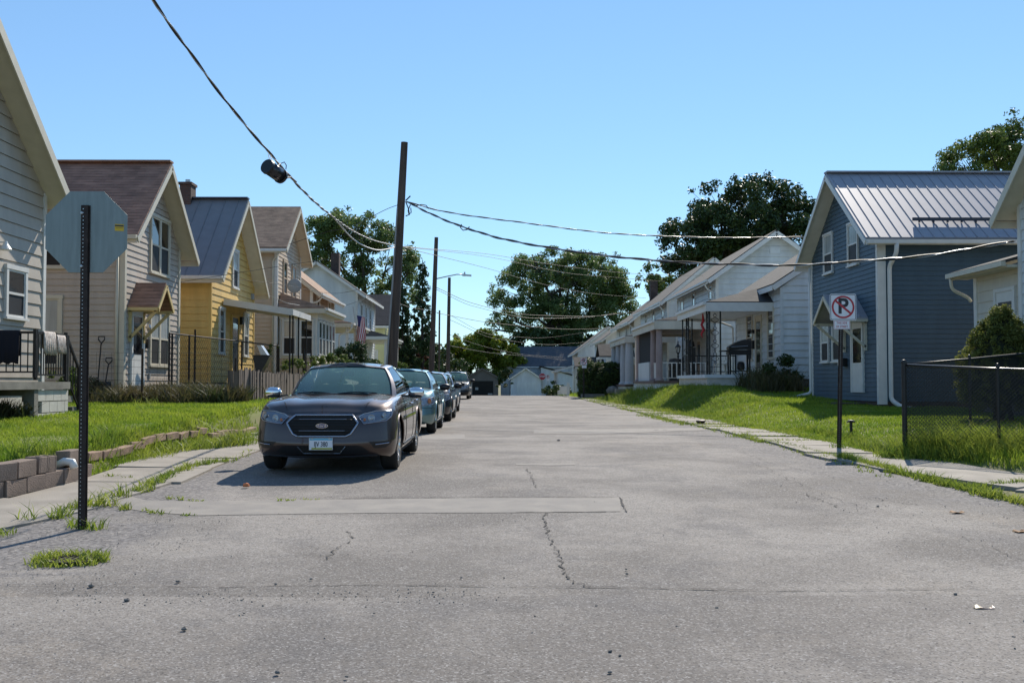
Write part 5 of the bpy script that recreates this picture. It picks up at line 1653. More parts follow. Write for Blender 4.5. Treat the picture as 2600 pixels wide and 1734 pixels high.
class Car:
    """local frame: x across, y from the front bumper (0) to the rear, z up"""
    def __init__(s, L=5.1, W=.955, H=1.5, yf=.98, yr=3.85, wr=.345, top=None, bot=.20, paint='paint_brown', front_d=.62, rear_d=.5, nose_e=.72, suv=False):
        s.L, s.W, s.H, s.yf, s.yr, s.wr, s.paint, s.bot, s.suv = L, W, H, yf, yr, wr, paint, bot, suv
        k = H / 1.5
        s.top = top or ([0, .08, .3, .8, 1.5, 2.0, 3.6, 4.5, 4.95, L], [.76 * k, .80 * k, .875 * k, .945 * k, .972 * k, .975 * k, 1.0 * k, 1.04 * k, 1.02 * k, .97 * k])
        s.top = ([v * L / s.top[0][-1] for v in s.top[0]], s.top[1])
        pts = []
        for i in range(41):
            t = math.pi / 2 * i / 40
            pts.append((W * math.sin(t) ** nose_e, front_d * (1 - math.cos(t) ** nose_e)))
        y0, y1 = front_d, L - rear_d
        for i in range(1, 90):
            y = y0 + (y1 - y0) * i / 90
            m = (y - L / 2) / (L / 2)
            pts.append((W * (1 - .012 * (abs(m)) ** 2 * 0 + .008 * math.cos(m * 1.5) - .006), y))
        for i in range(31):
            t = math.pi / 2 * (1 - i / 30)
            pts.append((W * math.sin(t) ** nose_e, L - rear_d * (1 - math.cos(t) ** nose_e)))
        s.pts = np.array(pts)
        d = np.hypot(np.diff(s.pts[:, 0]), np.diff(s.pts[:, 1]))
        s.arc = np.concatenate([[0], np.cumsum(d)])
        s.pk = ([0, .05, .16, .32, .5, .66, .78, .9, 1.0], [.085, .05, .022, .004, .0, .012, .018, .04, .095])
        s.pf = ([0, .06, .18, .30, .42, .58, .74, .88, 1.0], [.10, .055, .02, .0, .012, .03, .055, .10, .20])
    def out(s, a):
        if abs(a) < 1e-6: return 0.0, float(s.pts[0, 1]), 0.0, -1.0
        sg = -1 if a < 0 else 1
        a = abs(a)
        x, y = np.interp(a, s.arc, s.pts[:, 0]), np.interp(a, s.arc, s.pts[:, 1])
        e = .02
        x0, y0 = np.interp(max(0, a - e), s.arc, s.pts[:, 0]), np.interp(max(0, a - e), s.arc, s.pts[:, 1])
        x1, y1 = np.interp(min(s.arc[-1], a + e), s.arc, s.pts[:, 0]), np.interp(min(s.arc[-1], a + e), s.arc, s.pts[:, 1])
        tx, ty = x1 - x0, y1 - y0
        l = math.hypot(tx, ty)
        return sg * x, y, sg * ty / l, -tx / l
    def ztop(s, y): return cubic(s.top[0], s.top[1], y)
    def zbot(s, y): return s.bot + .05 * sstep(.7, 0, y) + .08 * sstep(s.L - .8, s.L, y)
    def S(s, a, z, off=0.0):
        x, y, nx, ny = s.out(a)
        zb, zt = s.zbot(y), s.ztop(y)
        k = min(1, max(0, (z - zb) / (zt - zb)))
        f = sstep(.75, .1, y)
        ins = cubic(s.pk[0], s.pk[1], k) * (1 - f) + cubic(s.pf[0], s.pf[1], k) * f
        d = off - ins
        return Vector((x + nx * d, y + ny * d, z))
    def a_of_y(s, y):      # on the side
        i = np.searchsorted(s.pts[41:130, 1], y) + 41
        i = min(max(i, 42), 129)
        y0, y1 = s.pts[i - 1, 1], s.pts[i, 1]
        return s.arc[i - 1] + (s.arc[i] - s.arc[i - 1]) * (y - y0) / (y1 - y0)
    def a_of_x(s, x):      # on the nose
        return math.copysign(float(np.interp(abs(x), s.pts[:41, 0], s.arc[:41])), x)
    def patch(s, mb, rows, off, n=14):
        """rows: [(z, a_left, a_right)...] -> panel lying on the body"""
        V = []
        zs = []
        for i in range(len(rows) - 1):
            m = max(1, int(abs(rows[i + 1][0] - rows[i][0]) / .03))
            for k in range(m):
                t = k / m
                zs.append(tuple(rows[i][j] * (1 - t) + rows[i + 1][j] * t for j in range(3)))
        zs.append(rows[-1])
        for z, a0, a1 in zs:
            for k in range(n + 1): V.append(s.S(a0 + (a1 - a0) * k / n, z, off))
        m = n + 1
        mb.add(V, [(i * m + k, i * m + k + 1, (i + 1) * m + k + 1, (i + 1) * m + k) for i in range(len(zs) - 1) for k in range(n)])
    def line(s, mb, az, off, w, closed=False, sub=6, sides=6):
        """tube following surface points [(a, z)...]"""
        pts = []
        q = az + [az[0]] if closed else az
        for i in range(len(q) - 1):
            for k in range(sub):
                t = k / sub
                pts.append(s.S(q[i][0] * (1 - t) + q[i + 1][0] * t, q[i][1] * (1 - t) + q[i + 1][1] * t, off))
        pts.append(s.S(*q[-1], off))
        mb.tube(pts, w, sides)

    def build_body(s, root):
        n_a, n_k = 190, 26
        A = np.linspace(0, s.arc[-1], n_a)
        K = [i / n_k for i in range(n_k + 1)]
        mb = MB()
        idx = {}
        grid = []
        for a in A:
            x, y, _, _ = s.out(a)
            zb, zt = s.zbot(y), s.ztop(y)
            grid.append([s.S(a, zb + (zt - zb) * k) for k in K])
        Rw = s.wr + .065
        wheels = [(s.yf, s.wr), (s.yr, s.wr)]
        keep = set()
        faces = []
        for i in range(n_a - 1):
            for k in range(n_k):
                c = (grid[i][k] + grid[i + 1][k + 1]) / 2
                if abs(c.x) > s.W * .7 and any(math.hypot(c.y - wy, c.z - wz) < Rw for wy, wz in wheels): continue
                faces.append((i, k)); keep.update([(i, k), (i + 1, k), (i, k + 1), (i + 1, k + 1)])
        for (i, k) in keep:
            p = grid[i][k]
            if abs(p.x) < s.W * .7: continue
            for wy, wz in wheels:
                d = math.hypot(p.y - wy, p.z - wz)
                if d < Rw + .006 or (d < Rw + .022 and any((i + di, k + dk) not in keep for di in (-1, 0, 1) for dk in (-1, 0, 1) if 0 <= k + dk <= n_k and 0 <= i + di < n_a)):
                    if d > 1e-6:
                        ny, nz = wy + (p.y - wy) / d * Rw, wz + (p.z - wz) / d * Rw
                        if nz > s.zbot(ny):
                            try: grid[i][k] = s.S(s.a_of_y(ny), nz)
                            except Exception: pass
        for sg in (1, -1):
            o = len(mb.v)
            num = {}
            pts = []
            for key in keep:
                num[key] = len(pts)
                p = grid[key[0]][key[1]]
                pts.append((p.x * sg, p.y, p.z))
            fs = []
            for (i, k) in faces:
                q = (num[(i, k)], num[(i + 1, k)], num[(i + 1, k + 1)], num[(i, k + 1)])
                fs.append(q if sg > 0 else q[::-1])
            mb.add(pts, fs)
        # top: bonnet and boot
        nC = 24
        rows = []
        for i in range(n_a):
            e = grid[i][n_k]
            row = []
            for c in range(nC + 1):
                t = 1 - 2 * c / nC
                x = e.x * t
                crown = .042 * sstep(0, .4, e.y) * (1 - t * t) ** .8 * sstep(s.L, s.L - .5, e.y)
                # bonnet creases
                cr = 0
                if e.y < s.cowl[1] + .3: cr = .014 * sstep(.1, .6, e.y) * (math.exp(-((abs(x) - .60 * s.W) / .075) ** 2) - .5 * math.exp(-((abs(x) - .36 * s.W) / .1) ** 2))
                row.append((x, e.y, e.z + crown + cr))
            rows.append(row)
        m = nC + 1
        V = [p for r in rows for p in r]
        fs = []
        inside = s.in_cabin
        for i in range(n_a - 1):
            for c in range(nC):
                q = [rows[i][c], rows[i][c + 1], rows[i + 1][c + 1], rows[i + 1][c]]
                cx, cy = sum(p[0] for p in q) / 4, sum(p[1] for p in q) / 4
                if inside(cx, cy): continue
                fs.append((i * m + c, i * m + c + 1, (i + 1) * m + c + 1, (i + 1) * m + c))
        mb.add(V, fs)
        body = mb.build('body', s.paint, root, smooth=True, local=True)
        # merge the seam between sides and top
        import bmesh
        bm = bmesh.new(); bm.from_mesh(body.data)
        bmesh.ops.remove_doubles(bm, verts=bm.verts, dist=.0015)
        bmesh.ops.recalc_face_normals(bm, faces=bm.faces)
        bm.to_mesh(body.data); bm.free()
        ub = MB(); ub.box(-s.W * .72, .25, s.bot + .02, s.W * .72, s.L - .3, .52)
        ub.box(-s.W * .95, s.yf + .5, s.bot + .01, s.W * .95, s.yr - .5, .5)
        for wy in (s.yf, s.yr):
            for sg in (-1, 1):
                n = 14
                pr = []
                for k in range(n + 1):
                    t = math.pi * k / n
                    pr.append((wy + (Rw - .002) * math.cos(t), s.wr + (Rw - .002) * math.sin(t)))
                for k in range(n):
                    ub.quad((sg * s.W * .93, pr[k][0], pr[k][1]), (sg * s.W * .93, pr[k + 1][0], pr[k + 1][1]), (sg * s.W * .6, pr[k + 1][0], pr[k + 1][1]), (sg * s.W * .6, pr[k][0], pr[k][1]))
        ub.build('underbody', 'dark', root, local=True)
        # arch lips
        for wy in (s.yf, s.yr):
            for sg in (-1, 1):
                lip = MB()
                pts = []
                for k in range(29):
                    t = math.pi * (k / 28 * 1.12 - .06)
                    y, z = wy + Rw * math.cos(t), s.wr + Rw * math.sin(t)
                    p = s.S(s.a_of_y(y), max(z, s.zbot(y)), -.002)
                    pts.append((p.x * sg, p.y, p.z))
                lip.tube(pts, .014, 6)
                lip.build('wheel_arch', s.paint, root, smooth=True, local=True)
        return body

    def cabin(s, root, belt, roof, glass_front='car_glass', roof_rack=False):
        """belt, roof: half-loop keys [(x, y, z)...] front centre -> rear centre, 8 keys:
        0 centre front, 1 mid, 2 windscreen edge, 3 side start, 4/5 B pillar, 6 side end, 7 rear corner, 8 rear centre"""
        n = len(belt)
        sub = [6, 6, 2, 9, 2, 9, 3, 8]
        def loop(keys):
            out = []
            xs = list(range(n))
            for i in range(n - 1):
                for k in range(sub[i]):
                    t = i + k / sub[i]
                    # smooth in the glazed runs, straight in between
                    out.append((i, tuple(cubic(xs, [q[j] for q in keys], t) if False else keys[i][j] * (1 - k / sub[i]) + keys[i + 1][j] * k / sub[i] for j in range(3))))
            out.append((n - 2, keys[-1]))
            return out
        B, Rr = loop(belt), loop(roof)
        # round the front / rear runs and bow the sides
        VS = [0, .05, .2, .4, .6, .8, .9, .95, 1.0]
        def pt(j, v, off=0.0):
            (seg, b), (_, r) = B[j], Rr[j]
            x, y, z = (b[i] * (1 - v) + r[i] * v for i in range(3))
            bow = .045 * math.sin(math.pi * v)
            cx, cy = x, y - (belt[0][1] + belt[-1][1]) / 2
            l = math.hypot(cx * 2.2, cy) or 1
            return Vector((x + (bow + off) * cx * 2.2 / l, y + (bow + off) * cy / l, z + .25 * bow + off * .5))
        m = len(VS)
        shell, seal = MB(), MB()
        parts = {}
        def put(name, q):
            parts.setdefault(name, MB()).quad(*q)
        for sg in (1, -1):
            for j in range(len(B) - 1):
                seg = B[j][0]
                for k in range(m - 1):
                    q = [pt(j, VS[k]), pt(j + 1, VS[k]), pt(j + 1, VS[k + 1]), pt(j, VS[k + 1])]
                    q = [(p.x * sg, p.y, p.z) for p in q]
                    if sg < 0: q = q[::-1]
                    glass = 1 <= k <= m - 3
                    if glass and seg in (0, 1): put('windscreen', q)
                    elif glass and seg in (3, 5): put(('side_window', sg, seg), q)
                    elif glass and seg == 7: put('rear_window', q)
                    else: shell.quad(*q)
        # roof skin
        nC = 16
        rows = []
        for j in range(len(Rr)):
            e = pt(j, 1.0)
            rows.append([(e.x * t, e.y, e.z + .045 * (1 - t * t)) for t in [1 - 2 * c / nC for c in range(nC + 1)]])
        mm = nC + 1
        shell.add([p for r in rows for p in r], [(i * mm + c, i * mm + c + 1, (i + 1) * mm + c + 1, (i + 1) * mm + c) for i in range(len(rows) - 1) for c in range(nC)])
        ro = shell.build('roof', s.paint, root, smooth=True, local=True)
        import bmesh
        bm = bmesh.new(); bm.from_mesh(ro.data)
        bmesh.ops.remove_doubles(bm, verts=bm.verts, dist=.0012)
        bmesh.ops.recalc_face_normals(bm, faces=bm.faces)
        bm.to_mesh(ro.data); bm.free()
        for key, mbx in parts.items():
            nm = key if isinstance(key, str) else key[0]
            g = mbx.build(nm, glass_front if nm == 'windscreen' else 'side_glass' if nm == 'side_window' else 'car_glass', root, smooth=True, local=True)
            bm = bmesh.new(); bm.from_mesh(g.data)
            bmesh.ops.remove_doubles(bm, verts=bm.verts, dist=.001)
            bmesh.ops.recalc_face_normals(bm, faces=bm.faces)
            bm.to_mesh(g.data); bm.free()
        # windscreen frit and side window trims
        fr = MB()
        for sg in (1, -1):
            J = [j for j in range(len(B)) if B[j][0] in (0, 1)] + [sum(sub[:2])]
            for k, w in ((1, .012), (m - 2, .012)):
                p = [pt(j, VS[k], .004) for j in J]
                fr.tube([(q.x * sg, q.y, q.z) for q in p], w, 5)
            j = sum(sub[:2])
            p = [pt(j, v, .003) for v in VS[1:-1]]
            fr.tube([(q.x * sg, q.y, q.z) for q in p], .012, 5)
        fr.build('window_seal', 'black_plastic', root, local=True)
        for sg in (1, -1):
            tr = MB()
            j0, j1 = sum(sub[:3]), sum(sub[:6])
            for k in (1, m - 2):
                p = [pt(j, VS[k], .004) for j in range(j0, j1 + 1)]
                tr.tube([(q.x * sg, q.y, q.z) for q in p], .010, 5)
            tr.build('window_trim', 'chrome' if s.paint == 'paint_brown' else 'black_plastic', root, local=True)
        if roof_rack:
            rk = MB()
            for sg in (1, -1):
                rk.tube([(sg * (roof[3][0] - .06), y, roof[3][2] + .10) for y in np.linspace(roof[3][1] + .2, roof[6][1] - .1, 6)], .018, 6)
            rk.build('roof_rack', 'satin', root, local=True)
        # dark centre pillars
        for sg in (1, -1):
            bp = MB()
            j0 = sum(sub[:4])
            p = [[pt(j, VS[k], .003) for k in range(1, m - 1)] for j in (j0, j0 + sub[4])]
            for k in range(m - 3):
                q = [p[0][k], p[1][k], p[1][k + 1], p[0][k + 1]]
                bp.quad(*[(v.x * sg, v.y, v.z) for v in q])
            bp.build('centre_pillar', 'black_plastic', root, local=True)
        s.pt, s.VS = pt, VS

    def interior(s, root, yseat=2.75, zs=.5, wheel_x=.37):
        H = s.H / 1.5
        d = MB()
        yd = s.cowl[1] + .28
        d.box(-.70 * s.W / .95, yd, .6, .70 * s.W / .95, yd + .42, .93 * H); d.build('dashboard', 'dash', root, local=True, bevel=.05)
        fl = MB(); fl.box(-s.W * .82, yd, .32, s.W * .82, s.deck[1] - .2, .42); fl.box(-s.W * .82, s.deck[1] - .75, .42, s.W * .82, s.deck[1] - .2, .9 * H)
        fl.build('cabin_floor', 'dash', root, local=True)
        def seat(x, y, w, hr):
            m = MB()
            m.beam((x, y + .02, .45), (x, y + .16, 1.12 * H), w, .14, up=(0, 1, 0))
            m.box(x - w / 2, y - .5, .42, x + w / 2, y + .03, .56)
            if hr: m.box(x - .13, y + .10, 1.15 * H, x + .13, y + .21, 1.33 * H)
            m.build('seat', 'seat', root, local=True, bevel=.045)
        seat(-.38, yseat, .5, True); seat(.38, yseat, .5, True); seat(-.4, yseat + .95, .55, True); seat(.4, yseat + .95, .55, True); 
        w = MB()
        c = Vector((wheel_x, yd + .52, .95 * H))
        pts = [c + Vector((.18 * math.cos(t), .07 * math.sin(t), .17 * math.sin(t))) for t in np.linspace(0, 2 * math.pi, 25)]
        w.tube(pts, .015, 6); w.tube([c + Vector((-.17, 0, 0)), c, c + Vector((.17, 0, 0))], .02, 6)
        w.build('steering_wheel', 'black_plastic', root, local=True)
        p = s.pt(0, .80, -.06)
        mr = MB(); mr.box(-.11, p.y + .10, p.z - .05, .11, p.y + .13, p.z + .015); mr.box(-.035, p.y + .05, p.z - .02, .035, p.y + .10, p.z + .03)
        mr.build('rear_mirror', 'black_plastic', root, local=True)

    def wheels(s, root, spokes=10, tw=.235):
        R0 = s.wr
        def wheel(x, y, sg):
            t = MB()
            t.lathe([(R0 * .68, -tw / 2 + .01), (R0 * .9, -tw / 2), (R0 * .985, -tw / 2 + .025), (R0, -tw / 4), (R0, tw / 4), (R0 * .985, tw / 2 - .025), (R0 * .9, tw / 2), (R0 * .68, tw / 2 - .01), (R0 * .66, tw / 2 - .05), (R0 * .66, -tw / 2 + .05), (R0 * .68, -tw / 2 + .01)], (x, y, R0), 'x', 40, caps=False)
            ty = t.build('wheel', 'tyre', root, smooth=False, local=True)
            r = MB()
            o = sg * (tw / 2)
            f = lambda h: x + sg * h
            prof = [(R0 * .69, tw / 2 - .008), (R0 * .655, tw / 2 - .012), (R0 * .62, tw / 2 - .05), (R0 * .60, -tw / 2 + .05)]
            r.lathe([(a, sg * b) for a, b in prof], (x, y, R0), 'x', 36, caps=False)
            for k in range(spokes):
                a = 2 * math.pi * k / spokes + .2
                ca, sa = math.cos(a), math.sin(a)
                p0 = (f(tw / 2 - .045), y + ca * R0 * .12, R0 + sa * R0 * .12)
                p1 = (f(tw / 2 - .018), y + ca * R0 * .64, R0 + sa * R0 * .64)
                r.beam(p0, p1, .05 if spokes > 7 else .075, .03, up=(1, 0, 0))
            r.lathe([(R0 * .2, sg * (tw / 2 - .06)), (R0 * .19, sg * (tw / 2 - .03)), (R0 * .1, sg * (tw / 2 - .02)), (0, sg * (tw / 2 - .02))], (x, y, R0), 'x', 20)
            r.build('rim', 'rim', ty, local=True)
            b = MB(); b.lathe([(0, 0), (R0 * .6, 0)], (f(tw / 2 - .09), y, R0), 'x', 24); b.build('brake_disc', 'black_metal', ty, local=True)
        for y in (s.yf, s.yr):
            for sg in (-1, 1): wheel(sg * (s.W - .025 - tw / 2), y, sg)

    def mirrors(s, root, y, z, chrome=True, size=1.0, cap=None):
        for sg in (-1, 1):
            m = MB()
            n = 10
            c = Vector((sg * (s.W + .115), y, z))
            ring = []
            prof = [(-.115, .25), (-.10, .7), (-.05, .95), (0, 1), (.05, .96), (.10, .75), (.12, .5)]
            V = []
            for (dx, k) in prof:
                for i in range(12):
                    t = 2 * math.pi * i / 12
                    V.append((c.x + sg * dx * size, c.y + (.055 * math.cos(t) * k + .03 * abs(dx) / .12 - .02) * size, c.z + .075 * math.sin(t) * k * size))
            m.add(V, [(i * 12 + k, i * 12 + (k + 1) % 12, (i + 1) * 12 + (k + 1) % 12, (i + 1) * 12 + k) for i in range(len(prof) - 1) for k in range(12)] + [tuple(range(12)), tuple((len(prof) - 1) * 12 + k for k in range(12))])
            mo = m.build('mirror', cap or ('chrome' if chrome else s.paint), root, smooth=True, local=True)
            a = MB(); a.beam((sg * (s.W - .10), y + .02, z - .05), (c.x + sg * .02, y + .02, z - .065), .06, .035)
            a.lathe([(0, -.012), (.095 * size, -.008), (.1 * size, 0), (.09 * size, .006), (0, .008)], (c.x, c.y, c.z - .066 * size), 'z', 14)
            a.build('mirror_base', 'black_plastic', mo, local=True)

    def side_details(s, root, doors=(1.75, 2.85, 3.75), handles=True, zmould=.45, mould='black_plastic'):
        sm = MB()
        for sg in (1, -1):
            for yd in doors:
                a = s.a_of_y(yd)
                zt = s.ztop(yd) - .01
                pts = [s.S(a + .05 * math.sin((z - .3) * 2), z, .001) for z in np.linspace(.28, zt, 14)]
                sm.tube([(p.x * sg, p.y, p.z) for p in pts], .004, 4)
            a0, a1 = s.a_of_y(doors[0]), s.a_of_y(doors[-1])
            pts = [s.S(a, .30, .001) for a in np.linspace(a0, a1, 20)]
            sm.tube([(p.x * sg, p.y, p.z) for p in pts], .004, 4)
        sm.build('door_seam', 'dark', root, local=True)
        if handles:
            for sg in (1, -1):
                for yd in doors[1:]:
                    h = MB()
                    a = s.a_of_y(yd - .18)
                    pts = [s.S(a + t, s.ztop(yd) - .13, .008 + .028 * math.sin(math.pi * (t + .09) / .18)) for t in np.linspace(-.09, .09, 8)]
                    h.tube([(p.x * sg, p.y, p.z) for p in pts], .012, 6)
                    h.build('door_handle', 'chrome' if s.paint == 'paint_brown' else s.paint, root, local=True)
        for sg in (1, -1):
            ml = MB()
            a0, a1 = s.a_of_y(s.yf + .5), s.a_of_y(s.yr - .5)
            for z, r in ((zmould - .14, .018), (.70, .007)):
                pts = [s.S(a, z, .004) for a in np.linspace(a0, a1, 24)]
                ml.tube([(p.x * sg, p.y, p.z) for p in pts], r, 6)
            ml.build('side_moulding', mould, root, local=True)

    def headlight(s, root, sg, rows, bowls, rim=None):
        mb = MB(); s.patch(mb, [(z, sg * a0, sg * a1) for z, a0, a1 in rows], .006, 16)
        hl = mb.build('headlight', 'lens_dark' if s.paint == 'paint_brown' else 'lens', root, smooth=True, local=True)
        for (a, z, r, mname, nm) in bowls:
            m = MB()
            c = s.S(sg * a, z, .010)
            x, y, nx, ny = s.out(sg * a)
            n = Vector((nx, ny, .15)).normalized()
            u = n.cross(Vector((0, 0, 1))).normalized(); w = u.cross(n)
            prof = [(1.0, .012), (.86, .016), (.74, .004), (.70, .002), (.35, .012), (0, .016)]
            V = []
            for (k, h) in prof:
                for i in range(20):
                    t = 2 * math.pi * i / 20
                    V.append(c + (u * math.cos(t) + w * math.sin(t)) * r * k + n * h)
            m.add(V, [(i * 20 + k, i * 20 + (k + 1) % 20, (i + 1) * 20 + (k + 1) % 20, (i + 1) * 20 + k) for i in range(len(prof) - 1) for k in range(20)])
            m.build(nm, mname, hl, smooth=True, local=True)
        if rim:
            m = MB(); s.line(m, [(sg * a, z) for a, z in rim], .010, .006, closed=True); m.build('lamp_rim', 'satin', hl, local=True)
        return hl

def std_cabin(L, H, W):
    k = H / 1.5; f = L / 5.1; w = W / .955
    belt = [(0, 1.38, .992), (.42, 1.45, .99), (.735, 1.74, .968), (.80, 1.86, .962), (.845, 2.78, .985), (.845, 2.88, .985), (.82, 3.85, 1.02), (.68, 4.42, 1.065), (0, 4.62, 1.09)]
    roof = [(0, 2.22, 1.425), (.30, 2.25, 1.42), (.545, 2.36, 1.395), (.575, 2.44, 1.395), (.60, 2.84, 1.425), (.60, 2.92, 1.425), (.575, 3.5, 1.395), (.48, 3.78, 1.375), (0, 3.9, 1.395)]
    sc = lambda q: [(x * w, y * f, z * k) for x, y, z in q]
    return sc(belt), sc(roof)
def suv_cabin(L, H, W):
    k = H / 1.75; f = L / 4.8; w = W / .95
    belt = [(0, 1.05, 1.10), (.42, 1.12, 1.10), (.77, 1.4, 1.08), (.82, 1.5, 1.08), (.86, 2.45, 1.08), (.86, 2.55, 1.08), (.85, 4.0, 1.10), (.80, 4.55, 1.12), (0, 4.72, 1.12)]
    roof = [(0, 1.85, 1.66), (.33, 1.88, 1.655), (.60, 1.98, 1.63), (.63, 2.05, 1.63), (.66, 2.5, 1.67), (.66, 2.6, 1.67), (.65, 3.9, 1.67), (.60, 4.35, 1.65), (0, 4.45, 1.66)]
    sc = lambda q: [(x * w, y * f, z * k) for x, y, z in q]
    return sc(belt), sc(roof)

def setup_car(c, root, belt, roof, **kw):
    c.cowl, c.deck = belt[0], belt[-1]
    def inside(x, y):
        bx = np.interp(y, [p[1] for p in belt], [p[0] for p in belt])
        return belt[0][1] + .05 < y < belt[-1][1] - .05 and abs(x) < bx - .03
    c.in_cabin = inside
    c.build_body(root); c.cabin(root, belt, roof, **kw)

# ---------------------------------------------------------------- the brown saloon in front
CX, CY = -2.335, 14.02
car = thing('parked_car', 'dark brown saloon with hexagonal chrome-framed grille, nearest of the parked cars', 'car', (CX, CY, zroad(15) + .006), 'cars parked along the left kerb')
sl = math.atan2(zroad(CY + 3.85) - zroad(CY + .98), 2.87)
car.rotation_euler = (sl, 0, R(-.3))
car.location.z = zroad(CY + .98) + .008 - .98 * math.sin(sl)
c = Car(W=.935)
b_, r_ = std_cabin(5.1, 1.5, .935)
setup_car(c, car, b_, r_)
c.interior(car); c.wheels(car); c.mirrors(car, 1.98, 1.03)
c.side_details(car)
ax = c.a_of_x
# grille: dark hexagon, chrome frame, bars
hexa = [(.765, .0, .0)]
mb = MB(); c.patch(mb, [(.505, ax(-.31), ax(.31)), (.515, ax(-.36), ax(.36)), (.675, ax(-.47), ax(.47)), (.765, ax(-.40), ax(.40)), (.772, ax(-.38), ax(.38))], .006, 24)
gr = mb.build('grille', 'dark', car, smooth=True, local=True)
mb = MB(); c.line(mb, [(ax(-.31), .503), (ax(.31), .503), (ax(.375), .535), (ax(.475), .675), (ax(.40), .772), (ax(-.40), .772), (ax(-.475), .675), (ax(-.375), .535)], .013, .014, closed=True, sub=8)
mb.build('grille_frame', 'satin', gr, smooth=True, local=True)
mb = MB()
for z, w_, r in ((.715, .40, .007), (.57, .36, .007)): c.line(mb, [(ax(-w_), z), (ax(w_), z)], .018, r, sub=16)
for z, w_ in ((.64, .43), (.605, .40), (.68, .44), (.54, .33), (.745, .40)): c.line(mb, [(ax(-w_), z), (ax(w_), z)], .010, .004, sub=16)
mb.build('grille_bar', 'black_metal', gr, smooth=True, local=True)
mb = MB()
for z, w_ in ((.722, .32), (.577, .30)): c.line(mb, [(ax(-w_), z), (ax(w_), z)], .022, .0035, sub=16)
mb.build('grille_highlight', 'satin', gr, smooth=True, local=True)
# badge
bc = c.S(0, .64, .024)
def ell(mb, cx, cy, cz, rx, rz, y, n=36):
    mb.poly([(cx + rx * math.cos(t), y, cz + rz * math.sin(t)) for t in [2 * math.pi * k / n for k in range(n)]])
mb = MB()
n = 40
ring = [(bc.x + .079 * math.cos(t), bc.y, bc.z + .031 * math.sin(t)) for t in np.linspace(0, 2 * math.pi, n + 1)]
mb.slab([Vector(p) for p in ring[:-1]], (0, .02, 0)); bd = mb.build('badge', 'chrome', gr, local=True)
bd_off = bc.y - .003
# the badge's blue face and lettering stay part of the grille's badge
mb = MB(); ell(mb, bc.x, 0, bc.z, .071, .026, bd_off); 
bl = mb.build('badge_face', 'badge_blue', gr, local=True)
text_mesh('badge_lettering', 'Ford', .046, 'chrome', gr, Matrix.Translation((bc.x, bd_off - .002, bc.z + .001)) @ Matrix.Rotation(math.pi / 2, 4, 'X'), bold=.0006, sx=1.25, local=True)
# headlights
for sg in (1, -1):
    c.headlight(car, sg, [(.665, ax(.545), ax(.60)), (.70, ax(.525), ax(.84)), (.75, ax(.495), ax(.90)), (.79, ax(.58), ax(.915)), (.825, ax(.78), ax(.92))],
                [(ax(.66), .735, .048, 'lens', 'lamp_bowl'), (ax(.83), .765, .036, 'lens', 'lamp_bowl'), (ax(.565), .715, .018, 'amber', 'indicator')],
                [(ax(.545), .662), (ax(.84), .70), (ax(.90), .75), (ax(.92), .825), (ax(.78), .822), (ax(.58), .787), (ax(.49), .752)])
    mb = MB(); c.patch(mb, [(.345, sg * ax(.68), sg * ax(.82)), (.40, sg * ax(.63), sg * ax(.87)), (.435, sg * ax(.60), sg * ax(.88))], .004, 10)
    fg = mb.build('fog_lamp_recess', 'black_plastic', car, smooth=True, local=True)
    mb = MB(); c.line(mb, [(sg * ax(.68), .395), (sg * ax(.84), .41)], .012, .007); mb.build('fog_lamp_strip', 'satin', fg, local=True)
# lower intake
mb = MB(); c.patch(mb, [(.27, ax(-.50), ax(.50)), (.30, ax(-.62), ax(.62)), (.37, ax(-.52), ax(.52)), (.385, ax(-.47), ax(.47))], .004, 24)
it = mb.build('lower_intake', 'black_plastic', car, smooth=True, local=True)
mb = MB(); c.patch(mb, [(.285, ax(-.22), ax(.22)), (.36, ax(-.29), ax(.29)), (.372, ax(-.30), ax(.30))], .007, 16); mb.build('intake_mesh', 'dark', it, local=True)
mb = MB(); c.line(mb, [(ax(-.31), .375), (ax(-.235), .283), (ax(.235), .283), (ax(.31), .375)], .011, .006, sub=8); mb.build('intake_trim', 'lens_dark', it, local=True)
mb = MB(); c.line(mb, [(ax(-.75), .248), (ax(-.3), .235), (ax(.3), .235), (ax(.75), .248)], .004, .014, sub=10); mb.build('bumper_lip', 'black_plastic', car, local=True)
# licence plate
py_ = c.S(0, .41, .03).y
mb = MB(); mb.box(-.152, py_, .333, .152, py_ + .02, .487); pl = mb.build('licence_plate', 'sign_white', car, local=True, bevel=.004)
mb = MB(); mb.box(-.146, py_ - .0018, .458, .146, py_, .482); mb.build('plate_band', 'plate_blue', pl, local=True)
mb = MB(); mb.box(-.12, py_ - .0018, .34, .146, py_, .362); mb.build('plate_band', 'plate_green', pl, local=True)
mb = MB()
for x in (-.11, .11):
    mb.box(x - .012, py_ - .004, .472, x + .012, py_ - .0015, .486)
for x0_, x1_, z0_, z1_ in ((-.152, .152, .484, .487), (-.152, .152, .333, .336), (-.152, -.149, .336, .484), (.149, .152, .336, .484)): mb.box(x0_, py_ - .0035, z0_, x1_, py_ - .001, z1_)
mb.build('plate_frame', 'galv', pl, local=True)
text_mesh('plate_number', 'IJV 380', .088, 'sign_black', pl, Matrix.Translation((.0, py_ - .003, .404)) @ Matrix.Rotation(math.pi / 2, 4, 'X'), bold=.0012, sx=.70, local=True)
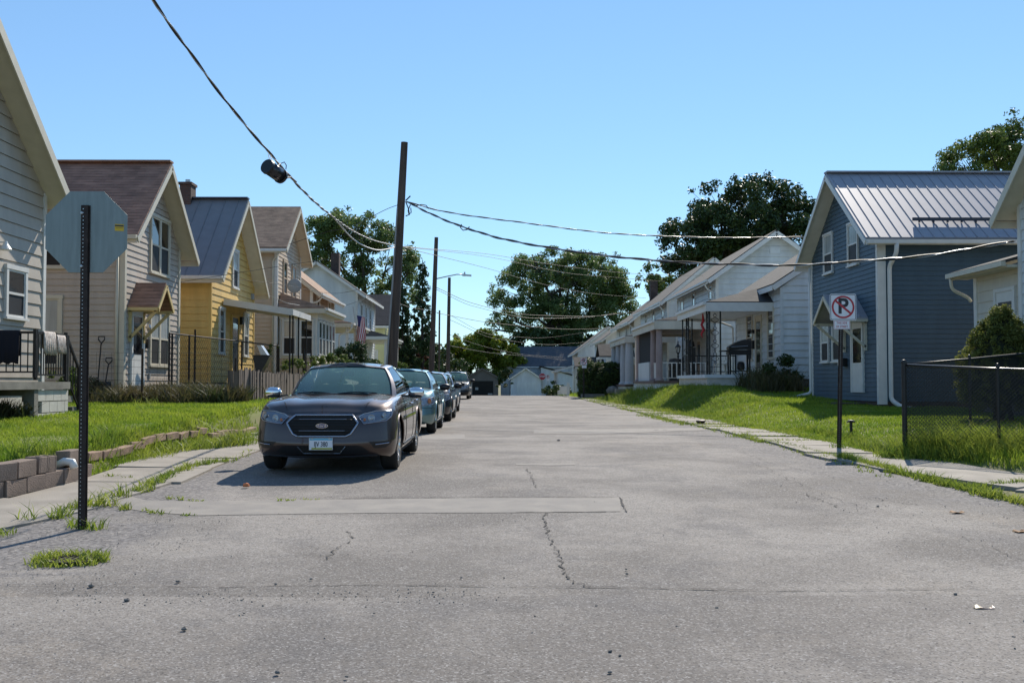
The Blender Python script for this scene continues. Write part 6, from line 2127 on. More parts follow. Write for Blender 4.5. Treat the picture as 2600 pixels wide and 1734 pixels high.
# bonnet shut lines, wipers
for sg in (-1, 1):
    mb = MB()
    pts = []
    for y in np.linspace(.30, 1.62, 20):
        x = sg * (.50 + .22 * sstep(.2, 1.0, y) + .03 * y)
        zt = c.ztop(y)
        t = x / (c.W * .9)
        pts.append((x, y, zt + .042 * sstep(0, .4, y) * max(0, 1 - t * t) ** .8 + .001))
    mb.tube(pts, .004, 4)
    mb.build('bonnet_seam', 'dark', car, local=True)
mb = MB()
for x0_, x1_ in ((-.62, -.12), (-.02, .52)):
    pts = []
    for t in np.linspace(0, 1, 10):
        x = x0_ + (x1_ - x0_) * t
        pts.append((x, 1.43 + .35 * (abs(x) / .735) ** 2.2 * .8 + .03 * t, 1.022 + .02 * math.sin(t * 3)))
    mb.tube(pts, .009, 5)
mb.build('wiper', 'black_plastic', car, local=True)

# ---------------------------------------------------------------- other parked cars
def simple_saloon(label, x, y, L, W, H, paint_, kind):
    root = thing('parked_car', label, 'car', (x, y, zroad(y + 1) + .008), 'cars parked along the left kerb')
    k = L / 5.1
    c = Car(L, W, H, .88, .88 + 2.65 * L / 4.6, .32, None, .19, paint_, front_d=.66, nose_e=.80)
    b_, r_ = std_cabin(L, H, W)
    setup_car(c, root, b_, r_)
    c.interior(root, yseat=2.75 * k); c.wheels(root, 7, .205); c.mirrors(root, 1.98 * k, 1.03 * H / 1.5, chrome=False, cap='black_plastic')
    c.side_details(root, (1.75 * k, 2.85 * k, 3.75 * k))
    ax = c.a_of_x
    w = W / .955
    for sg in (1, -1):
        if kind == 'teal':
            c.headlight(root, sg, [(.60, ax(.52 * w), ax(.70 * w)), (.63, ax(.48 * w), ax(.90 * w)), (.70, ax(.50 * w), ax(.945 * w)), (.75, ax(.58 * w), ax(.95 * w)), (.79, ax(.74 * w), ax(.948 * w))],
                        [(ax(.62 * w), .675, .07, 'lens', 'lamp_bowl'), (ax(.84 * w), .71, .06, 'amber', 'indicator')], [(ax(.52 * w), .60), (ax(.90 * w), .64), (ax(.945 * w), .72), (ax(.93 * w), .79), (ax(.60 * w), .745)])
        else:
            c.headlight(root, sg, [(.58, ax(.56 * w), ax(.80 * w)), (.64, ax(.50 * w), ax(.93 * w)), (.72, ax(.52 * w), ax(.95 * w)), (.78, ax(.62 * w), ax(.93 * w))],
                        [(ax(.63 * w), .675, .075, 'lens', 'lamp_bowl'), (ax(.83 * w), .70, .06, 'lens', 'lamp_bowl')], [(ax(.56 * w), .58), (ax(.80 * w), .59), (ax(.94 * w), .68), (ax(.93 * w), .78), (ax(.60 * w), .77)])
    mb = MB(); c.patch(mb, [(.60, ax(-.36), ax(.36)), (.70, ax(-.40), ax(.40))], .005, 16); g = mb.build('grille', 'dark', root, local=True)
    mb = MB(); c.line(mb, [(ax(-.4), .705), (ax(.4), .705)], .01, .012, sub=12); mb.build('grille_bar', paint_ if kind == 'teal' else 'satin', g, local=True)
    mb = MB(); c.patch(mb, [(.28, ax(-.55), ax(.55)), (.36, ax(-.6), ax(.6))], .005, 16); mb.build('lower_intake', 'black_plastic', root, local=True)
    mb = MB(); c.line(mb, [(ax(-.8), .56), (ax(-.4), .565), (ax(.4), .565), (ax(.8), .56)], .004, .005, sub=12); mb.build('bumper_seam', 'dark', root, local=True)
    yy = c.S(0, .47, .02).y
    mb = MB(); mb.box(-.15, yy, .40, .15, yy + .02, .55); mb.build('licence_plate', 'sign_white', root, local=True)
    return root
simple_saloon('teal green saloon with amber-cornered headlight, second of the parked cars', -2.30, 23.2, 4.5, .86, 1.47, 'paint_teal', 'teal')
simple_saloon('black saloon with clear round headlights, parked behind the teal saloon', -2.34, 30.1, 4.9, .915, 1.47, 'paint_black', 'black')
simple_saloon('dark navy saloon parked between the black saloon and the silver people carrier', -2.5, 37.5, 4.8, .90, 1.5, 'paint_navy', 'black')
root = thing('parked_car', 'silver people carrier with roof rails, farthest of the parked cars', 'car', (-2.98, 67.5, zroad(68) + .01), 'cars parked along the left kerb')
c = Car(4.8, .97, 1.75, .95, 3.95, .345, ([0, .08, .3, .7, 1.1, 1.6, 3.6, 4.5, 4.7, 4.8], [.86, .90, .96, 1.03, 1.08, 1.09, 1.10, 1.12, 1.12, 1.1]), .2, 'paint_silver', front_d=.6, nose_e=.78)
b_, r_ = suv_cabin(4.8, 1.78, .97)
setup_car(c, root, b_, r_, roof_rack=True)
c.interior(root, yseat=2.5); c.wheels(root, 6, .22); c.mirrors(root, 1.62, 1.16, chrome=False, size=1.2, cap='black_plastic'); c.side_details(root, (1.5, 2.5, 3.7))
ax = c.a_of_x
for sg in (1, -1):
    c.headlight(root, sg, [(.68, ax(.55), ax(.85)), (.74, ax(.50), ax(.93)), (.84, ax(.52), ax(.94))], [(ax(.65), .76, .07, 'lens', 'lamp_bowl'), (ax(.84), .77, .06, 'lens', 'lamp_bowl')])
mb = MB(); c.patch(mb, [(.66, ax(-.42), ax(.42)), (.82, ax(-.45), ax(.45))], .006, 14); mb.build('grille', 'dark', root, local=True)
mb = MB(); c.patch(mb, [(.28, ax(-.85), ax(.85)), (.58, ax(-.88), ax(.88))], .004, 20); mb.build('bumper_cladding', 'black_plastic', root, local=True)
# ================================================================== SIGNS
def ngon(cx, cz, r, n, rot=0.0):
    return [(cx + r * math.cos(rot + 2 * math.pi * k / n), cz + r * math.sin(rot + 2 * math.pi * k / n)) for k in range(n)]
def rrect(w, h, r, n=6):
    pts = []
    for (sx, sz, a0) in ((1, 1, 0), (-1, 1, 90), (-1, -1, 180), (1, -1, 270)):
        for k in range(n + 1):
            a = R(a0 + 90 * k / n)
            pts.append((sx * (w / 2 - r) + r * math.cos(a), sz * (h / 2 - r) + r * math.sin(a)))
    return pts
def plate(mb, pts, c, d0, d1):
    """flat plate in the xz plane at c, from y+d0 to y+d1"""
    a = [Vector((c[0] + x, c[1] + d0, c[2] + z)) for x, z in pts]
    mb.slab(a, (0, d1 - d0, 0))
def ringplate(mb, outer, inner, c, d):
    n = len(outer)
    for i in range(n):
        j = (i + 1) % n
        mb.quad(*[(c[0] + p[0], c[1] + d, c[2] + p[1]) for p in (outer[i], outer[j], inner[j], inner[i])])
def bar(mb, c, a, b, w, d):
    a, b = Vector((a[0], 0, a[1])), Vector((b[0], 0, b[1]))
    t = (b - a).normalized(); n_ = Vector((-t.z, 0, t.x)) * w / 2
    mb.quad(*[(c[0] + p.x, c[1] + d, c[2] + p.z) for p in (a - n_, b - n_, b + n_, a + n_)])
def sign_post(root, p0, p1, w=.052, holes=True, m='rust_metal', y0=-.02):
    mb = MB()
    p0, p1 = Vector(p0), Vector(p1)
    h = w / 2
    # open hat channel: web plus two flanges
    for dx0, dx1, dy0, dy1 in ((-h, h, 0, .006), (-h, -h + .006, .006, .03), (h - .006, h, .006, .03), (-h - .012, -h, .024, .03), (h, h + .012, .024, .03)):
        a = [Vector((p0.x + dx0, p0.y + dy0, p0.z)), Vector((p0.x + dx1, p0.y + dy0, p0.z)), Vector((p0.x + dx1, p0.y + dy1, p0.z)), Vector((p0.x + dx0, p0.y + dy1, p0.z))]
        mb.slab(a, p1 - p0)
    po = mb.build('post', m, root)
    if holes:
        hb = MB()
        n = int((p1 - p0).length / .0254 / 1.4)
        for k in range(1, n):
            q = p0.lerp(p1, k / n)
            hb.poly([(q.x - .012 + .005 * math.cos(t), q.y - .0015, q.z + .005 * math.sin(t)) for t in [2 * math.pi * j / 8 for j in range(8)]])
        hb.build('post_hole', 'galv', po)
    return po

# stop sign in front, seen from behind
b = ground_pt(208, 1343)
st = thing('stop_sign', 'back of a grey octagonal sign on a rusty perforated post at the near left', 'sign', (b.x, b.y, b.z))
sc_ = b.y
top = P(215, 521, sc_)
sign_post(st, (b.x - .005, b.y, b.z - .1), (top.x, b.y, top.z), .062)
c0 = P(216, 588, sc_); 
oct_ = ngon(0, 0, .381 / math.cos(math.pi / 8), 8, math.pi / 8)
mb = MB(); plate(mb, oct_, (c0.x, b.y + .032, c0.z), 0, .003); sp = mb.build('sign_panel', 'alu', st)
mb = MB(); plate(mb, ngon(0, 0, .379 / math.cos(math.pi / 8), 8, math.pi / 8), (c0.x, b.y + .0365, c0.z), 0, .001); mb.build('sign_front', 'sign_red', sp)
stx = P(300, 577, sc_)
mb = MB(); plate(mb, [(-.042, -.03), (.042, -.034), (.042, .03), (-.042, .034)], (stx.x, b.y + .030, stx.z), 0, .001); mb.build('sticker', 'yellow_sticker', sp)
mb = MB(); plate(mb, [(-.04, .012), (.04, .008), (.04, .022), (-.04, .026)], (stx.x, b.y + .0285, stx.z), 0, .001); plate(mb, [(-.035, -.004), (.035, -.006), (.035, -.003), (-.035, -.001)], (stx.x, b.y + .0285, stx.z), 0, .001); mb.build('sticker_print', 'sign_black', sp)
mb = MB()
for px, py in ((208, 541), (207, 676)):
    q = P(px, py, sc_); mb.lathe([(0, -.012), (.012, -.010), (.012, 0)], (q.x - .0, b.y, q.z), 'y', 10)
mb.build('bolt', 'galv', sp)

def no_parking(root, c, s, d=-1):
    """square no-parking panel of side s facing the camera, centre c"""
    mb = MB(); plate(mb, rrect(s, s, s * .07), c, -.003, 0); sp = mb.build('sign_panel', 'sign_white', root)
    mb = MB(); ringplate(mb, rrect(s * .955, s * .955, s * .055), rrect(s * .915, s * .915, s * .04), c, -.0042); mb.build('sign_border', 'sign_black', sp)
    text_mesh('letter', 'P', s * .80, 'sign_black', sp, Matrix.Translation((c[0] - s * .005, c[1] - .0050, c[2] + s * .01)) @ Matrix.Rotation(math.pi / 2, 4, 'X'), bold=s * .022)
    mb = MB(); ringplate(mb, ngon(0, 0, s * .43, 48), ngon(0, 0, s * .36, 48), c, -.0062)
    k = s * .37 * math.cos(R(40)); kz = s * .37 * math.sin(R(40))
    bar(mb, c, (-k, kz), (k, -kz), s * .078, -.0068)
    mb.build('prohibition_ring', 'sign_red', sp)
    return sp
b = P(2131, 1112, 18.6); b.z = zg(b.x, 18.6)
ns = thing('parking_sign', 'no parking sign with a THIS SIDE OF STREET plate before the blue house', 'sign', tuple(b))
t_ = P(2138, 752, 18.6)
sign_post(ns, (b.x, 18.6, b.z - .1), (t_.x, 18.6, t_.z), .055)
c0 = P(2139.5, 780, 18.6)
no_parking(ns, (c0.x, 18.58, c0.z), .457)
c1 = P(2136.5, 825, 18.6)
mb = MB(); plate(mb, rrect(.285, .152, .02), (c1.x, 18.58, c1.z), -.003, 0); sp = mb.build('sign_plate', 'sign_white', ns)
mb = MB(); ringplate(mb, rrect(.272, .139, .016), rrect(.262, .129, .013), (c1.x, 18.58, c1.z), -.0042); mb.build('plate_border', 'sign_red', sp)
for s_, dz in (('THIS SIDE', .031), ('OF STREET', -.031)):
    text_mesh('plate_text', s_, .052, 'sign_red', sp, Matrix.Translation((c1.x, 18.575, c1.z + dz)) @ Matrix.Rotation(math.pi / 2, 4, 'X'), bold=.0006, sx=.82)

# far no-parking sign in front of the hedge
b = Vector((5.3, 70, zg(5.3, 70)))
c0 = P(1482, 918, 70)
ns = thing('parking_sign', 'no parking sign on a post at the end of the clipped hedge', 'sign', (c0.x, 70, zg(c0.x, 70)))
sign_post(ns, (c0.x, 70, zg(c0.x, 70) - .1), (c0.x, 70, c0.z + .24), .06, holes=False)
no_parking(ns, (c0.x, 69.97, c0.z), .44)
mb = MB(); plate(mb, rrect(.3, .17, .02), (c0.x + .03, 69.97, c0.z - .34), -.003, 0); mb.build('sign_plate', 'sign_white', ns)
# far stop sign and its neighbour
Y = 122
c0 = P(1377, 956, Y)
ss = thing('stop_sign', 'red STOP sign at the far end of the street', 'sign', (c0.x, Y, zroad(Y)))
mb = MB(); mb.tube([(c0.x, Y, zroad(Y) - .2), (c0.x, Y, c0.z + .35)], .04, 8); mb.build('post', 'galv', ss)
mb = MB(); plate(mb, ngon(0, 0, .41, 8, math.pi / 8), (c0.x, Y - .06, c0.z), -.004, 0); sp = mb.build('sign_panel', 'sign_white', ss)
mb = MB(); plate(mb, ngon(0, 0, .385, 8, math.pi / 8), (c0.x, Y - .067, c0.z), -.004, 0); mb.build('sign_face', 'sign_red', sp)
text_mesh('sign_text', 'STOP', .32, 'sign_white', sp, Matrix.Translation((c0.x, Y - .078, c0.z)) @ Matrix.Rotation(math.pi / 2, 4, 'X'), bold=.006, sx=.82)
c0 = P(1391, 957, 124)
ns = thing('parking_sign', 'small round-marked parking sign right beside the far stop sign', 'sign', (c0.x, 124, zroad(124)))
mb = MB(); mb.tube([(c0.x, 124, zroad(124) - .2), (c0.x, 124, c0.z + .2)], .035, 8); mb.build('post', 'galv', ns)
no_parking(ns, (c0.x, 123.94, c0.z + .02), .44)
mb = MB(); plate(mb, rrect(.35, .2, .02), (c0.x, 123.94, c0.z - .33), -.004, 0); mb.build('sign_plate', 'sign_white', ns)

# ================================================================== POLES AND WIRES
def utility_pole(label, base, top, r0, r1):
    th = thing('utility_pole', label, 'utility pole', base, 'wooden poles along the left kerb')
    mb = MB()
    b, t = Vector(base), Vector(top)
    b2 = b - Vector((0, 0, .3))
    n = 14
    pts = [b2.lerp(t, k / n) for k in range(n + 1)]
    mb.tube(pts, [r0 + (r1 - r0) * k / n for k in range(n + 1)], 18)
    mb.build('shaft', 'pole_wood', th, smooth=False)
    return th
p1b = (P(988, 935, 37).x, 37, 0.0); p1t = tuple(P(1027, 362, 37))
pole1 = utility_pole('tall bare wooden pole leaning right just behind the brown saloon', p1b, p1t, .19, .118)
mb = MB(); mb.tube([(p1b[0], 37, .1), (p1b[0] + .07, 37, 1.55)], .215, 18); mb.build('base_wrap', 'black_plastic', pole1)
q = P(1013, 600, 37); a_ = P(1011, 520, 37)
mb = MB(); mb.tube([(p1b[0] - .15, 36.88, .6), (p1b[0] + (p1t[0] - p1b[0]) * .5 - .12, 36.9, 4.7), (p1b[0] + (p1t[0] - p1b[0]) * .755 - .10, 36.92, 7.1)], .035, 6); mb.build('conduit', 'grey_plastic', pole1)
mb = MB()
e = P(1030, 510, 37)
mb.beam(e, P(1042, 498, 37), .04, .04); mb.tube([P(1030, 512, 37), P(1037, 530, 37), P(1040, 545, 37), P(1030, 549, 37)], .02, 5)
mb.tube([P(1042, 520, 36.8), P(1036, 535, 36.8), P(1038, 545, 36.8), P(1044, 540, 36.8), P(1043, 528, 36.8)], .018, 5)
mb.build('bracket', 'black_metal', pole1)
p2b = (P(1092, 930, 60).x, 60, .04); p2t = tuple(P(1108, 603, 60))
pole2 = utility_pole('second wooden pole carrying the street light arm', p2b, p2t, .17, .105)
mb = MB(); mb.tube([(p2b[0], 60, .1), (p2b[0] + .03, 60, 1.7)], .20, 16); mb.build('base_wrap', 'black_plastic', pole2)
arm = [P(1108, 708, 60), P(1135, 702, 60), P(1160, 697, 60), P(1176, 697, 60)]
lp = thing('street_light', 'grey street light head on a long arm fixed to the second wooden pole', 'street light', tuple(arm[0]))
mb = MB(); mb.tube(arm, .03, 8); mb.build('arm', 'galv', lp, smooth=True)
h0, h1 = P(1174, 698, 60), P(1197, 700, 60)
mb = MB()
for t0, t1, w, hh in ((0, .35, .16, .12), (.35, 1, .26, .08)): mb.beam(h0.lerp(h1, t0), h0.lerp(h1, t1), w, hh)
mb.tube([h0.lerp(h1, .25) + Vector((0, 0, .05)), h0.lerp(h1, .25) + Vector((0, 0, .17))], .04, 8)
mb.build('lamp_head', 'galv', lp)
p3b = (P(1136, 940, 81).x, 81, .02); p3t = tuple(P(1141, 705, 81))
pole3 = utility_pole('third wooden pole standing beside the yellow-green tree', p3b, p3t, .17, .11)
p4b = (P(1114, 930, 90).x, 90, 0.0); p4t = tuple(P(1116, 788, 90))
utility_pole('short thin pole between the second and third wooden poles', p4b, p4t, .09, .07)

def sag_pts(a, b, sag, n=40, via=None):
    a, b = Vector(a), Vector(b)
    return [a.lerp(b, t) - Vector((0, 0, 4 * sag * t * (1 - t))) for t in np.linspace(0, 1, n)]
def wire(label, pts, r, m='dark_wire', twist=None, group='overhead wires', cat='wire', name='overhead_wire'):
    if not twist:
        mb = MB(); mb.tube(pts, r, 5)
        return single(name, label, cat, mb, m, group, smooth=True)
    th = thing(name, label, cat, tuple(pts[0]), group)
    pitch, rad = twist
    P_ = [Vector(p) for p in pts]
    d = [0]
    for i in range(len(P_) - 1): d.append(d[-1] + (P_[i + 1] - P_[i]).length)
    N = int(d[-1] / pitch * 8)
    xs_, ys_, zs_ = ([p[i] for p in P_] for i in range(3))
    for ph, mm, nm in ((0, m, 'insulated_strand'), (math.pi, 'galv', 'bare_strand')):
        q = []
        for k in range(N + 1):
            s_ = d[-1] * k / N
            c_ = Vector((float(np.interp(s_, d, xs_)), float(np.interp(s_, d, ys_)), float(np.interp(s_, d, zs_))))
            c2 = Vector((float(np.interp(min(s_ + .05, d[-1]), d, xs_)), float(np.interp(min(s_ + .05, d[-1]), d, ys_)), float(np.interp(min(s_ + .05, d[-1]), d, zs_))))
            t = (c2 - c_)
            t = t.normalized() if t.length > 1e-6 else Vector((0, 1, 0))
            u = t.cross(Vector((0, 0, 1))).normalized(); w = u.cross(t)
            a = 2 * math.pi * s_ / pitch + ph
            q.append(c_ + (u * math.cos(a) + w * math.sin(a)) * rad)
        mb = MB(); mb.tube(q, r if ph == 0 else r * .62, 5); mb.build(nm, mm, th, smooth=True)
    return th
# near cable: over the camera's left, past the cylinder, to pole 1
def spline(pts, n=60):
    P_ = [Vector(p) for p in pts]
    d = [0]
    for i in range(len(P_) - 1): d.append(d[-1] + (P_[i + 1] - P_[i]).length)
    return [Vector(tuple(cubic(d, [p[j] for p in P_], s_) for j in range(3))) for s_ in np.linspace(0, d[-1], n)]
cab = spline([P(300, -150, 9.5), P(388, 0, 10.6), P(480, 130, 11.6), P(600, 290, 12.8), P(690, 395, 13.9), P(780, 495, 16.2), P(860, 562, 20), P(930, 603, 26), P(1005, 624, 36.8)], 90)
wire('thick twisted cable sweeping down from the upper left to the leaning pole', cab, .0125, 'dark_wire', (1.1, .009), None, 'cable', 'overhead_cable')
cc = spline([P(850, 556, 19.5), P(900, 610, 24), P(950, 634, 29), P(1005, 628, 36.8)], 30)
wire('thin slack loop hanging under the thick cable next to the leaning pole', cc, .016, 'galv')
# cable cylinder
a_, b_ = P(677, 422, 13.45), P(704, 436, 13.75)
dv = (b_ - a_).normalized()
a_ = a_ - dv * .0
cyl = thing('cable_closure', 'black and silver cylinder hanging beside the thick overhead cable', 'cable closure', tuple(a_))
L_ = .31
side = Vector((0, 0, 0))
pA, pB = a_, a_ + Vector((.45, .85, -.28)).normalized() * L_
mb = MB(); mb.tube([pA, pA.lerp(pB, .12)], [.094, .098], 24); mb.tube([pA.lerp(pB, .88), pB], [.098, .094], 24); mb.build('end_cap', 'black_plastic', cyl)
mb = MB(); mb.tube([pA.lerp(pB, .12), pA.lerp(pB, .88)], [.09, .09], 28); mb.build('barrel', mat('closure_barrel', (.05, .05, .055), .18, metal=.7), cyl, smooth=True)
mb = MB(); mb.tube([pA.lerp(pB, .2) + Vector((0, 0, .10)), P(681, 392, 13.6)], .004, 4); mb.tube([pA.lerp(pB, .35) + Vector((0, 0, .10)), P(687, 394, 13.7)], .004, 4)
mb.tube([P(706, 420, 13.75), P(712, 416, 13.85), P(722, 412, 13.9), P(727, 420, 13.95), P(726, 430, 14.0)], .006, 5)
mb.tube([pB, P(722, 445, 14.1), P(728, 452, 14.15), P(738, 450, 14.3), P(752, 462, 14.8)], .012, 6); mb.tube([P(722, 441, 14.1), P(726, 434, 14.1)], .012, 5)
mb.build('hanger', 'dark_wire', cyl)

W1 = P(1034, 513, 36.9); W2 = P(1012, 625, 36.9)
wire('twisted black and white cable crossing the street in front of the blue house', spline([W1, P(1100, 546, 35.5), P(1180, 578, 34), P(1300, 612, 32), P(1600, 656, 29.5), P(1850, 671, 27.6), P(2060, 672, 26.3), P(2300, 655, 25), P(2576, 613, 24)], 120), .024, 'dark_wire', (1.5, .018), None, 'cable', 'overhead_cable')
wire('thinner twisted cable from the leaning pole to the gable of the blue house', spline([W1, P(1130, 538, 37), P(1300, 562, 37), P(1600, 596, 37), P(1850, 604, 37), P(2040, 602, 37)], 80), .018, 'dark_wire', (1.2, .012), None, 'cable', 'overhead_cable')
mb = MB()
mb.tube([P(1057, 523, 36.3), P(1070, 520, 36.2), P(1082, 522, 36.2), P(1088, 530, 36.1)], .016, 5); mb.tube([P(1172, 570, 34), P(1169, 578, 34), P(1176, 585, 34), P(1186, 583, 34), P(1192, 576, 34)], .018, 5)
single('cable_loop', 'small loose wire loops hung on the cable right of the leaning pole', 'wire loop', mb, 'dark_wire')
far = [
    ('wire from the leaning pole to the tall white house, upper of the thin ones', [W2, P(1300, 655, 50), P(1640, 697, 60), P(1800, 700, 62)], .016, 'wire'),
    ('wire from the leaning pole ending at the white gable, just under its twin', [W2, P(1290, 662, 46), P(1500, 700, 52), P(1690, 715, 53)], .014, 'wire'),
    ('long thin wire from the leaning pole down to the far right eaves', [W2, P(1300, 700, 60), P(1500, 745, 75), P(1640, 757, 80)], .018, 'wire'),
    ('twisted wire from the second pole sagging to the right', [P(1108, 730, 60), P(1200, 770, 62), P(1350, 800, 64), P(1500, 803, 67), P(1660, 785, 69)], .026, 'wire'),
    ('second sagging wire below the street light arm', [P(1108, 735, 60), P(1200, 777, 64), P(1330, 806, 72), P(1480, 806, 78), P(1570, 795, 84)], .022, 'dark_wire'),
    ('level wire crossing in front of the big far tree', [P(1110, 795, 60), P(1250, 820, 66), P(1400, 834, 72), P(1580, 833, 80)], .024, 'wire'),
    ('rising wire ending on the fifth right-hand house', [P(1142, 800, 81), P(1250, 850, 84), P(1360, 858, 86), P(1480, 845, 88), P(1600, 823, 89)], .024, 'wire'),
    ('wire from the third pole to the right low over the garages', [P(1142, 812, 81), P(1260, 860, 90), P(1390, 875, 100), P(1500, 868, 103)], .026, 'wire'),
    ('wire low across the yellow-green tree', [P(1142, 850, 81), P(1230, 880, 95), P(1330, 900, 110), P(1430, 908, 118)], .026, 'wire'),
    ('lowest wire dipping behind the far stop sign', [P(1142, 878, 81), P(1240, 895, 100), P(1350, 905, 120), P(1440, 915, 130)], .026, 'wire'),
    ('wire running left from the leaning pole past the yellow gable', [P(1005, 626, 37), P(850, 655, 36), P(700, 678, 35), P(560, 700, 34.4), P(455, 717, 34)], .012, 'dark_wire'),
    ('wire running left below the yellow gable', [P(1005, 700, 37), P(850, 745, 40), P(700, 720, 37), P(560, 705, 35)], .010, 'dark_wire'),
    ('wire from the top bracket of the leaning pole to the beige house roof', [P(1012, 520, 37), P(985, 530, 38), P(940, 552, 41), P(850, 585, 45), P(735, 620, 45.5)], .018, 'dark_wire'),
    ('service wire drooping to the white gable house on the left', [P(1100, 790, 60), P(1040, 745, 58), P(940, 755, 66), P(880, 775, 69.5)], .018, 'dark_wire'),
    ('wire between the leaning pole and the second pole', [P(1000, 765, 37), P(1040, 780, 45), P(1092, 788, 60)], .016, 'wire'),
    ('wire between the second and third poles', [P(1100, 790, 60), P(1120, 797, 70), P(1140, 800, 81)], .02, 'wire'),
    ('white service wire tied to the eave of the yellow house', [P(672, 744, 41.5), P(700, 757, 41), P(730, 770, 40.8), P(760, 775, 44)], .012, 'white_plastic'),
]
for lab, pts, r, m_ in far: wire(lab, spline(pts, 40), r * .62, m_)

# ================================================================== FENCES
def chain_mesh(mb, p, q, z0, z1, cell=.055, r=.004):
    """diamond mesh between posts p and q (z given per end)"""
    p, q = Vector(p), Vector(q)
    L = (q - p).length
    d = (q - p) / L
    h = z1 - z0
    n = int(L / cell)
    slope = (q.z - p.z)
    def pt(u, v):
        return Vector((p.x + d.x * u, p.y + d.y * u, z0 + v + slope * u / L))
    for k in range(-int(h / cell) - 1, n + 1):
        for sg in (1, -1):
            u0 = k * cell
            # line u = u0 + v (or u = u0 + h - v), clipped to [0, L]
            pts = []
            for v in (0, h):
                pts.append((u0 + (v if sg > 0 else h - v), v))
            (ua, va), (ub, vb) = pts
            if ua > ub: (ua, va), (ub, vb) = (ub, vb), (ua, va)
            if ub <= 0 or ua >= L: continue
            f = lambda u: va + (vb - va) * (u - ua) / (ub - ua)
            a, b = max(0, ua), min(L, ub)
            mb.tube([pt(a, f(a)), pt(b, f(b))], r, 3, caps=False)
cf = thing('chain_link_fence', 'black chain link fence at the corner of the right-hand yard in front of the spruce', 'fence', (6.3, 16.9, zg(6.3, 16.9)))
fp_ = [Vector((6.30, 16.9, 0)), Vector((7.27, 15.8, 0)), Vector((8.6, 14.3, 0)), Vector((10.0, 12.8, 0))]
bp_ = [Vector((6.30, 16.9, 0)), Vector((8.2, 18.9, 0)), Vector((10.2, 20.9, 0)), Vector((11.0, 21.7, 0))]
ztA = [1.385, 1.31, 1.24, 1.16]; ztB = [1.385, 1.52, 1.68, 1.74]
for ln, zt in ((fp_, ztA), (bp_, ztB)):
    for i, p in enumerate(ln):
        if ln is bp_ and i == 0: continue
        r = .040 if (i == 0) else .024
        mb = MB(); g_ = zg(p.x, p.y)
        mb.tube([(p.x, p.y, g_ - .2), (p.x, p.y, zt[i] + (.03 if i == 0 else .0))], r, 12)
        mb.lathe([(r * 1.15, zt[i] + (.03 if i == 0 else 0)), (r * 1.1, zt[i] + .05), (r * .6, zt[i] + .075), (0, zt[i] + .08)], (p.x, p.y, 0), 'z', 12)
        mb.build('post', 'black_metal', cf)
    mb = MB(); mb.tube([(p.x, p.y, z - .005) for p, z in zip(ln, zt)], .02, 8); mb.build('top_rail', mat('fence_rail', (.03, .03, .033), .25, metal=.3) if ln is fp_ else 'black_metal', cf, smooth=True)
    mb = MB()
    for i in range(len(ln) - 1):
        a, b2 = ln[i].copy(), ln[i + 1].copy()
        za, zb_ = zt[i], zt[i + 1]
        a.z, b2.z = za, zb_
        hh = 1.16
        chain_mesh(mb, a, b2, za - .03 - hh, za - .03, .06, .0038)
    mb.build('mesh', 'dark_wire', cf)

# chain link on the block wall in front of the yellow house
yw = thing('retaining_wall', 'dark stained concrete block wall below the yellow house', 'wall', (-8.65, 35, .5))
mb = MB(); a, b2 = Vector((-9.3, 30.6, 0)), Vector((-8.15, 40, 0))
n_ = (b2 - a).normalized(); pn = Vector((n_.y, -n_.x, 0)) * .2
mb.slab([Vector((a.x, a.y, 1.06)), Vector((b2.x, b2.y, 1.06)), Vector((b2.x, b2.y, .1)), Vector((a.x, a.y, .1))], -pn); mb.build('wall', 'old_concrete', yw)
mb = MB(); mb.slab([Vector((-9.3, 30.6, 1.06)), Vector((-9.3, 30.6, .1)), Vector((-12, 30.9, .1)), Vector((-12, 30.9, 1.06))], Vector((0, .2, 0))); mb.build('return_wall', 'old_concrete', yw)
cf2 = thing('chain_link_fence', 'rusty dark fence with slim posts standing on the block wall before the yellow house', 'fence', (-8.7, 35, 1.06))
zr_ = lambda t: 2.5 - .04 * t
mb = MB(); mb.tube([(a.x - pn.x * .5, a.y, zr_(0)), (b2.x - pn.x * .5, b2.y, zr_(1))], .022, 8); mb.build('top_rail', 'rust_metal', cf2)
for t, hh in ((.0, 0), (.02, 0), (.145, .02), (.19, .2), (.6, 0), (.98, .06), (1.0, 0)):
    p = a.lerp(b2, t); mb = MB(); mb.tube([(p.x - .1, p.y, 1.0), (p.x - .1, p.y, zr_(t) + hh)], .03, 8); mb.build('post', 'rust_metal', cf2)
mb = MB(); chain_mesh(mb, (a.x - .1, a.y, 2.48), (b2.x - .1, b2.y, 2.44), 1.1, 2.48, .16, .003); mb.build('mesh', 'wire', cf2)

# welded wire fence across the lawn
wf = thing('wire_fence', 'thin welded wire fence with dark stakes crossing the left lawn', 'fence', (-8.5, 26.1, .6))
fpts = [Vector((-10.3, 25.6, 0)), Vector((-8.72, 26.3, 0)), Vector((-6.6, 27.2, 0))]
mb = MB()
for i in range(2):
    p, q = fpts[i], fpts[i + 1]
    L = (q - p).length
    for k in range(8):
        z = .68 + k * .165
        mb.tube([(p.x, p.y, z + .03), (p.lerp(q, .5).x, p.lerp(q, .5).y, z + .0), (q.x, q.y, z - .03)], .0035, 4)
    for k in range(int(L / .17) + 1):
        u = p.lerp(q, k * .17 / L); mb.tube([(u.x, u.y, .62), (u.x, u.y, 1.83)], .0028, 4)
mb.build('mesh', 'wire', wf)
for (x, y, z1) in ((-8.72, 26.28, 1.93), (-6.68, 27.15, 1.72), (-10.3, 25.6, 1.9)):
    mb = MB(); mb.box(x - .025, y - .008, .4, x + .025, y + .004, z1); mb.box(x - .006, y + .004, .4, x + .006, y + .035, z1); mb.build('stake', 'rust_metal', wf)

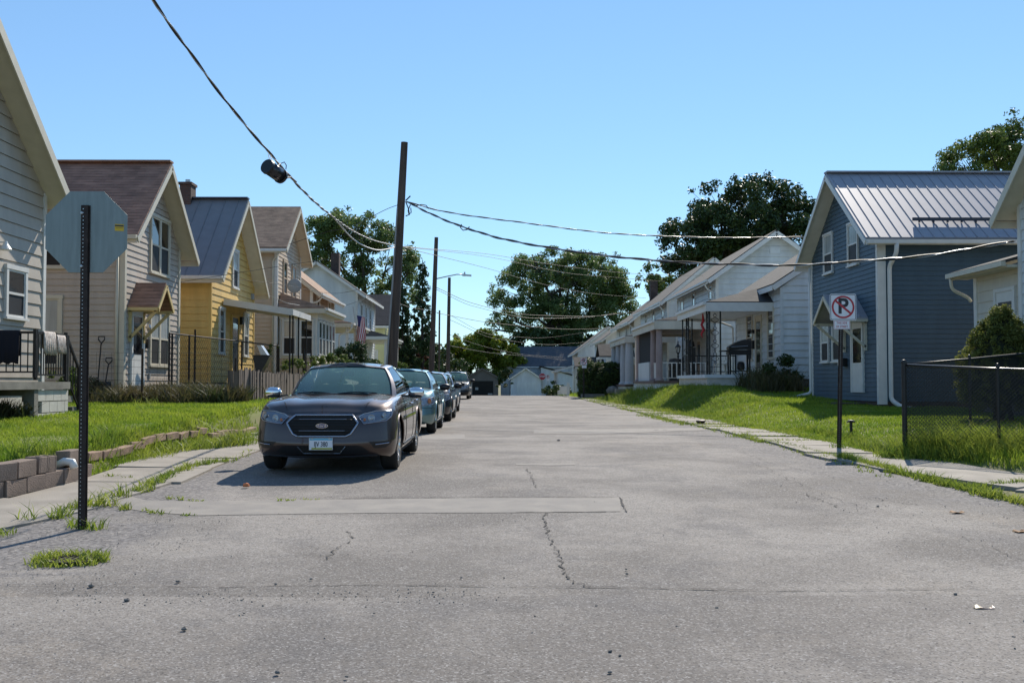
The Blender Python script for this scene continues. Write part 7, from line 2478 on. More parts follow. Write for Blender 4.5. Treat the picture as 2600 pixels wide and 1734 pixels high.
# weathered picket fence along the sidewalk
pk = thing('picket_fence', 'weathered grey board fence behind the brown saloon', 'fence', (-6.5, 34, .5))
mb = MB()
y = 26.9
while y < 44:
    w = random.uniform(.125, .145)
    x = -6.5 + random.uniform(-.012, .012) - (.35 if y > 33 else 0)
    zt = 1.42 + random.uniform(-.05, .03) + (.04 if y < 28 else 0)
    t = random.uniform(-.02, .02)
    mb.slab([Vector((x, y, .15)), Vector((x, y + w, .15)), Vector((x + t, y + w, zt - random.uniform(0, .02))), Vector((x + t, y, zt))], Vector((-.022, 0, 0)))
    y += w + random.uniform(.004, .015)
mb.build('board', 'fence_wood', pk)
mb = MB()
for k in range(9):
    mb.slab([Vector((-6.5 - .15 * (k + 1), 26.88, .2)), Vector((-6.5 - .15 * k - .01, 26.88, .2)), Vector((-6.5 - .15 * k - .01, 26.88, 1.4 + random.uniform(-.03, .03))), Vector((-6.5 - .15 * (k + 1), 26.88, 1.4 + random.uniform(-.03, .03)))], Vector((0, -.022, 0))) if k < 2 else None
mb.build('corner_board', 'fence_wood', pk)
mb = MB(); mb.box(-6.62, 27, .5, -6.55, 33, .6); mb.box(-6.62, 27, 1.1, -6.55, 33, 1.2); mb.build('rail', 'fence_wood', pk)

# iron fence posts beside porch of the beige house
ifn = thing('iron_fence', 'black iron posts and rail in front of the beige glazed porch', 'fence', (-7.3, 44, .6))
for (x, y, h_) in ((-7.6, 41.5, 2.4), (-7.5, 42.5, 2.3), (-7.4, 44.5, 2.2)):
    mb = MB(); mb.tube([(x, y, .4), (x, y, h_)], .05 if y < 42 else .03, 8); mb.build('post', 'black_metal', ifn)
mb = MB(); mb.tube([(-7.6, 41.5, 2.1), (-7.4, 44.5, 2.05)], .02, 6); mb.build('rail', 'black_metal', ifn)

# ================================================================== SMALL THINGS, LEFT YARD
# concrete block retaining wall, every block by itself
def block_mesh(hollow_end=False):
    mb = MB()
    if not hollow_end:
        mb.box(-.195, -.095, 0, .195, .095, .19)
        return mb
    for x0, x1 in ((-.195, -.165), (-.018, .018), (.165, .195)): mb.box(x0, -.095, 0, x1, .095, .19)
    mb.box(-.165, -.095, 0, -.018, -.065, .19); mb.box(.018, -.095, 0, .165, -.065, .19); mb.box(-.165, .065, 0, -.018, .095, .19); mb.box(.018, .065, 0, .165, .095, .19)
    return mb
def block(label, x, y, z, rz, hollow=False, tip=0.0):
    o = block_mesh(hollow).build('concrete_block', 'block', None, bevel=.008)
    o.location = (x, y, z); o.rotation_euler = (random.uniform(-.03, .03), random.uniform(-.025, .025), rz); o.scale = (random.uniform(.96, 1.0), random.uniform(.94, 1.05), random.uniform(.97, 1.02))
    return tag(o, label, 'concrete block', 'concrete blocks of the low wall')
wl = [Vector((-6.75, 9.5, 0)), Vector((-6.2, 10.2, 0)), Vector((-5.78, 11.1, 0)), Vector((-5.52, 12.1, 0)), Vector((-5.38, 13.2, 0)), Vector((-5.34, 14.3, 0))]
acc = [0]
for i in range(len(wl) - 1): acc.append(acc[-1] + (wl[i + 1] - wl[i]).length)
def on_wall(s_):
    p = Vector((float(np.interp(s_, acc, [w.x for w in wl])), float(np.interp(s_, acc, [w.y for w in wl])), 0))
    q = Vector((float(np.interp(s_ + .05, acc, [w.x for w in wl])), float(np.interp(s_ + .05, acc, [w.y for w in wl])), 0))
    return p, math.atan2(q.y - p.y, q.x - p.x)
nb = int(acc[-1] / .4)
for k in range(nb):
    p, a = on_wall(.2 + k * .4)
    z = zroad(p.y) + .01
    block('grey-brown concrete block in the lower course of the low wall beside the left sidewalk', p.x, p.y, z, a + random.uniform(-.03, .03))
for k in range(nb - 1):
    if k == nb - 3: continue
    p, a = on_wall(.4 + k * .4)
    z = zroad(p.y) + .205
    hol = k == nb - 4
    lab = 'concrete block with open cells turned outward above the white pipe' if hol else 'lone upright concrete block ending the low wall behind the stop sign post' if k == nb - 2 else 'grey-brown concrete block in the upper course of the low wall beside the left sidewalk'
    if hol: block(lab, p.x, p.y + .05, z, a + math.pi / 2 * 0, True)
    else: block(lab, p.x + random.uniform(-.02, .02), p.y, z, a + random.uniform(-.04, .04))
pp, a = on_wall(acc[-1] - .95)
mb = MB(); mb.tube([(pp.x - .12, pp.y, pp.z + zroad(pp.y) + .2), (pp.x + .02, pp.y - .02, zroad(pp.y) + .28), (pp.x + .12, pp.y - .04, zroad(pp.y) + .27), (pp.x + .15, pp.y - .05, zroad(pp.y) + .20)], .05, 14)
single('drain_pipe', 'white plastic pipe bend poking out of the low block wall', 'pipe', mb, 'white_plastic', smooth=True)
# edging bricks along the bank
for k in range(16):
    y = 14.7 + k * .58
    x = -5.55 + .02 * math.sin(k) + (.1 if k > 9 else 0)
    mb = MB(); mb.box(-.06, -.27, 0, .06, .27, .12)
    o = mb.build('edging_stone', 'brick_edge', None, bevel=.012)
    o.location = (x, y, zg(x, y) - .035); o.rotation_euler = (random.uniform(-.05, .05), random.uniform(-.1, .1), random.uniform(-.08, .08))
    tag(o, 'reddish edging stone half sunk in the grass bank beside the left sidewalk', 'edging stone', 'edging stones of the left lawn')
mb = MB(); mb.box(-8.0, 27.6, .55, -6.75, 27.85, .86); single('garden_kerb', 'pale concrete kerb lying at the back of the left lawn', 'kerb', mb, 'concrete', bevel=.03)
# shovels
def shovel(label, x, y, z0, H, m):
    th = thing('shovel', label, 'shovel', (x, y, z0), 'shovels leaning on the tan wall')
    mb = MB(); mb.tube([(x, y, z0 + .35), (x + .03, y + .12, z0 + H - .16)], .018, 8); mb.build('shaft', m, th)
    mb = MB(); c = Vector((x + .033, y + .13, z0 + H - .08))
    mb.tube([c + Vector((0, 0, -.09)), c + Vector((-.08, 0, .0)), c + Vector((-.075, .01, .08)), c + Vector((.075, .01, .08)), c + Vector((.08, 0, .0)), c + Vector((0, 0, -.09))], .016, 6); mb.build('grip', m, th)
    mb = MB()
    V = []
    for i in range(7):
        for j in range(6):
            u, v = -1 + 2 * i / 6, j / 5
            V.append((x + u * (.14 - .03 * v * (1 - abs(u))), y - .04 + .05 * u * u - .02 * v, z0 + .38 - .38 * v))
    mb.add(V, [(i * 6 + j, (i + 1) * 6 + j, (i + 1) * 6 + j + 1, i * 6 + j + 1) for i in range(6) for j in range(5)])
    o = mb.build('blade', m, th, smooth=True); sm = o.modifiers.new('t', 'SOLIDIFY'); sm.thickness = .006
shovel('taller dark shovel with a D grip leaning on the tan house wall', -10.43, 28.0, .75, 1.55, 'black_metal')
shovel('shorter dark shovel with a D grip beside the taller one', -10.24, 28.02, .75, 1.0, 'black_metal')
def leaf_cloud(clumps, n, size, seedv=0, flat=.6, up=.3):
    """many small leaf quads through ellipsoid clumps [(x,y,z,rx,ry,rz,weight)] -> V, F, rnd"""
    r = np.random.default_rng(seedv)
    cl = np.array([c[:6] for c in clumps]); w = np.array([c[6] if len(c) > 6 else c[3] * c[4] * c[5] for c in clumps]); w = w / w.sum()
    k = r.choice(len(cl), n, p=w)
    d = r.normal(size=(n, 3)); d /= np.linalg.norm(d, axis=1)[:, None]
    rad = r.uniform(0, 1, n) ** flat
    c = cl[k, :3] + d * rad[:, None] * cl[k, 3:6]
    nrm = d * .7 + r.normal(size=(n, 3)) * .8 + np.array([0, 0, up]); nrm /= np.linalg.norm(nrm, axis=1)[:, None]
    t = np.cross(nrm, r.normal(size=(n, 3))); t /= np.linalg.norm(t, axis=1)[:, None]
    b = np.cross(nrm, t)
    s_ = size * r.uniform(.55, 1.35, n)
    t *= s_[:, None]; b *= (s_ * .6)[:, None]
    V = np.stack([c - t, c - b * .9 + t * .1, c + t, c + b * .9 + t * .1], 1).reshape(-1, 3)
    F = np.arange(n * 4, dtype=np.int32).reshape(-1, 4)
    tone = r.uniform(0, 1, len(cl))
    rn = np.repeat(np.clip(.55 * r.uniform(0, 1, n) + .45 * tone[k], 0, 1), 4)
    return V, F, rn
def foliage(name, clumps, n, size, m, parent=None, seedv=0, flat=.6, up=.3):
    V, F, rn = leaf_cloud(clumps, n, size, seedv, flat, up)
    if parent is not None: V = V - np.array(wloc(parent))
    o = fast_mesh(name, V, F, None, rn, m)
    if parent is not None: o.parent = parent
    return o
def shell_clumps(c, r, n, cr, seedv, zmin=-.6, squash=1.0, top_bias=0.0):
    g = np.random.default_rng(seedv)
    out = []
    while len(out) < n:
        d = g.normal(size=3); d /= np.linalg.norm(d)
        if d[2] < zmin: continue
        q = g.uniform(.45, 1.0) ** .5
        s_ = cr * g.uniform(.55, 1.35)
        if g.uniform() < .28:
            q = g.uniform(1.0, 1.15); s_ *= .5
        out.append((c[0] + d[0] * r[0] * q, c[1] + d[1] * r[1] * q, c[2] + d[2] * r[2] * q, s_, s_, s_ * .75 * squash))
    return out
# dark bag / mound against the tan wall
th = thing('shrub', 'low dry dark shrub against the tan house wall below the shovels', 'shrub', (-10.5, 27.7, .65))
foliage('foliage', [(-10.6, 27.7, .95, .42, .3, .35), (-10.3, 27.75, .85, .3, .25, .3)], 1400, .05, 'dry_weed', th, 5)
th = thing('shrub', 'leafy green plant growing through the stair rail of the cream house', 'shrub', (-8.6, 22.6, .5))
foliage('foliage', shell_clumps((-9.0, 22.5, 1.05), (.3, .5, .5), 14, .15, 8), 900, .05, 'bright_leaf', th, 6)
# black box with raised lid behind the fence
th = thing('charcoal_grill', 'black tapered box with a grey lid propped open behind the board fence', 'grill', (-7.55, 32, .6))
V = P(668, 905, 32)
mb = MB()
bx, by, bz = V.x, 32, V.z
prof = [(.06, -.62), (.10, -.38), (.16, -.24), (.22, -.08), (.235, .0)]
for i in range(len(prof) - 1):
    (r0, z0), (r1, z1) = prof[i], prof[i + 1]
    o0, o1 = -.10 * (1 - i / 4), -.10 * (1 - (i + 1) / 4)
    q0 = [(bx + o0 - r0, by - .2, bz + z0), (bx + o0 + r0, by - .2, bz + z0), (bx + o0 + r0, by + .2, bz + z0), (bx + o0 - r0, by + .2, bz + z0)]
    q1 = [(bx + o1 - r1, by - .2, bz + z1), (bx + o1 + r1, by - .2, bz + z1), (bx + o1 + r1, by + .2, bz + z1), (bx + o1 - r1, by + .2, bz + z1)]
    mb.add(q0 + q1, [(0, 1, 5, 4), (1, 2, 6, 5), (2, 3, 7, 6), (3, 0, 4, 7)])
mb.build('bowl', 'black_plastic', th)
mb = MB(); mb.box(bx - .25, by - .22, bz, bx + .25, by + .22, bz + .035); mb.build('rim', 'black_metal', th)
mb = MB(); mb.slab([Vector((bx - .02, by - .2, bz + .04)), Vector((bx + .16, by - .2, bz + .04)), Vector((bx - .02, by - .2, bz + .32)), Vector((bx - .14, by - .2, bz + .32))], Vector((0, .35, 0))); mb.build('lid', 'galv', th)
mb = MB(); mb.tube([(bx - .1, by, .5), (bx - .1, by, bz - .6)], .05, 8); mb.build('stand', 'black_metal', th)

# ================================================================== RIGHT YARD THINGS
# grill on the small white house's porch
gx, gy, gz = 9.3, 42.4, 1.42
th = thing('gas_grill', 'black gas grill with sloping lid on the small white house porch', 'grill', (gx, gy, gz))
mb = MB(); mb.slab([Vector((gx - .42, gy - .25, gz + .98)), Vector((gx + .45, gy - .25, gz + 1.0)), Vector((gx + .45, gy - .25, gz + 1.32)), Vector((gx + .2, gy - .25, gz + 1.38)), Vector((gx - .1, gy - .25, gz + 1.28)), Vector((gx - .45, gy - .25, gz + 1.08))], Vector((0, .5, 0))); mb.build('lid', 'black_plastic', th, bevel=.02)
mb = MB(); mb.box(gx - .45, gy - .24, gz + .78, gx + .45, gy + .24, gz + .97); mb.box(gx - .75, gy - .2, gz + .9, gx - .45, gy + .2, gz + .94); mb.build('firebox', 'black_metal', th)
for dx in (-.38, .38):
    mb = MB()
    for dy in (-.2, .2): mb.box(gx + dx - .03, gy + dy - .03, gz, gx + dx + .03, gy + dy + .03, gz + .8)
    mb.build('leg', 'black_metal', th)
mb = MB(); mb.box(gx - .38, gy - .2, gz + .12, gx + .38, gy + .2, gz + .16); mb.lathe([(0, 0), (.13, .02), (.15, .1), (.15, .26), (.1, .34), (0, .36)], (gx + .08, gy, gz + .16), 'z', 14); mb.build('gas_bottle_shelf', 'black_metal', th)
mb = MB(); mb.lathe([(0, -.02), (.07, -.02), (.07, .02), (0, .02)], (gx + .42, gy - .23, gz + .07), 'y', 14); mb.build('wheel', 'black_plastic', th)
mb = MB(); mb.tube([(gx - .35, gy - .29, gz + 1.08), (gx + .3, gy - .29, gz + 1.12)], .015, 6); mb.build('handle', 'galv', th)
# plastic chair, side-on
cx, cy = 8.75, 43.2
th = thing('plastic_chair', 'beige plastic garden chair seen side-on behind the iron post', 'chair', (cx, cy, 1.42))
mb = MB(); mb.box(cx - .25, cy - .25, 1.82, cx + .22, cy + .25, 1.86); mb.build('seat', 'cream_trim', th, bevel=.015)
mb = MB(); mb.slab([Vector((cx + .18, cy - .24, 1.86)), Vector((cx + .18, cy + .24, 1.86)), Vector((cx + .42, cy + .2, 2.38)), Vector((cx + .42, cy - .2, 2.38))], Vector((.03, 0, .01))); mb.build('backrest', 'cream_trim', th)
for sx in (-1, 1):
    for sy in (-1, 1):
        mb = MB(); mb.beam((cx + sx * .2, cy + sy * .22, 1.84), (cx + sx * .27, cy + sy * .25, 1.42), .05, .04); mb.build('leg', 'cream_trim', th)
# things on the mauve-column porch
mb = MB(); mb.lathe([(0, 0), (.3, .02), (.34, .25), (.3, .55), (0, .6)], (8.75, 54.6, 1.75), 'z', 14); mb.box(8.45, 54.35, 1.2, 9.05, 54.85, 1.76)
single('covered_grill', 'black covered grill behind the white porch railing of the tall white house', 'grill', mb, 'black_plastic')
mb = MB(); mb.box(9.4, 54.9, 1.2, 9.9, 55.4, 2.1); mb.box(9.45, 54.95, 2.1, 9.85, 55.35, 2.9); mb.lathe([(0, 0), (.2, .05), (.16, .3), (0, .42)], (9.65, 55.15, 2.9), 'z', 12)
single('stacked_gear', 'tall dark stack of gear by the door of the tall white house', 'gear', mb, 'black_plastic')
# hanging ornament
mb = MB(); mb.tube([(8.3, 44.6, 4.0), (8.32, 44.6, 3.65), (8.25, 44.6, 3.5), (8.34, 44.6, 3.3), (8.24, 44.6, 3.1), (8.3, 44.6, 2.95)], [.02, .06, .05, .06, .04, .01], 8)
single('wind_chime', 'red hanging ornament under the small white house porch roof', 'ornament', mb, 'flag_red')
# lantern post
x, y = 8.15, 50.0; z = zg(x, y)
th = thing('lantern_post', 'slim black lantern post on the grass bank before the mauve columns', 'lamp post', (x, y, z))
mb = MB(); mb.tube([(x, y, z - .2), (x, y, z + .1), (x, y, z + 1.35), (x, y, z + 1.4), (x, y, z + 1.5), (x, y, z + 1.58)], [.05, .035, .03, .06, .035, .07], 10); mb.build('post', 'black_metal', th)
mb = MB()
for k in range(6):
    a = 2 * math.pi * k / 6
    mb.tube([(x + .07 * math.cos(a), y + .07 * math.sin(a), z + 1.6), (x + .115 * math.cos(a), y + .115 * math.sin(a), z + 1.85)], .012, 4)
mb.lathe([(.15, z + 1.85), (.1, z + 1.93), (.04, z + 2.0), (.02, z + 2.06), (.03, z + 2.09), (0, z + 2.18)], (x, y, 0), 'z', 12); mb.lathe([(0, z + 1.575), (.08, z + 1.58), (.07, z + 1.61), (0, z + 1.61)], (x, y, 0), 'z', 12)
lt = mb.build('lantern_frame', 'black_metal', th)
mb = MB(); mb.lathe([(.06, z + 1.61), (.1, z + 1.85)], (x, y, 0), 'z', 12); mb.build('lantern_glass', 'curtain', lt)
# small stake light on the lawn
b = ground_pt(1973, 1096); b = Vector((6.75, 20.9, zg(6.75, 20.9)))
mb = MB(); mb.tube([(0, 0, -.1), (0, 0, .27)], .028, 8); mb.lathe([(0, .26), (.075, .265), (.08, .285), (.05, .31), (0, .315)], (0, 0, 0), 'z', 14)
mb.v = [(x + b.x, y + b.y, z + b.z) for x, y, z in mb.v]
single('stake_light', 'small dark stake light standing on the right lawn', 'garden light', mb, 'black_metal')
b = ground_pt(1768, 1080); b = Vector((5.25, 28.6, zroad(28.6) + .04))
mb = MB(); mb.lathe([(.10, 0), (.13, .05), (.12, .07), (.05, .09), (0, .09)], tuple(b), 'z', 14); single('valve_cap', 'rusty iron valve cap at the edge of the right sidewalk', 'valve cap', mb, 'rust_metal')
# stone blocks near hedge
for (x, y, w, h_, lab, cat, m_) in ((7.2, 70.3, .8, .55, 'round grey boulder at the foot of the clipped hedge', 'boulder', 'old_concrete'), (5.9, 70.45, 1.5, .3, 'low stone kerb block under the hedge end', 'stone', 'old_concrete'), (7.3, 65.6, .9, .3, 'flat pale slab lying beside the hedge', 'stone', 'concrete')):
    mb = MB()
    if cat == 'boulder': mb.lathe([(0, 0), (w * .5, .05), (w * .55, h_ * .5), (w * .35, h_ * .85), (0, h_)], (x, y, zg(x, y)), 'z', 12)
    else: mb.box(x - w / 2, y - .3, zg(x, y) - .05, x + w / 2, y + .3, zg(x, y) + h_)
    single('boulder' if cat == 'boulder' else 'stone_block', lab, cat, mb, m_, smooth=cat == 'boulder')
# mailbox post and white picket pieces beyond the hedge
th = thing('mailbox', 'dark mailbox on a white post at the far end of the hedge', 'mailbox', (5.35, 74, zg(5.35, 74)))
mb = MB(); mb.box(5.28, 73.9, -.1, 5.46, 74.1, 1.3); mb.build('post', 'trim', th)
mb = MB(); mb.box(5.15, 73.7, 1.3, 5.5, 74.3, 1.75); mb.build('box', 'black_metal', th)
pf = thing('picket_fence', 'white picket fence covered in plants near the far stop sign', 'fence', (5.6, 100, zg(5.6, 100)))
for y in (92, 112):
    mb = MB(); mb.box(5.5, y - .12, -.4, 5.74, y + .12, zg(5.6, y) + 1.15); mb.build('post', 'trim', pf)
mb = MB()
for k in range(60):
    y = 92.3 + k * .33; z = zg(5.6, y); mb.box(5.58, y, z, 5.62, y + .1, z + .85 + .06 * (k % 2))
mb.build('pickets', 'trim', pf)

# ================================================================== PLANTS
def grow_tree(label, name, base, trunk_h, crown, nclump, cr, nleaf, lsize, m, seedv, r0=.35, extra=(), group=None, flat=.55, limbs=7, zmin=-.5):
    """crown: list of ellipsoids (cx,cy,cz,rx,ry,rz)"""
    th = thing(name, label, 'tree', base, group)
    g = random.Random(seedv)
    clumps = []
    for i, e in enumerate(crown):
        vol = e[3] * e[4] * e[5]
        tot = sum(q[3] * q[4] * q[5] for q in crown)
        clumps += shell_clumps(e[:3], e[3:6], max(4, int(nclump * vol / tot)), cr, seedv * 13 + i, zmin)
    mb = MB()
    b = Vector(base)
    fork = b + Vector((0, 0, trunk_h))
    mb.tube([b - Vector((0, 0, .3)), b + Vector((0, 0, .4)), b.lerp(fork, .5) + Vector((g.uniform(-.1, .1), 0, 0)), fork], [r0 * 1.35, r0, r0 * .85, r0 * .75], 12)
    mains = []
    for i in range(limbs):
        e = crown[i % len(crown)]
        tgt = Vector((e[0] + g.uniform(-.6, .6) * e[3], e[1] + g.uniform(-.6, .6) * e[4], e[2] + g.uniform(-.1, .7) * e[5]))
        mid = fork.lerp(tgt, .5) + Vector((g.uniform(-.5, .5), g.uniform(-.5, .5), g.uniform(.0, .9)))
        mb.tube([fork - Vector((0, 0, .3)), fork.lerp(mid, .5) + Vector((0, 0, .2)), mid, mid.lerp(tgt, .5), tgt], [r0 * .55, r0 * .45, r0 * .34, r0 * .2, r0 * .08], 7)
        mains += [(fork.lerp(mid, .6), r0 * .3), (mid, r0 * .28), (mid.lerp(tgt, .6), r0 * .16)]
    for c_ in clumps:
        if g.random() < .75:
            cp = Vector(c_[:3])
            s_, rr = min(mains, key=lambda q: (q[0] - cp).length)
            mb.tube([s_, s_.lerp(cp, .5) + Vector((0, 0, g.uniform(-.2, .4))), cp], [rr * .5, rr * .3, .015], 5, caps=False)
    mb.build('trunk', 'tree_bark', th)
    foliage('crown', clumps + list(extra), nleaf, lsize, m, th, seedv, flat)
    return th
# left big tree behind the white gable house
def E(px, py, Y, rpx, rpy, depth=None):
    c = P(px, py, Y); s_ = FPX / Y
    return (c.x, c.y, c.z, rpx / s_, (depth or rpx / s_), rpy / s_)
Y = 97
grow_tree('tall open-crowned maple behind the white gable house on the left', 'maple_tree', (P(935, 900, Y).x, Y, .3), 5.5,
          [E(905, 600, Y, 105, 70, 3.2), E(850, 660, Y, 90, 85, 3), E(985, 660, Y, 75, 80, 3), E(1035, 740, Y, 55, 55, 2.5), E(820, 600, Y, 50, 50, 2.5), E(930, 740, Y, 85, 55, 3), E(1062, 690, Y, 40, 45, 2), E(1075, 770, Y, 30, 45, 2), E(800, 650, Y, 45, 60, 2.5)], 230, .74, 32000, .13, 'maple', 3, .38, limbs=10)
Y = 92
for k, (px, py, rx, ry, lab) in enumerate(((1022, 830, 32, 110, 'dark narrow evergreen left of the second wooden pole'), (1072, 800, 45, 140, 'dark tall evergreen behind the second wooden pole'))):
    b = P(px, 940, Y)
    th = thing('evergreen_tree', lab, 'tree', (b.x, Y, .1), 'dark evergreens beyond the poles')
    mb = MB(); topz = P(px, py - ry, Y).z
    mb.tube([(b.x, Y, -.2), (b.x, Y, topz)], [.2, .03], 8); mb.build('trunk', 'tree_bark', th)
    cl = []
    g = random.Random(k + 4)
    n_ = 110
    for i in range(n_):
        t = i / n_
        rr = (rx / FPX * Y) * (1.05 - .85 * t) * g.uniform(.5, 1.05)
        a = g.uniform(0, 6.28)
        cl.append((b.x + rr * math.cos(a), Y + rr * math.sin(a), .6 + (topz - .9) * t, .42 * (1.15 - .7 * t), .42 * (1.15 - .7 * t), .30))
    foliage('crown', cl, 8000, .13, 'conifer', th, 30 + k, .7, -.1)
th = thing('tree', 'dark broad bushes under the big maple on the left', 'tree', (P(1000, 930, 100).x, 100, 0))
mb = MB(); mb.tube([(wloc(th).x, 100, -.2), (wloc(th).x, 100, 2.5)], .15, 8); mb.build('trunk', 'tree_bark', th)
foliage('crown', shell_clumps((P(1010, 880, 100).x, 100, 2.6), (3.4, 2, 2.2), 34, .8, 77) + shell_clumps((P(1100, 890, 101).x, 101, 2.2), (2.6, 2, 2.2), 26, .7, 78), 6500, .17, 'dark_leaf', th, 33)
# yellow-green catalpa-like tree in the middle distance
Y = 154
grow_tree('rounded yellow-green tree rising behind the brown garage', 'yellow_tree', (P(1215, 1000, Y).x, Y, -.8), 2.2,
          [E(1185, 880, Y, 46, 42, 2.4), E(1250, 895, Y, 58, 48, 2.8), E(1210, 935, Y, 72, 48, 3), E(1290, 925, Y, 34, 50, 2), E(1158, 930, Y, 34, 60, 2), E(1230, 870, Y, 40, 30, 2)], 210, .9, 52000, .18, 'yellow_leaf', 11, .25, limbs=8, zmin=-.8)
th = thing('tree', 'dark undergrowth beside the third pole, left of the brown garage', 'tree', (P(1130, 990, 118).x, 118, -.3))
mb = MB(); mb.tube([(wloc(th).x, 118, -.5), (wloc(th).x, 118, 3)], .15, 8); mb.build('trunk', 'tree_bark', th)
foliage('crown', shell_clumps((P(1150, 950, 118).x, 118, 1.9), (1.7, 1.5, 2.6), 40, .5, 71) + shell_clumps((P(1075, 930, 116).x, 116, 2.8), (2.4, 1.5, 3.4), 50, .6, 72), 15000, .12, 'dark_leaf', th, 73)
th = thing('bush', 'dark hanging bush to the right of the yellow-green tree beside the white garage', 'bush', (P(1290, 990, 128).x, 128, -.5))
foliage('foliage', shell_clumps(tuple(P(1285, 965, 128)), (1.2, 1, 1.4), 14, .4, 5), 1800, .13, 'dark_leaf', th, 40)
# big maple beyond the garages
Y = 172
grow_tree('big spreading tree in the centre beyond the end of the street', 'maple_tree', (P(1432, 960, Y).x, Y, -1), 8.5,
          [E(1400, 690, Y, 105, 62, 6), E(1330, 740, Y, 85, 60, 5), E(1500, 710, Y, 95, 70, 6), E(1560, 760, Y, 60, 60, 4), E(1300, 820, Y, 58, 42, 4), E(1420, 800, Y, 100, 60, 6), E(1520, 830, Y, 80, 50, 5), E(1270, 815, Y, 28, 18, 2), E(1460, 740, Y, 120, 90, 6), E(1350, 800, Y, 80, 50, 5), E(1450, 850, Y, 130, 45, 6), E(1540, 800, Y, 80, 60, 5), E(1240, 850, Y, 26, 26, 2)], 430, 1.2, 85000, .18, 'maple', 21, .75, limbs=14)
th = thing('tree', 'dark low trees directly behind the slate blue roof', 'tree', (P(1420, 960, 168).x, 168, -1))
mb = MB(); mb.tube([(wloc(th).x, 168, -1), (wloc(th).x, 168, 4)], .3, 8); mb.build('trunk', 'tree_bark', th)
foliage('crown', shell_clumps(tuple(P(1410, 885, 168)), (7, 3, 3), 46, 1.1, 61) + shell_clumps(tuple(P(1335, 880, 166)), (2.6, 2, 2.6), 16, .7, 62), 8000, .26, 'dark_leaf', th, 44)
Y = 120
grow_tree('thin open tree between the big far tree and the dark tree', 'young_tree', (P(1665, 900, Y).x, Y, 0), 6,
          [E(1655, 720, Y, 40, 35, 2), E(1690, 740, Y, 40, 40, 2), E(1640, 690, Y, 28, 28, 1.5)], 34, .6, 2200, .2, 'bright_leaf', 27, .2, limbs=6)
# dark dense tree behind the white houses
Y = 98
grow_tree('large dense dark tree rising behind the white and blue houses', 'dense_tree', (P(1880, 900, Y).x, Y, 0), 5,
          [E(1890, 560, Y, 150, 115, 5.2), E(1790, 610, Y, 110, 90, 4.5), E(1980, 600, Y, 115, 120, 4.6), E(1730, 690, Y, 62, 60, 3), E(1860, 690, Y, 150, 90, 5)], 260, 1.05, 64000, .155, 'dark_leaf', 31, .5, limbs=12)
Y = 62
grow_tree('bright leafy tree showing above the metal roof at the right edge', 'maple_tree', (P(2590, 700, Y).x, Y, 1), 6,
          [E(2580, 390, Y, 150, 70, 3.2), E(2480, 420, Y, 95, 55, 2.6), E(2640, 370, Y, 120, 110, 3), E(2420, 450, Y, 60, 40, 2), E(2560, 480, Y, 190, 70, 3)], 190, .62, 34000, .095, 'bright_leaf', 41, .3, limbs=9)
# hedge
th = thing('hedge', 'large clipped dark green hedge in front of the white houses', 'hedge', (6.8, 72.6, .2))
def boxcloud(x0, x1, y0, y1, z0, z1, n, seedv, rnd_=.25):
    g = np.random.default_rng(seedv)
    out = []
    for _ in range(n):
        p = np.array([g.uniform(x0, x1), g.uniform(y0, y1), g.uniform(z0, z1)])
        f = g.integers(0, 5)
        if f == 0: p[0] = x0
        elif f == 1: p[0] = x1
        elif f == 2: p[1] = y0
        elif f == 3: p[1] = y1
        else: p[2] = z1
        p = p + g.normal(size=3) * .06
        out.append((p[0], p[1], p[2] - .38 * max(0, abs((p[0] - (x0 + x1) / 2) / (x1 - x0) * 2) - .7), rnd_, rnd_, rnd_ * .9))
    return out
foliage('foliage', boxcloud(5.35, 8.35, 70.9, 74.4, .35, 2.28, 620, 3, .19), 36000, .055, 'hedge', th, 50, .7)
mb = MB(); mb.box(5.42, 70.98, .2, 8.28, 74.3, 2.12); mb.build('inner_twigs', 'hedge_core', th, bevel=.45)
th = thing('flowering_bush', 'bushy flowering plant left of the hedge near the far stop sign', 'bush', (5.4, 108, -.1))
foliage('foliage', shell_clumps((5.7, 106, .25), (.9, 5, .6), 26, .35, 9), 2600, .1, 'hedge', th, 51)
th = thing('flowering_bush', 'dark bush with pale flowers right of the far stop sign', 'bush', (5.6, 118, -.3))
foliage('foliage', shell_clumps((5.6, 117, .3), (1.0, 3, .9), 22, .4, 10), 2000, .1, 'hedge', th, 52)
th = thing('flowering_bush', 'round rose bush behind the hedge beside the far parking sign', 'bush', (6.4, 80, .3))
foliage('foliage', shell_clumps((P(1500, 912, 80).x, 80, 2.0), (.9, .8, .9), 16, .35, 12), 1600, .09, 'hedge', th, 53)
# spruce in the fenced yard
sx_, sy_ = 10.3, 22.2
zb_ = zg(sx_, sy_)
th = thing('dwarf_spruce', 'egg-shaped dwarf spruce in the fenced yard at the right', 'shrub', (sx_, sy_, zb_))
mb = MB()
for k in range(4): mb.tube([(sx_ + random.uniform(-.2, .2), sy_ + random.uniform(-.2, .2), zb_ - .1), (sx_ + random.uniform(-.3, .3), sy_, zb_ + .7)], [.06, .04], 6)
mb.build('stem', 'tree_bark', th)
cl = []
g = random.Random(5)
for i in range(420):
    t = g.random() ** .8
    rr = .94 * math.sin(math.pi * min(1, .10 + t * .90) ** .78) ** .75 * (1 - .18 * t) if t < .99 else .1
    a = g.uniform(0, 6.28)
    q = g.uniform(.8, 1.02)
    s_ = g.uniform(.07, .14)
    cl.append((sx_ + rr * q * math.cos(a), sy_ + rr * q * math.sin(a), zb_ + .28 + 2.05 * t, s_, s_, s_ * 1.15))
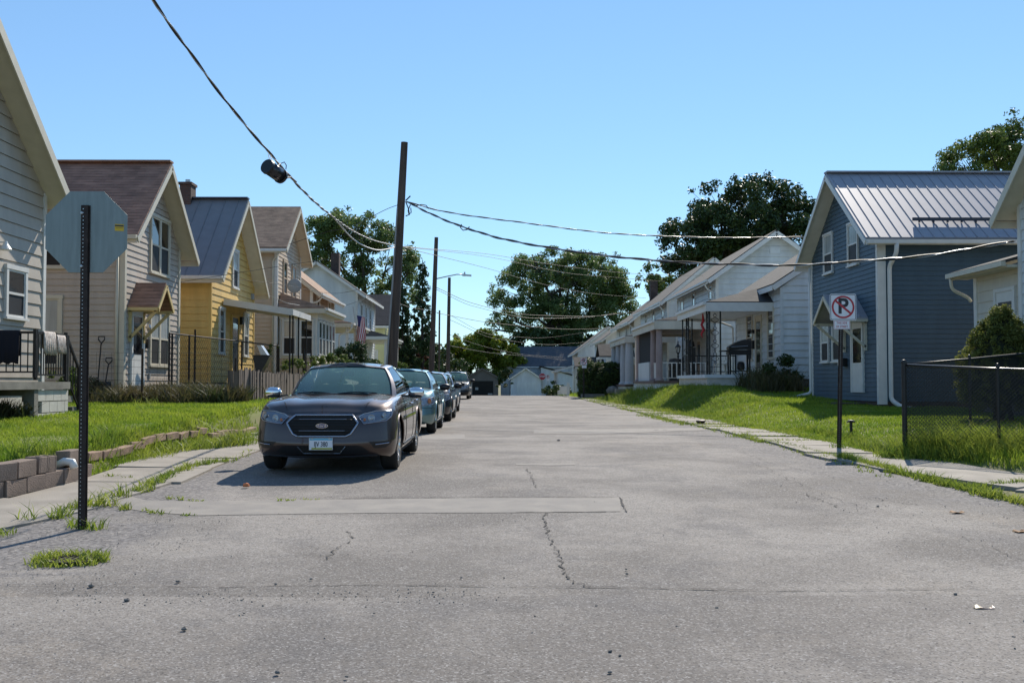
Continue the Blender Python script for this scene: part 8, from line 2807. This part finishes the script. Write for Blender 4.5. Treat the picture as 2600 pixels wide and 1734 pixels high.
for i in range(40):
    t = g.random(); a = g.uniform(0, 6.28); rr = .42 * (1 - t)
    cl.append((sx_ + .72 + rr * math.cos(a), sy_ + .2 + rr * math.sin(a), zb_ + 1.3 + .62 * t, .11, .11, .13))
foliage('crown', cl, 42000, .026, 'spruce', th, 60, .8, .5)
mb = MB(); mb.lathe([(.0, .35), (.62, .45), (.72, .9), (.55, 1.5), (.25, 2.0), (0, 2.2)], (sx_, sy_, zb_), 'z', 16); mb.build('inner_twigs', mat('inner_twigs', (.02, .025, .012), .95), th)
# bushes along the left side behind the fence
th = thing('juniper_bush', 'dark rounded juniper bush by the leaning pole', 'bush', (-6.4, 46, .5))
foliage('foliage', shell_clumps((P(898, 885, 46).x, 46, 2.1), (.62, .7, .85), 26, .28, 14) + shell_clumps((P(930, 905, 46).x, 46, 1.7), (.5, .6, .5), 14, .25, 15), 5200, .055, 'conifer', th, 61)
th = thing('vine_bush', 'bright leafy vine over the fence between the board fence and the juniper', 'bush', (-6.4, 42, .5))
foliage('foliage', shell_clumps((P(850, 912, 42).x, 42, 1.75), (1.0, .5, .42), 34, .2, 16) + shell_clumps((P(815, 905, 41).x, 41, 1.7), (.3, .4, .6), 10, .16, 17), 4200, .05, 'bright_leaf', th, 62)
th = thing('vine_bush', 'leafy bright vine end right of the juniper bush', 'bush', (-5.4, 47, .5))
foliage('foliage', shell_clumps((P(955, 915, 47).x, 47, 1.6), (.5, .5, .45), 14, .2, 18), 1500, .05, 'bright_leaf', th, 63)
th = thing('rose_bush', 'thin flowering bush behind the board fence below the beige porch', 'bush', (-7.2, 38, .6))
foliage('foliage', shell_clumps((P(740, 925, 38).x, 38, 1.6), (.6, .5, .35), 16, .14, 19) + shell_clumps((P(690, 895, 38).x, 38, 1.9), (.25, .3, .55), 10, .12, 20), 1500, .04, 'bright_leaf', th, 64)
th = thing('young_bush', 'small bright bush at the foot of the red porch', 'bush', (P(1012, 950, 70).x, 70, .1))
foliage('foliage', shell_clumps(tuple(P(1012, 940, 70)), (.5, .5, .6), 10, .25, 22), 1100, .07, 'bright_leaf', th, 65)
th = thing('shrub', 'dark wild shrub between the small white house and the blue house', 'shrub', (10.2, 38.8, .8))
foliage('foliage', shell_clumps((9.9, 39.0, 1.25), (.9, .5, .5), 18, .22, 24) + [(10.3, 39.2, 1.9, .35, .3, .25), (9.7, 39.2, 1.7, .2, .2, .2)], 2400, .06, 'dark_leaf', th, 66)
# background rows of trees so that the horizon closes between the houses
def far_row(label, pts, seedv):
    th = thing('tree', label, 'tree', (pts[0][0], pts[0][1], -1))
    cl = []
    for i, (x, y, r_, h_) in enumerate(pts): cl += shell_clumps((x, y, h_ * .55), (r_, r_ * .6, h_ * .5), 26, r_ * .28, seedv + i)
    mb = MB()
    for (x, y, r_, h_) in pts: mb.tube([(x, y, -1), (x, y, h_ * .5)], .25, 6)
    mb.build('trunk', 'tree_bark', th)
    foliage('crown', cl, 3200 * len(pts), .3, 'dark_leaf', th, seedv)
far_row('dark trees far behind the left houses', [(-20, 130, 5, 8), (-28, 128, 6, 9), (-13, 150, 5, 8)], 90)
far_row('dark trees far behind the right houses', [(24, 150, 7, 10), (36, 140, 7, 11), (17, 165, 6, 9)], 95)

# ================================================================== ROAD LITTER
b = ground_pt(190, 1424)
mb = MB()
for k in range(7):
    x = -.15 + k * .05; w = math.sqrt(max(.0, .165 ** 2 - x * x)); mb.box(b.x + x - .012, b.y - w, b.z + .012, b.x + x + .012, b.y + w, b.z + .02)
    mb.box(b.x - w, b.y + x - .01, b.z + .011, b.x + w, b.y + x + .01, b.z + .018)
rr = [(.17, .008), (.20, .008), (.20, .022), (.17, .022), (.17, .008)]
mb.lathe([(r, z + b.z) for r, z in rr], (b.x, b.y, 0), 'z', 28)
single('drain_grate', 'round iron drain grate ringed with grass in the left corner', 'drain', mb, 'rust_metal')
b = ground_pt(190, 1424)
mb = MB(); mb.lathe([(0, .009), (.168, .009)], (b.x, b.y, b.z), 'z', 24); single('drain_hole', 'black opening under the round drain grate', 'drain', mb, 'dark')
def pebble(px, py, r, m_, lab, seedv):
    b = ground_pt(px, py)
    g = random.Random(seedv)
    mb = MB()
    prof = [(0, 0), (r * .8, r * .05), (r, r * .4), (r * .75, r * .9), (0, r * 1.05)]
    mb.lathe(prof, (0, 0, 0), 'z', 8)
    mb.v = [(x * g.uniform(.8, 1.2) + b.x, y * g.uniform(.7, 1.1) + b.y, z * g.uniform(.8, 1.1) + b.z + .006) for x, y, z in mb.v]
    return single('pebble' if m_ != 'leaf_dry' else 'dry_leaf', lab, 'stone', mb, m_, 'loose stones on the asphalt')
pebble(625, 1237, .045, 'orange_stone', 'orange stone lying on the asphalt near the brown saloon', 1)
for i, (px, py, r) in enumerate(((468, 1602, .02), (705, 1712, .016), (452, 1480, .018), (322, 1528, .02), (232, 1492, .022), (700, 1486, .012), (790, 1473, .012), (1100, 1507, .010), (1171, 1470, .011), (1549, 1657, .013), (1548, 1711, .012), (1574, 1668, .009), (1951, 1668, .010), (2022, 1643, .008),
        (1820, 1548, .014), (2426, 1512, .014), (2574, 1622, .013), (1592, 1460, .012), (1418, 1120, .03), (2229, 1288, .016), (1590, 1448, .010), (1719, 1595, .012), (1990, 1640, .008), (1280, 1470, .009), (950, 1560, .008), (620, 1560, .008), (880, 1722, .009), (1514, 1541, .009), (2310, 1532, .008), (2351, 1549, .008))):
    pebble(px, py, r, 'stone', 'small dark stone lying loose on the asphalt', 20 + i)
# gravel crumbs along the joint and in the corner
g = np.random.default_rng(4)
V, Fq = [], []
def crumb(x, y, r, z):
    o = len(V)
    a = g.uniform(0, 6.28)
    for k in range(4): V.append((x + r * math.cos(a + k * 1.57) * g.uniform(.7, 1.2), y + r * math.sin(a + k * 1.57) * g.uniform(.7, 1.2), z))
    for k in range(4): V.append((x + .6 * r * math.cos(a + k * 1.57), y + .6 * r * math.sin(a + k * 1.57), z + r * g.uniform(.6, 1.1)))
    for k in range(4): Fq.append((o + k, o + (k + 1) % 4, o + 4 + (k + 1) % 4, o + 4 + k))
    Fq.append((o + 4, o + 5, o + 6, o + 7))
for _ in range(1100):
    t = g.uniform(0, 1)
    if t < .25: x, y = g.uniform(-3, 0), 7.27 + g.normal() * .14
    elif t < .6: x, y = g.uniform(-4.2, -2.6), g.uniform(7.3, 10.6)
    elif t < .85: x, y = g.uniform(3.2, 6.0), g.uniform(8.5, 14)
    else: x, y = g.uniform(-4, 5), g.uniform(5, 12)
    if not (xl(y) + .1 < x < xr(y) - .1): continue
    crumb(x, y, .003 + .0055 * g.uniform(0, 1) ** 2, zroad(y) + .006 + 0.012 * math.sin(x * 1.1 + .4 * y) * math.sin(y * .8))
o = fast_mesh('gravel', V, Fq, m='stone'); tag(o, kind='stuff')
# leaves and wrapper
def flat_bit(name, label, cat, px, py, w, h_, m_, rz):
    b = ground_pt(px, py)
    mb = MB()
    n = 8
    for i in range(n):
        q = []
        for (u, v) in ((i / n, 0), ((i + 1) / n, 0), ((i + 1) / n, 1), (i / n, 1)):
            x, y = (u - .5) * w, (v - .5) * h_ * (1 - .5 * abs(u - .5))
            q.append((b.x + x * math.cos(rz) - y * math.sin(rz), b.y + x * math.sin(rz) + y * math.cos(rz), b.z + .014 + .012 * math.sin(u * 7) * (v + .3)))
        mb.quad(*q)
    o = single(name, label, cat, mb, m_); sm = o.modifiers.new('t', 'SOLIDIFY'); sm.thickness = .003
    return o
flat_bit('wrapper', 'crumpled yellow and pink wrapper on the road at the lower right', 'wrapper', 2498, 1547, .13, .05, 'wrapper', .1)
flat_bit('dry_leaf', 'brown curled leaf on the gravel at the right, left of another', 'leaf', 2430, 1303, .14, .08, 'leaf_dry', .2)
flat_bit('dry_leaf', 'reddish dry leaf at the right edge of the photo', 'leaf', 2590, 1352, .13, .09, 'leaf_dry', .5)
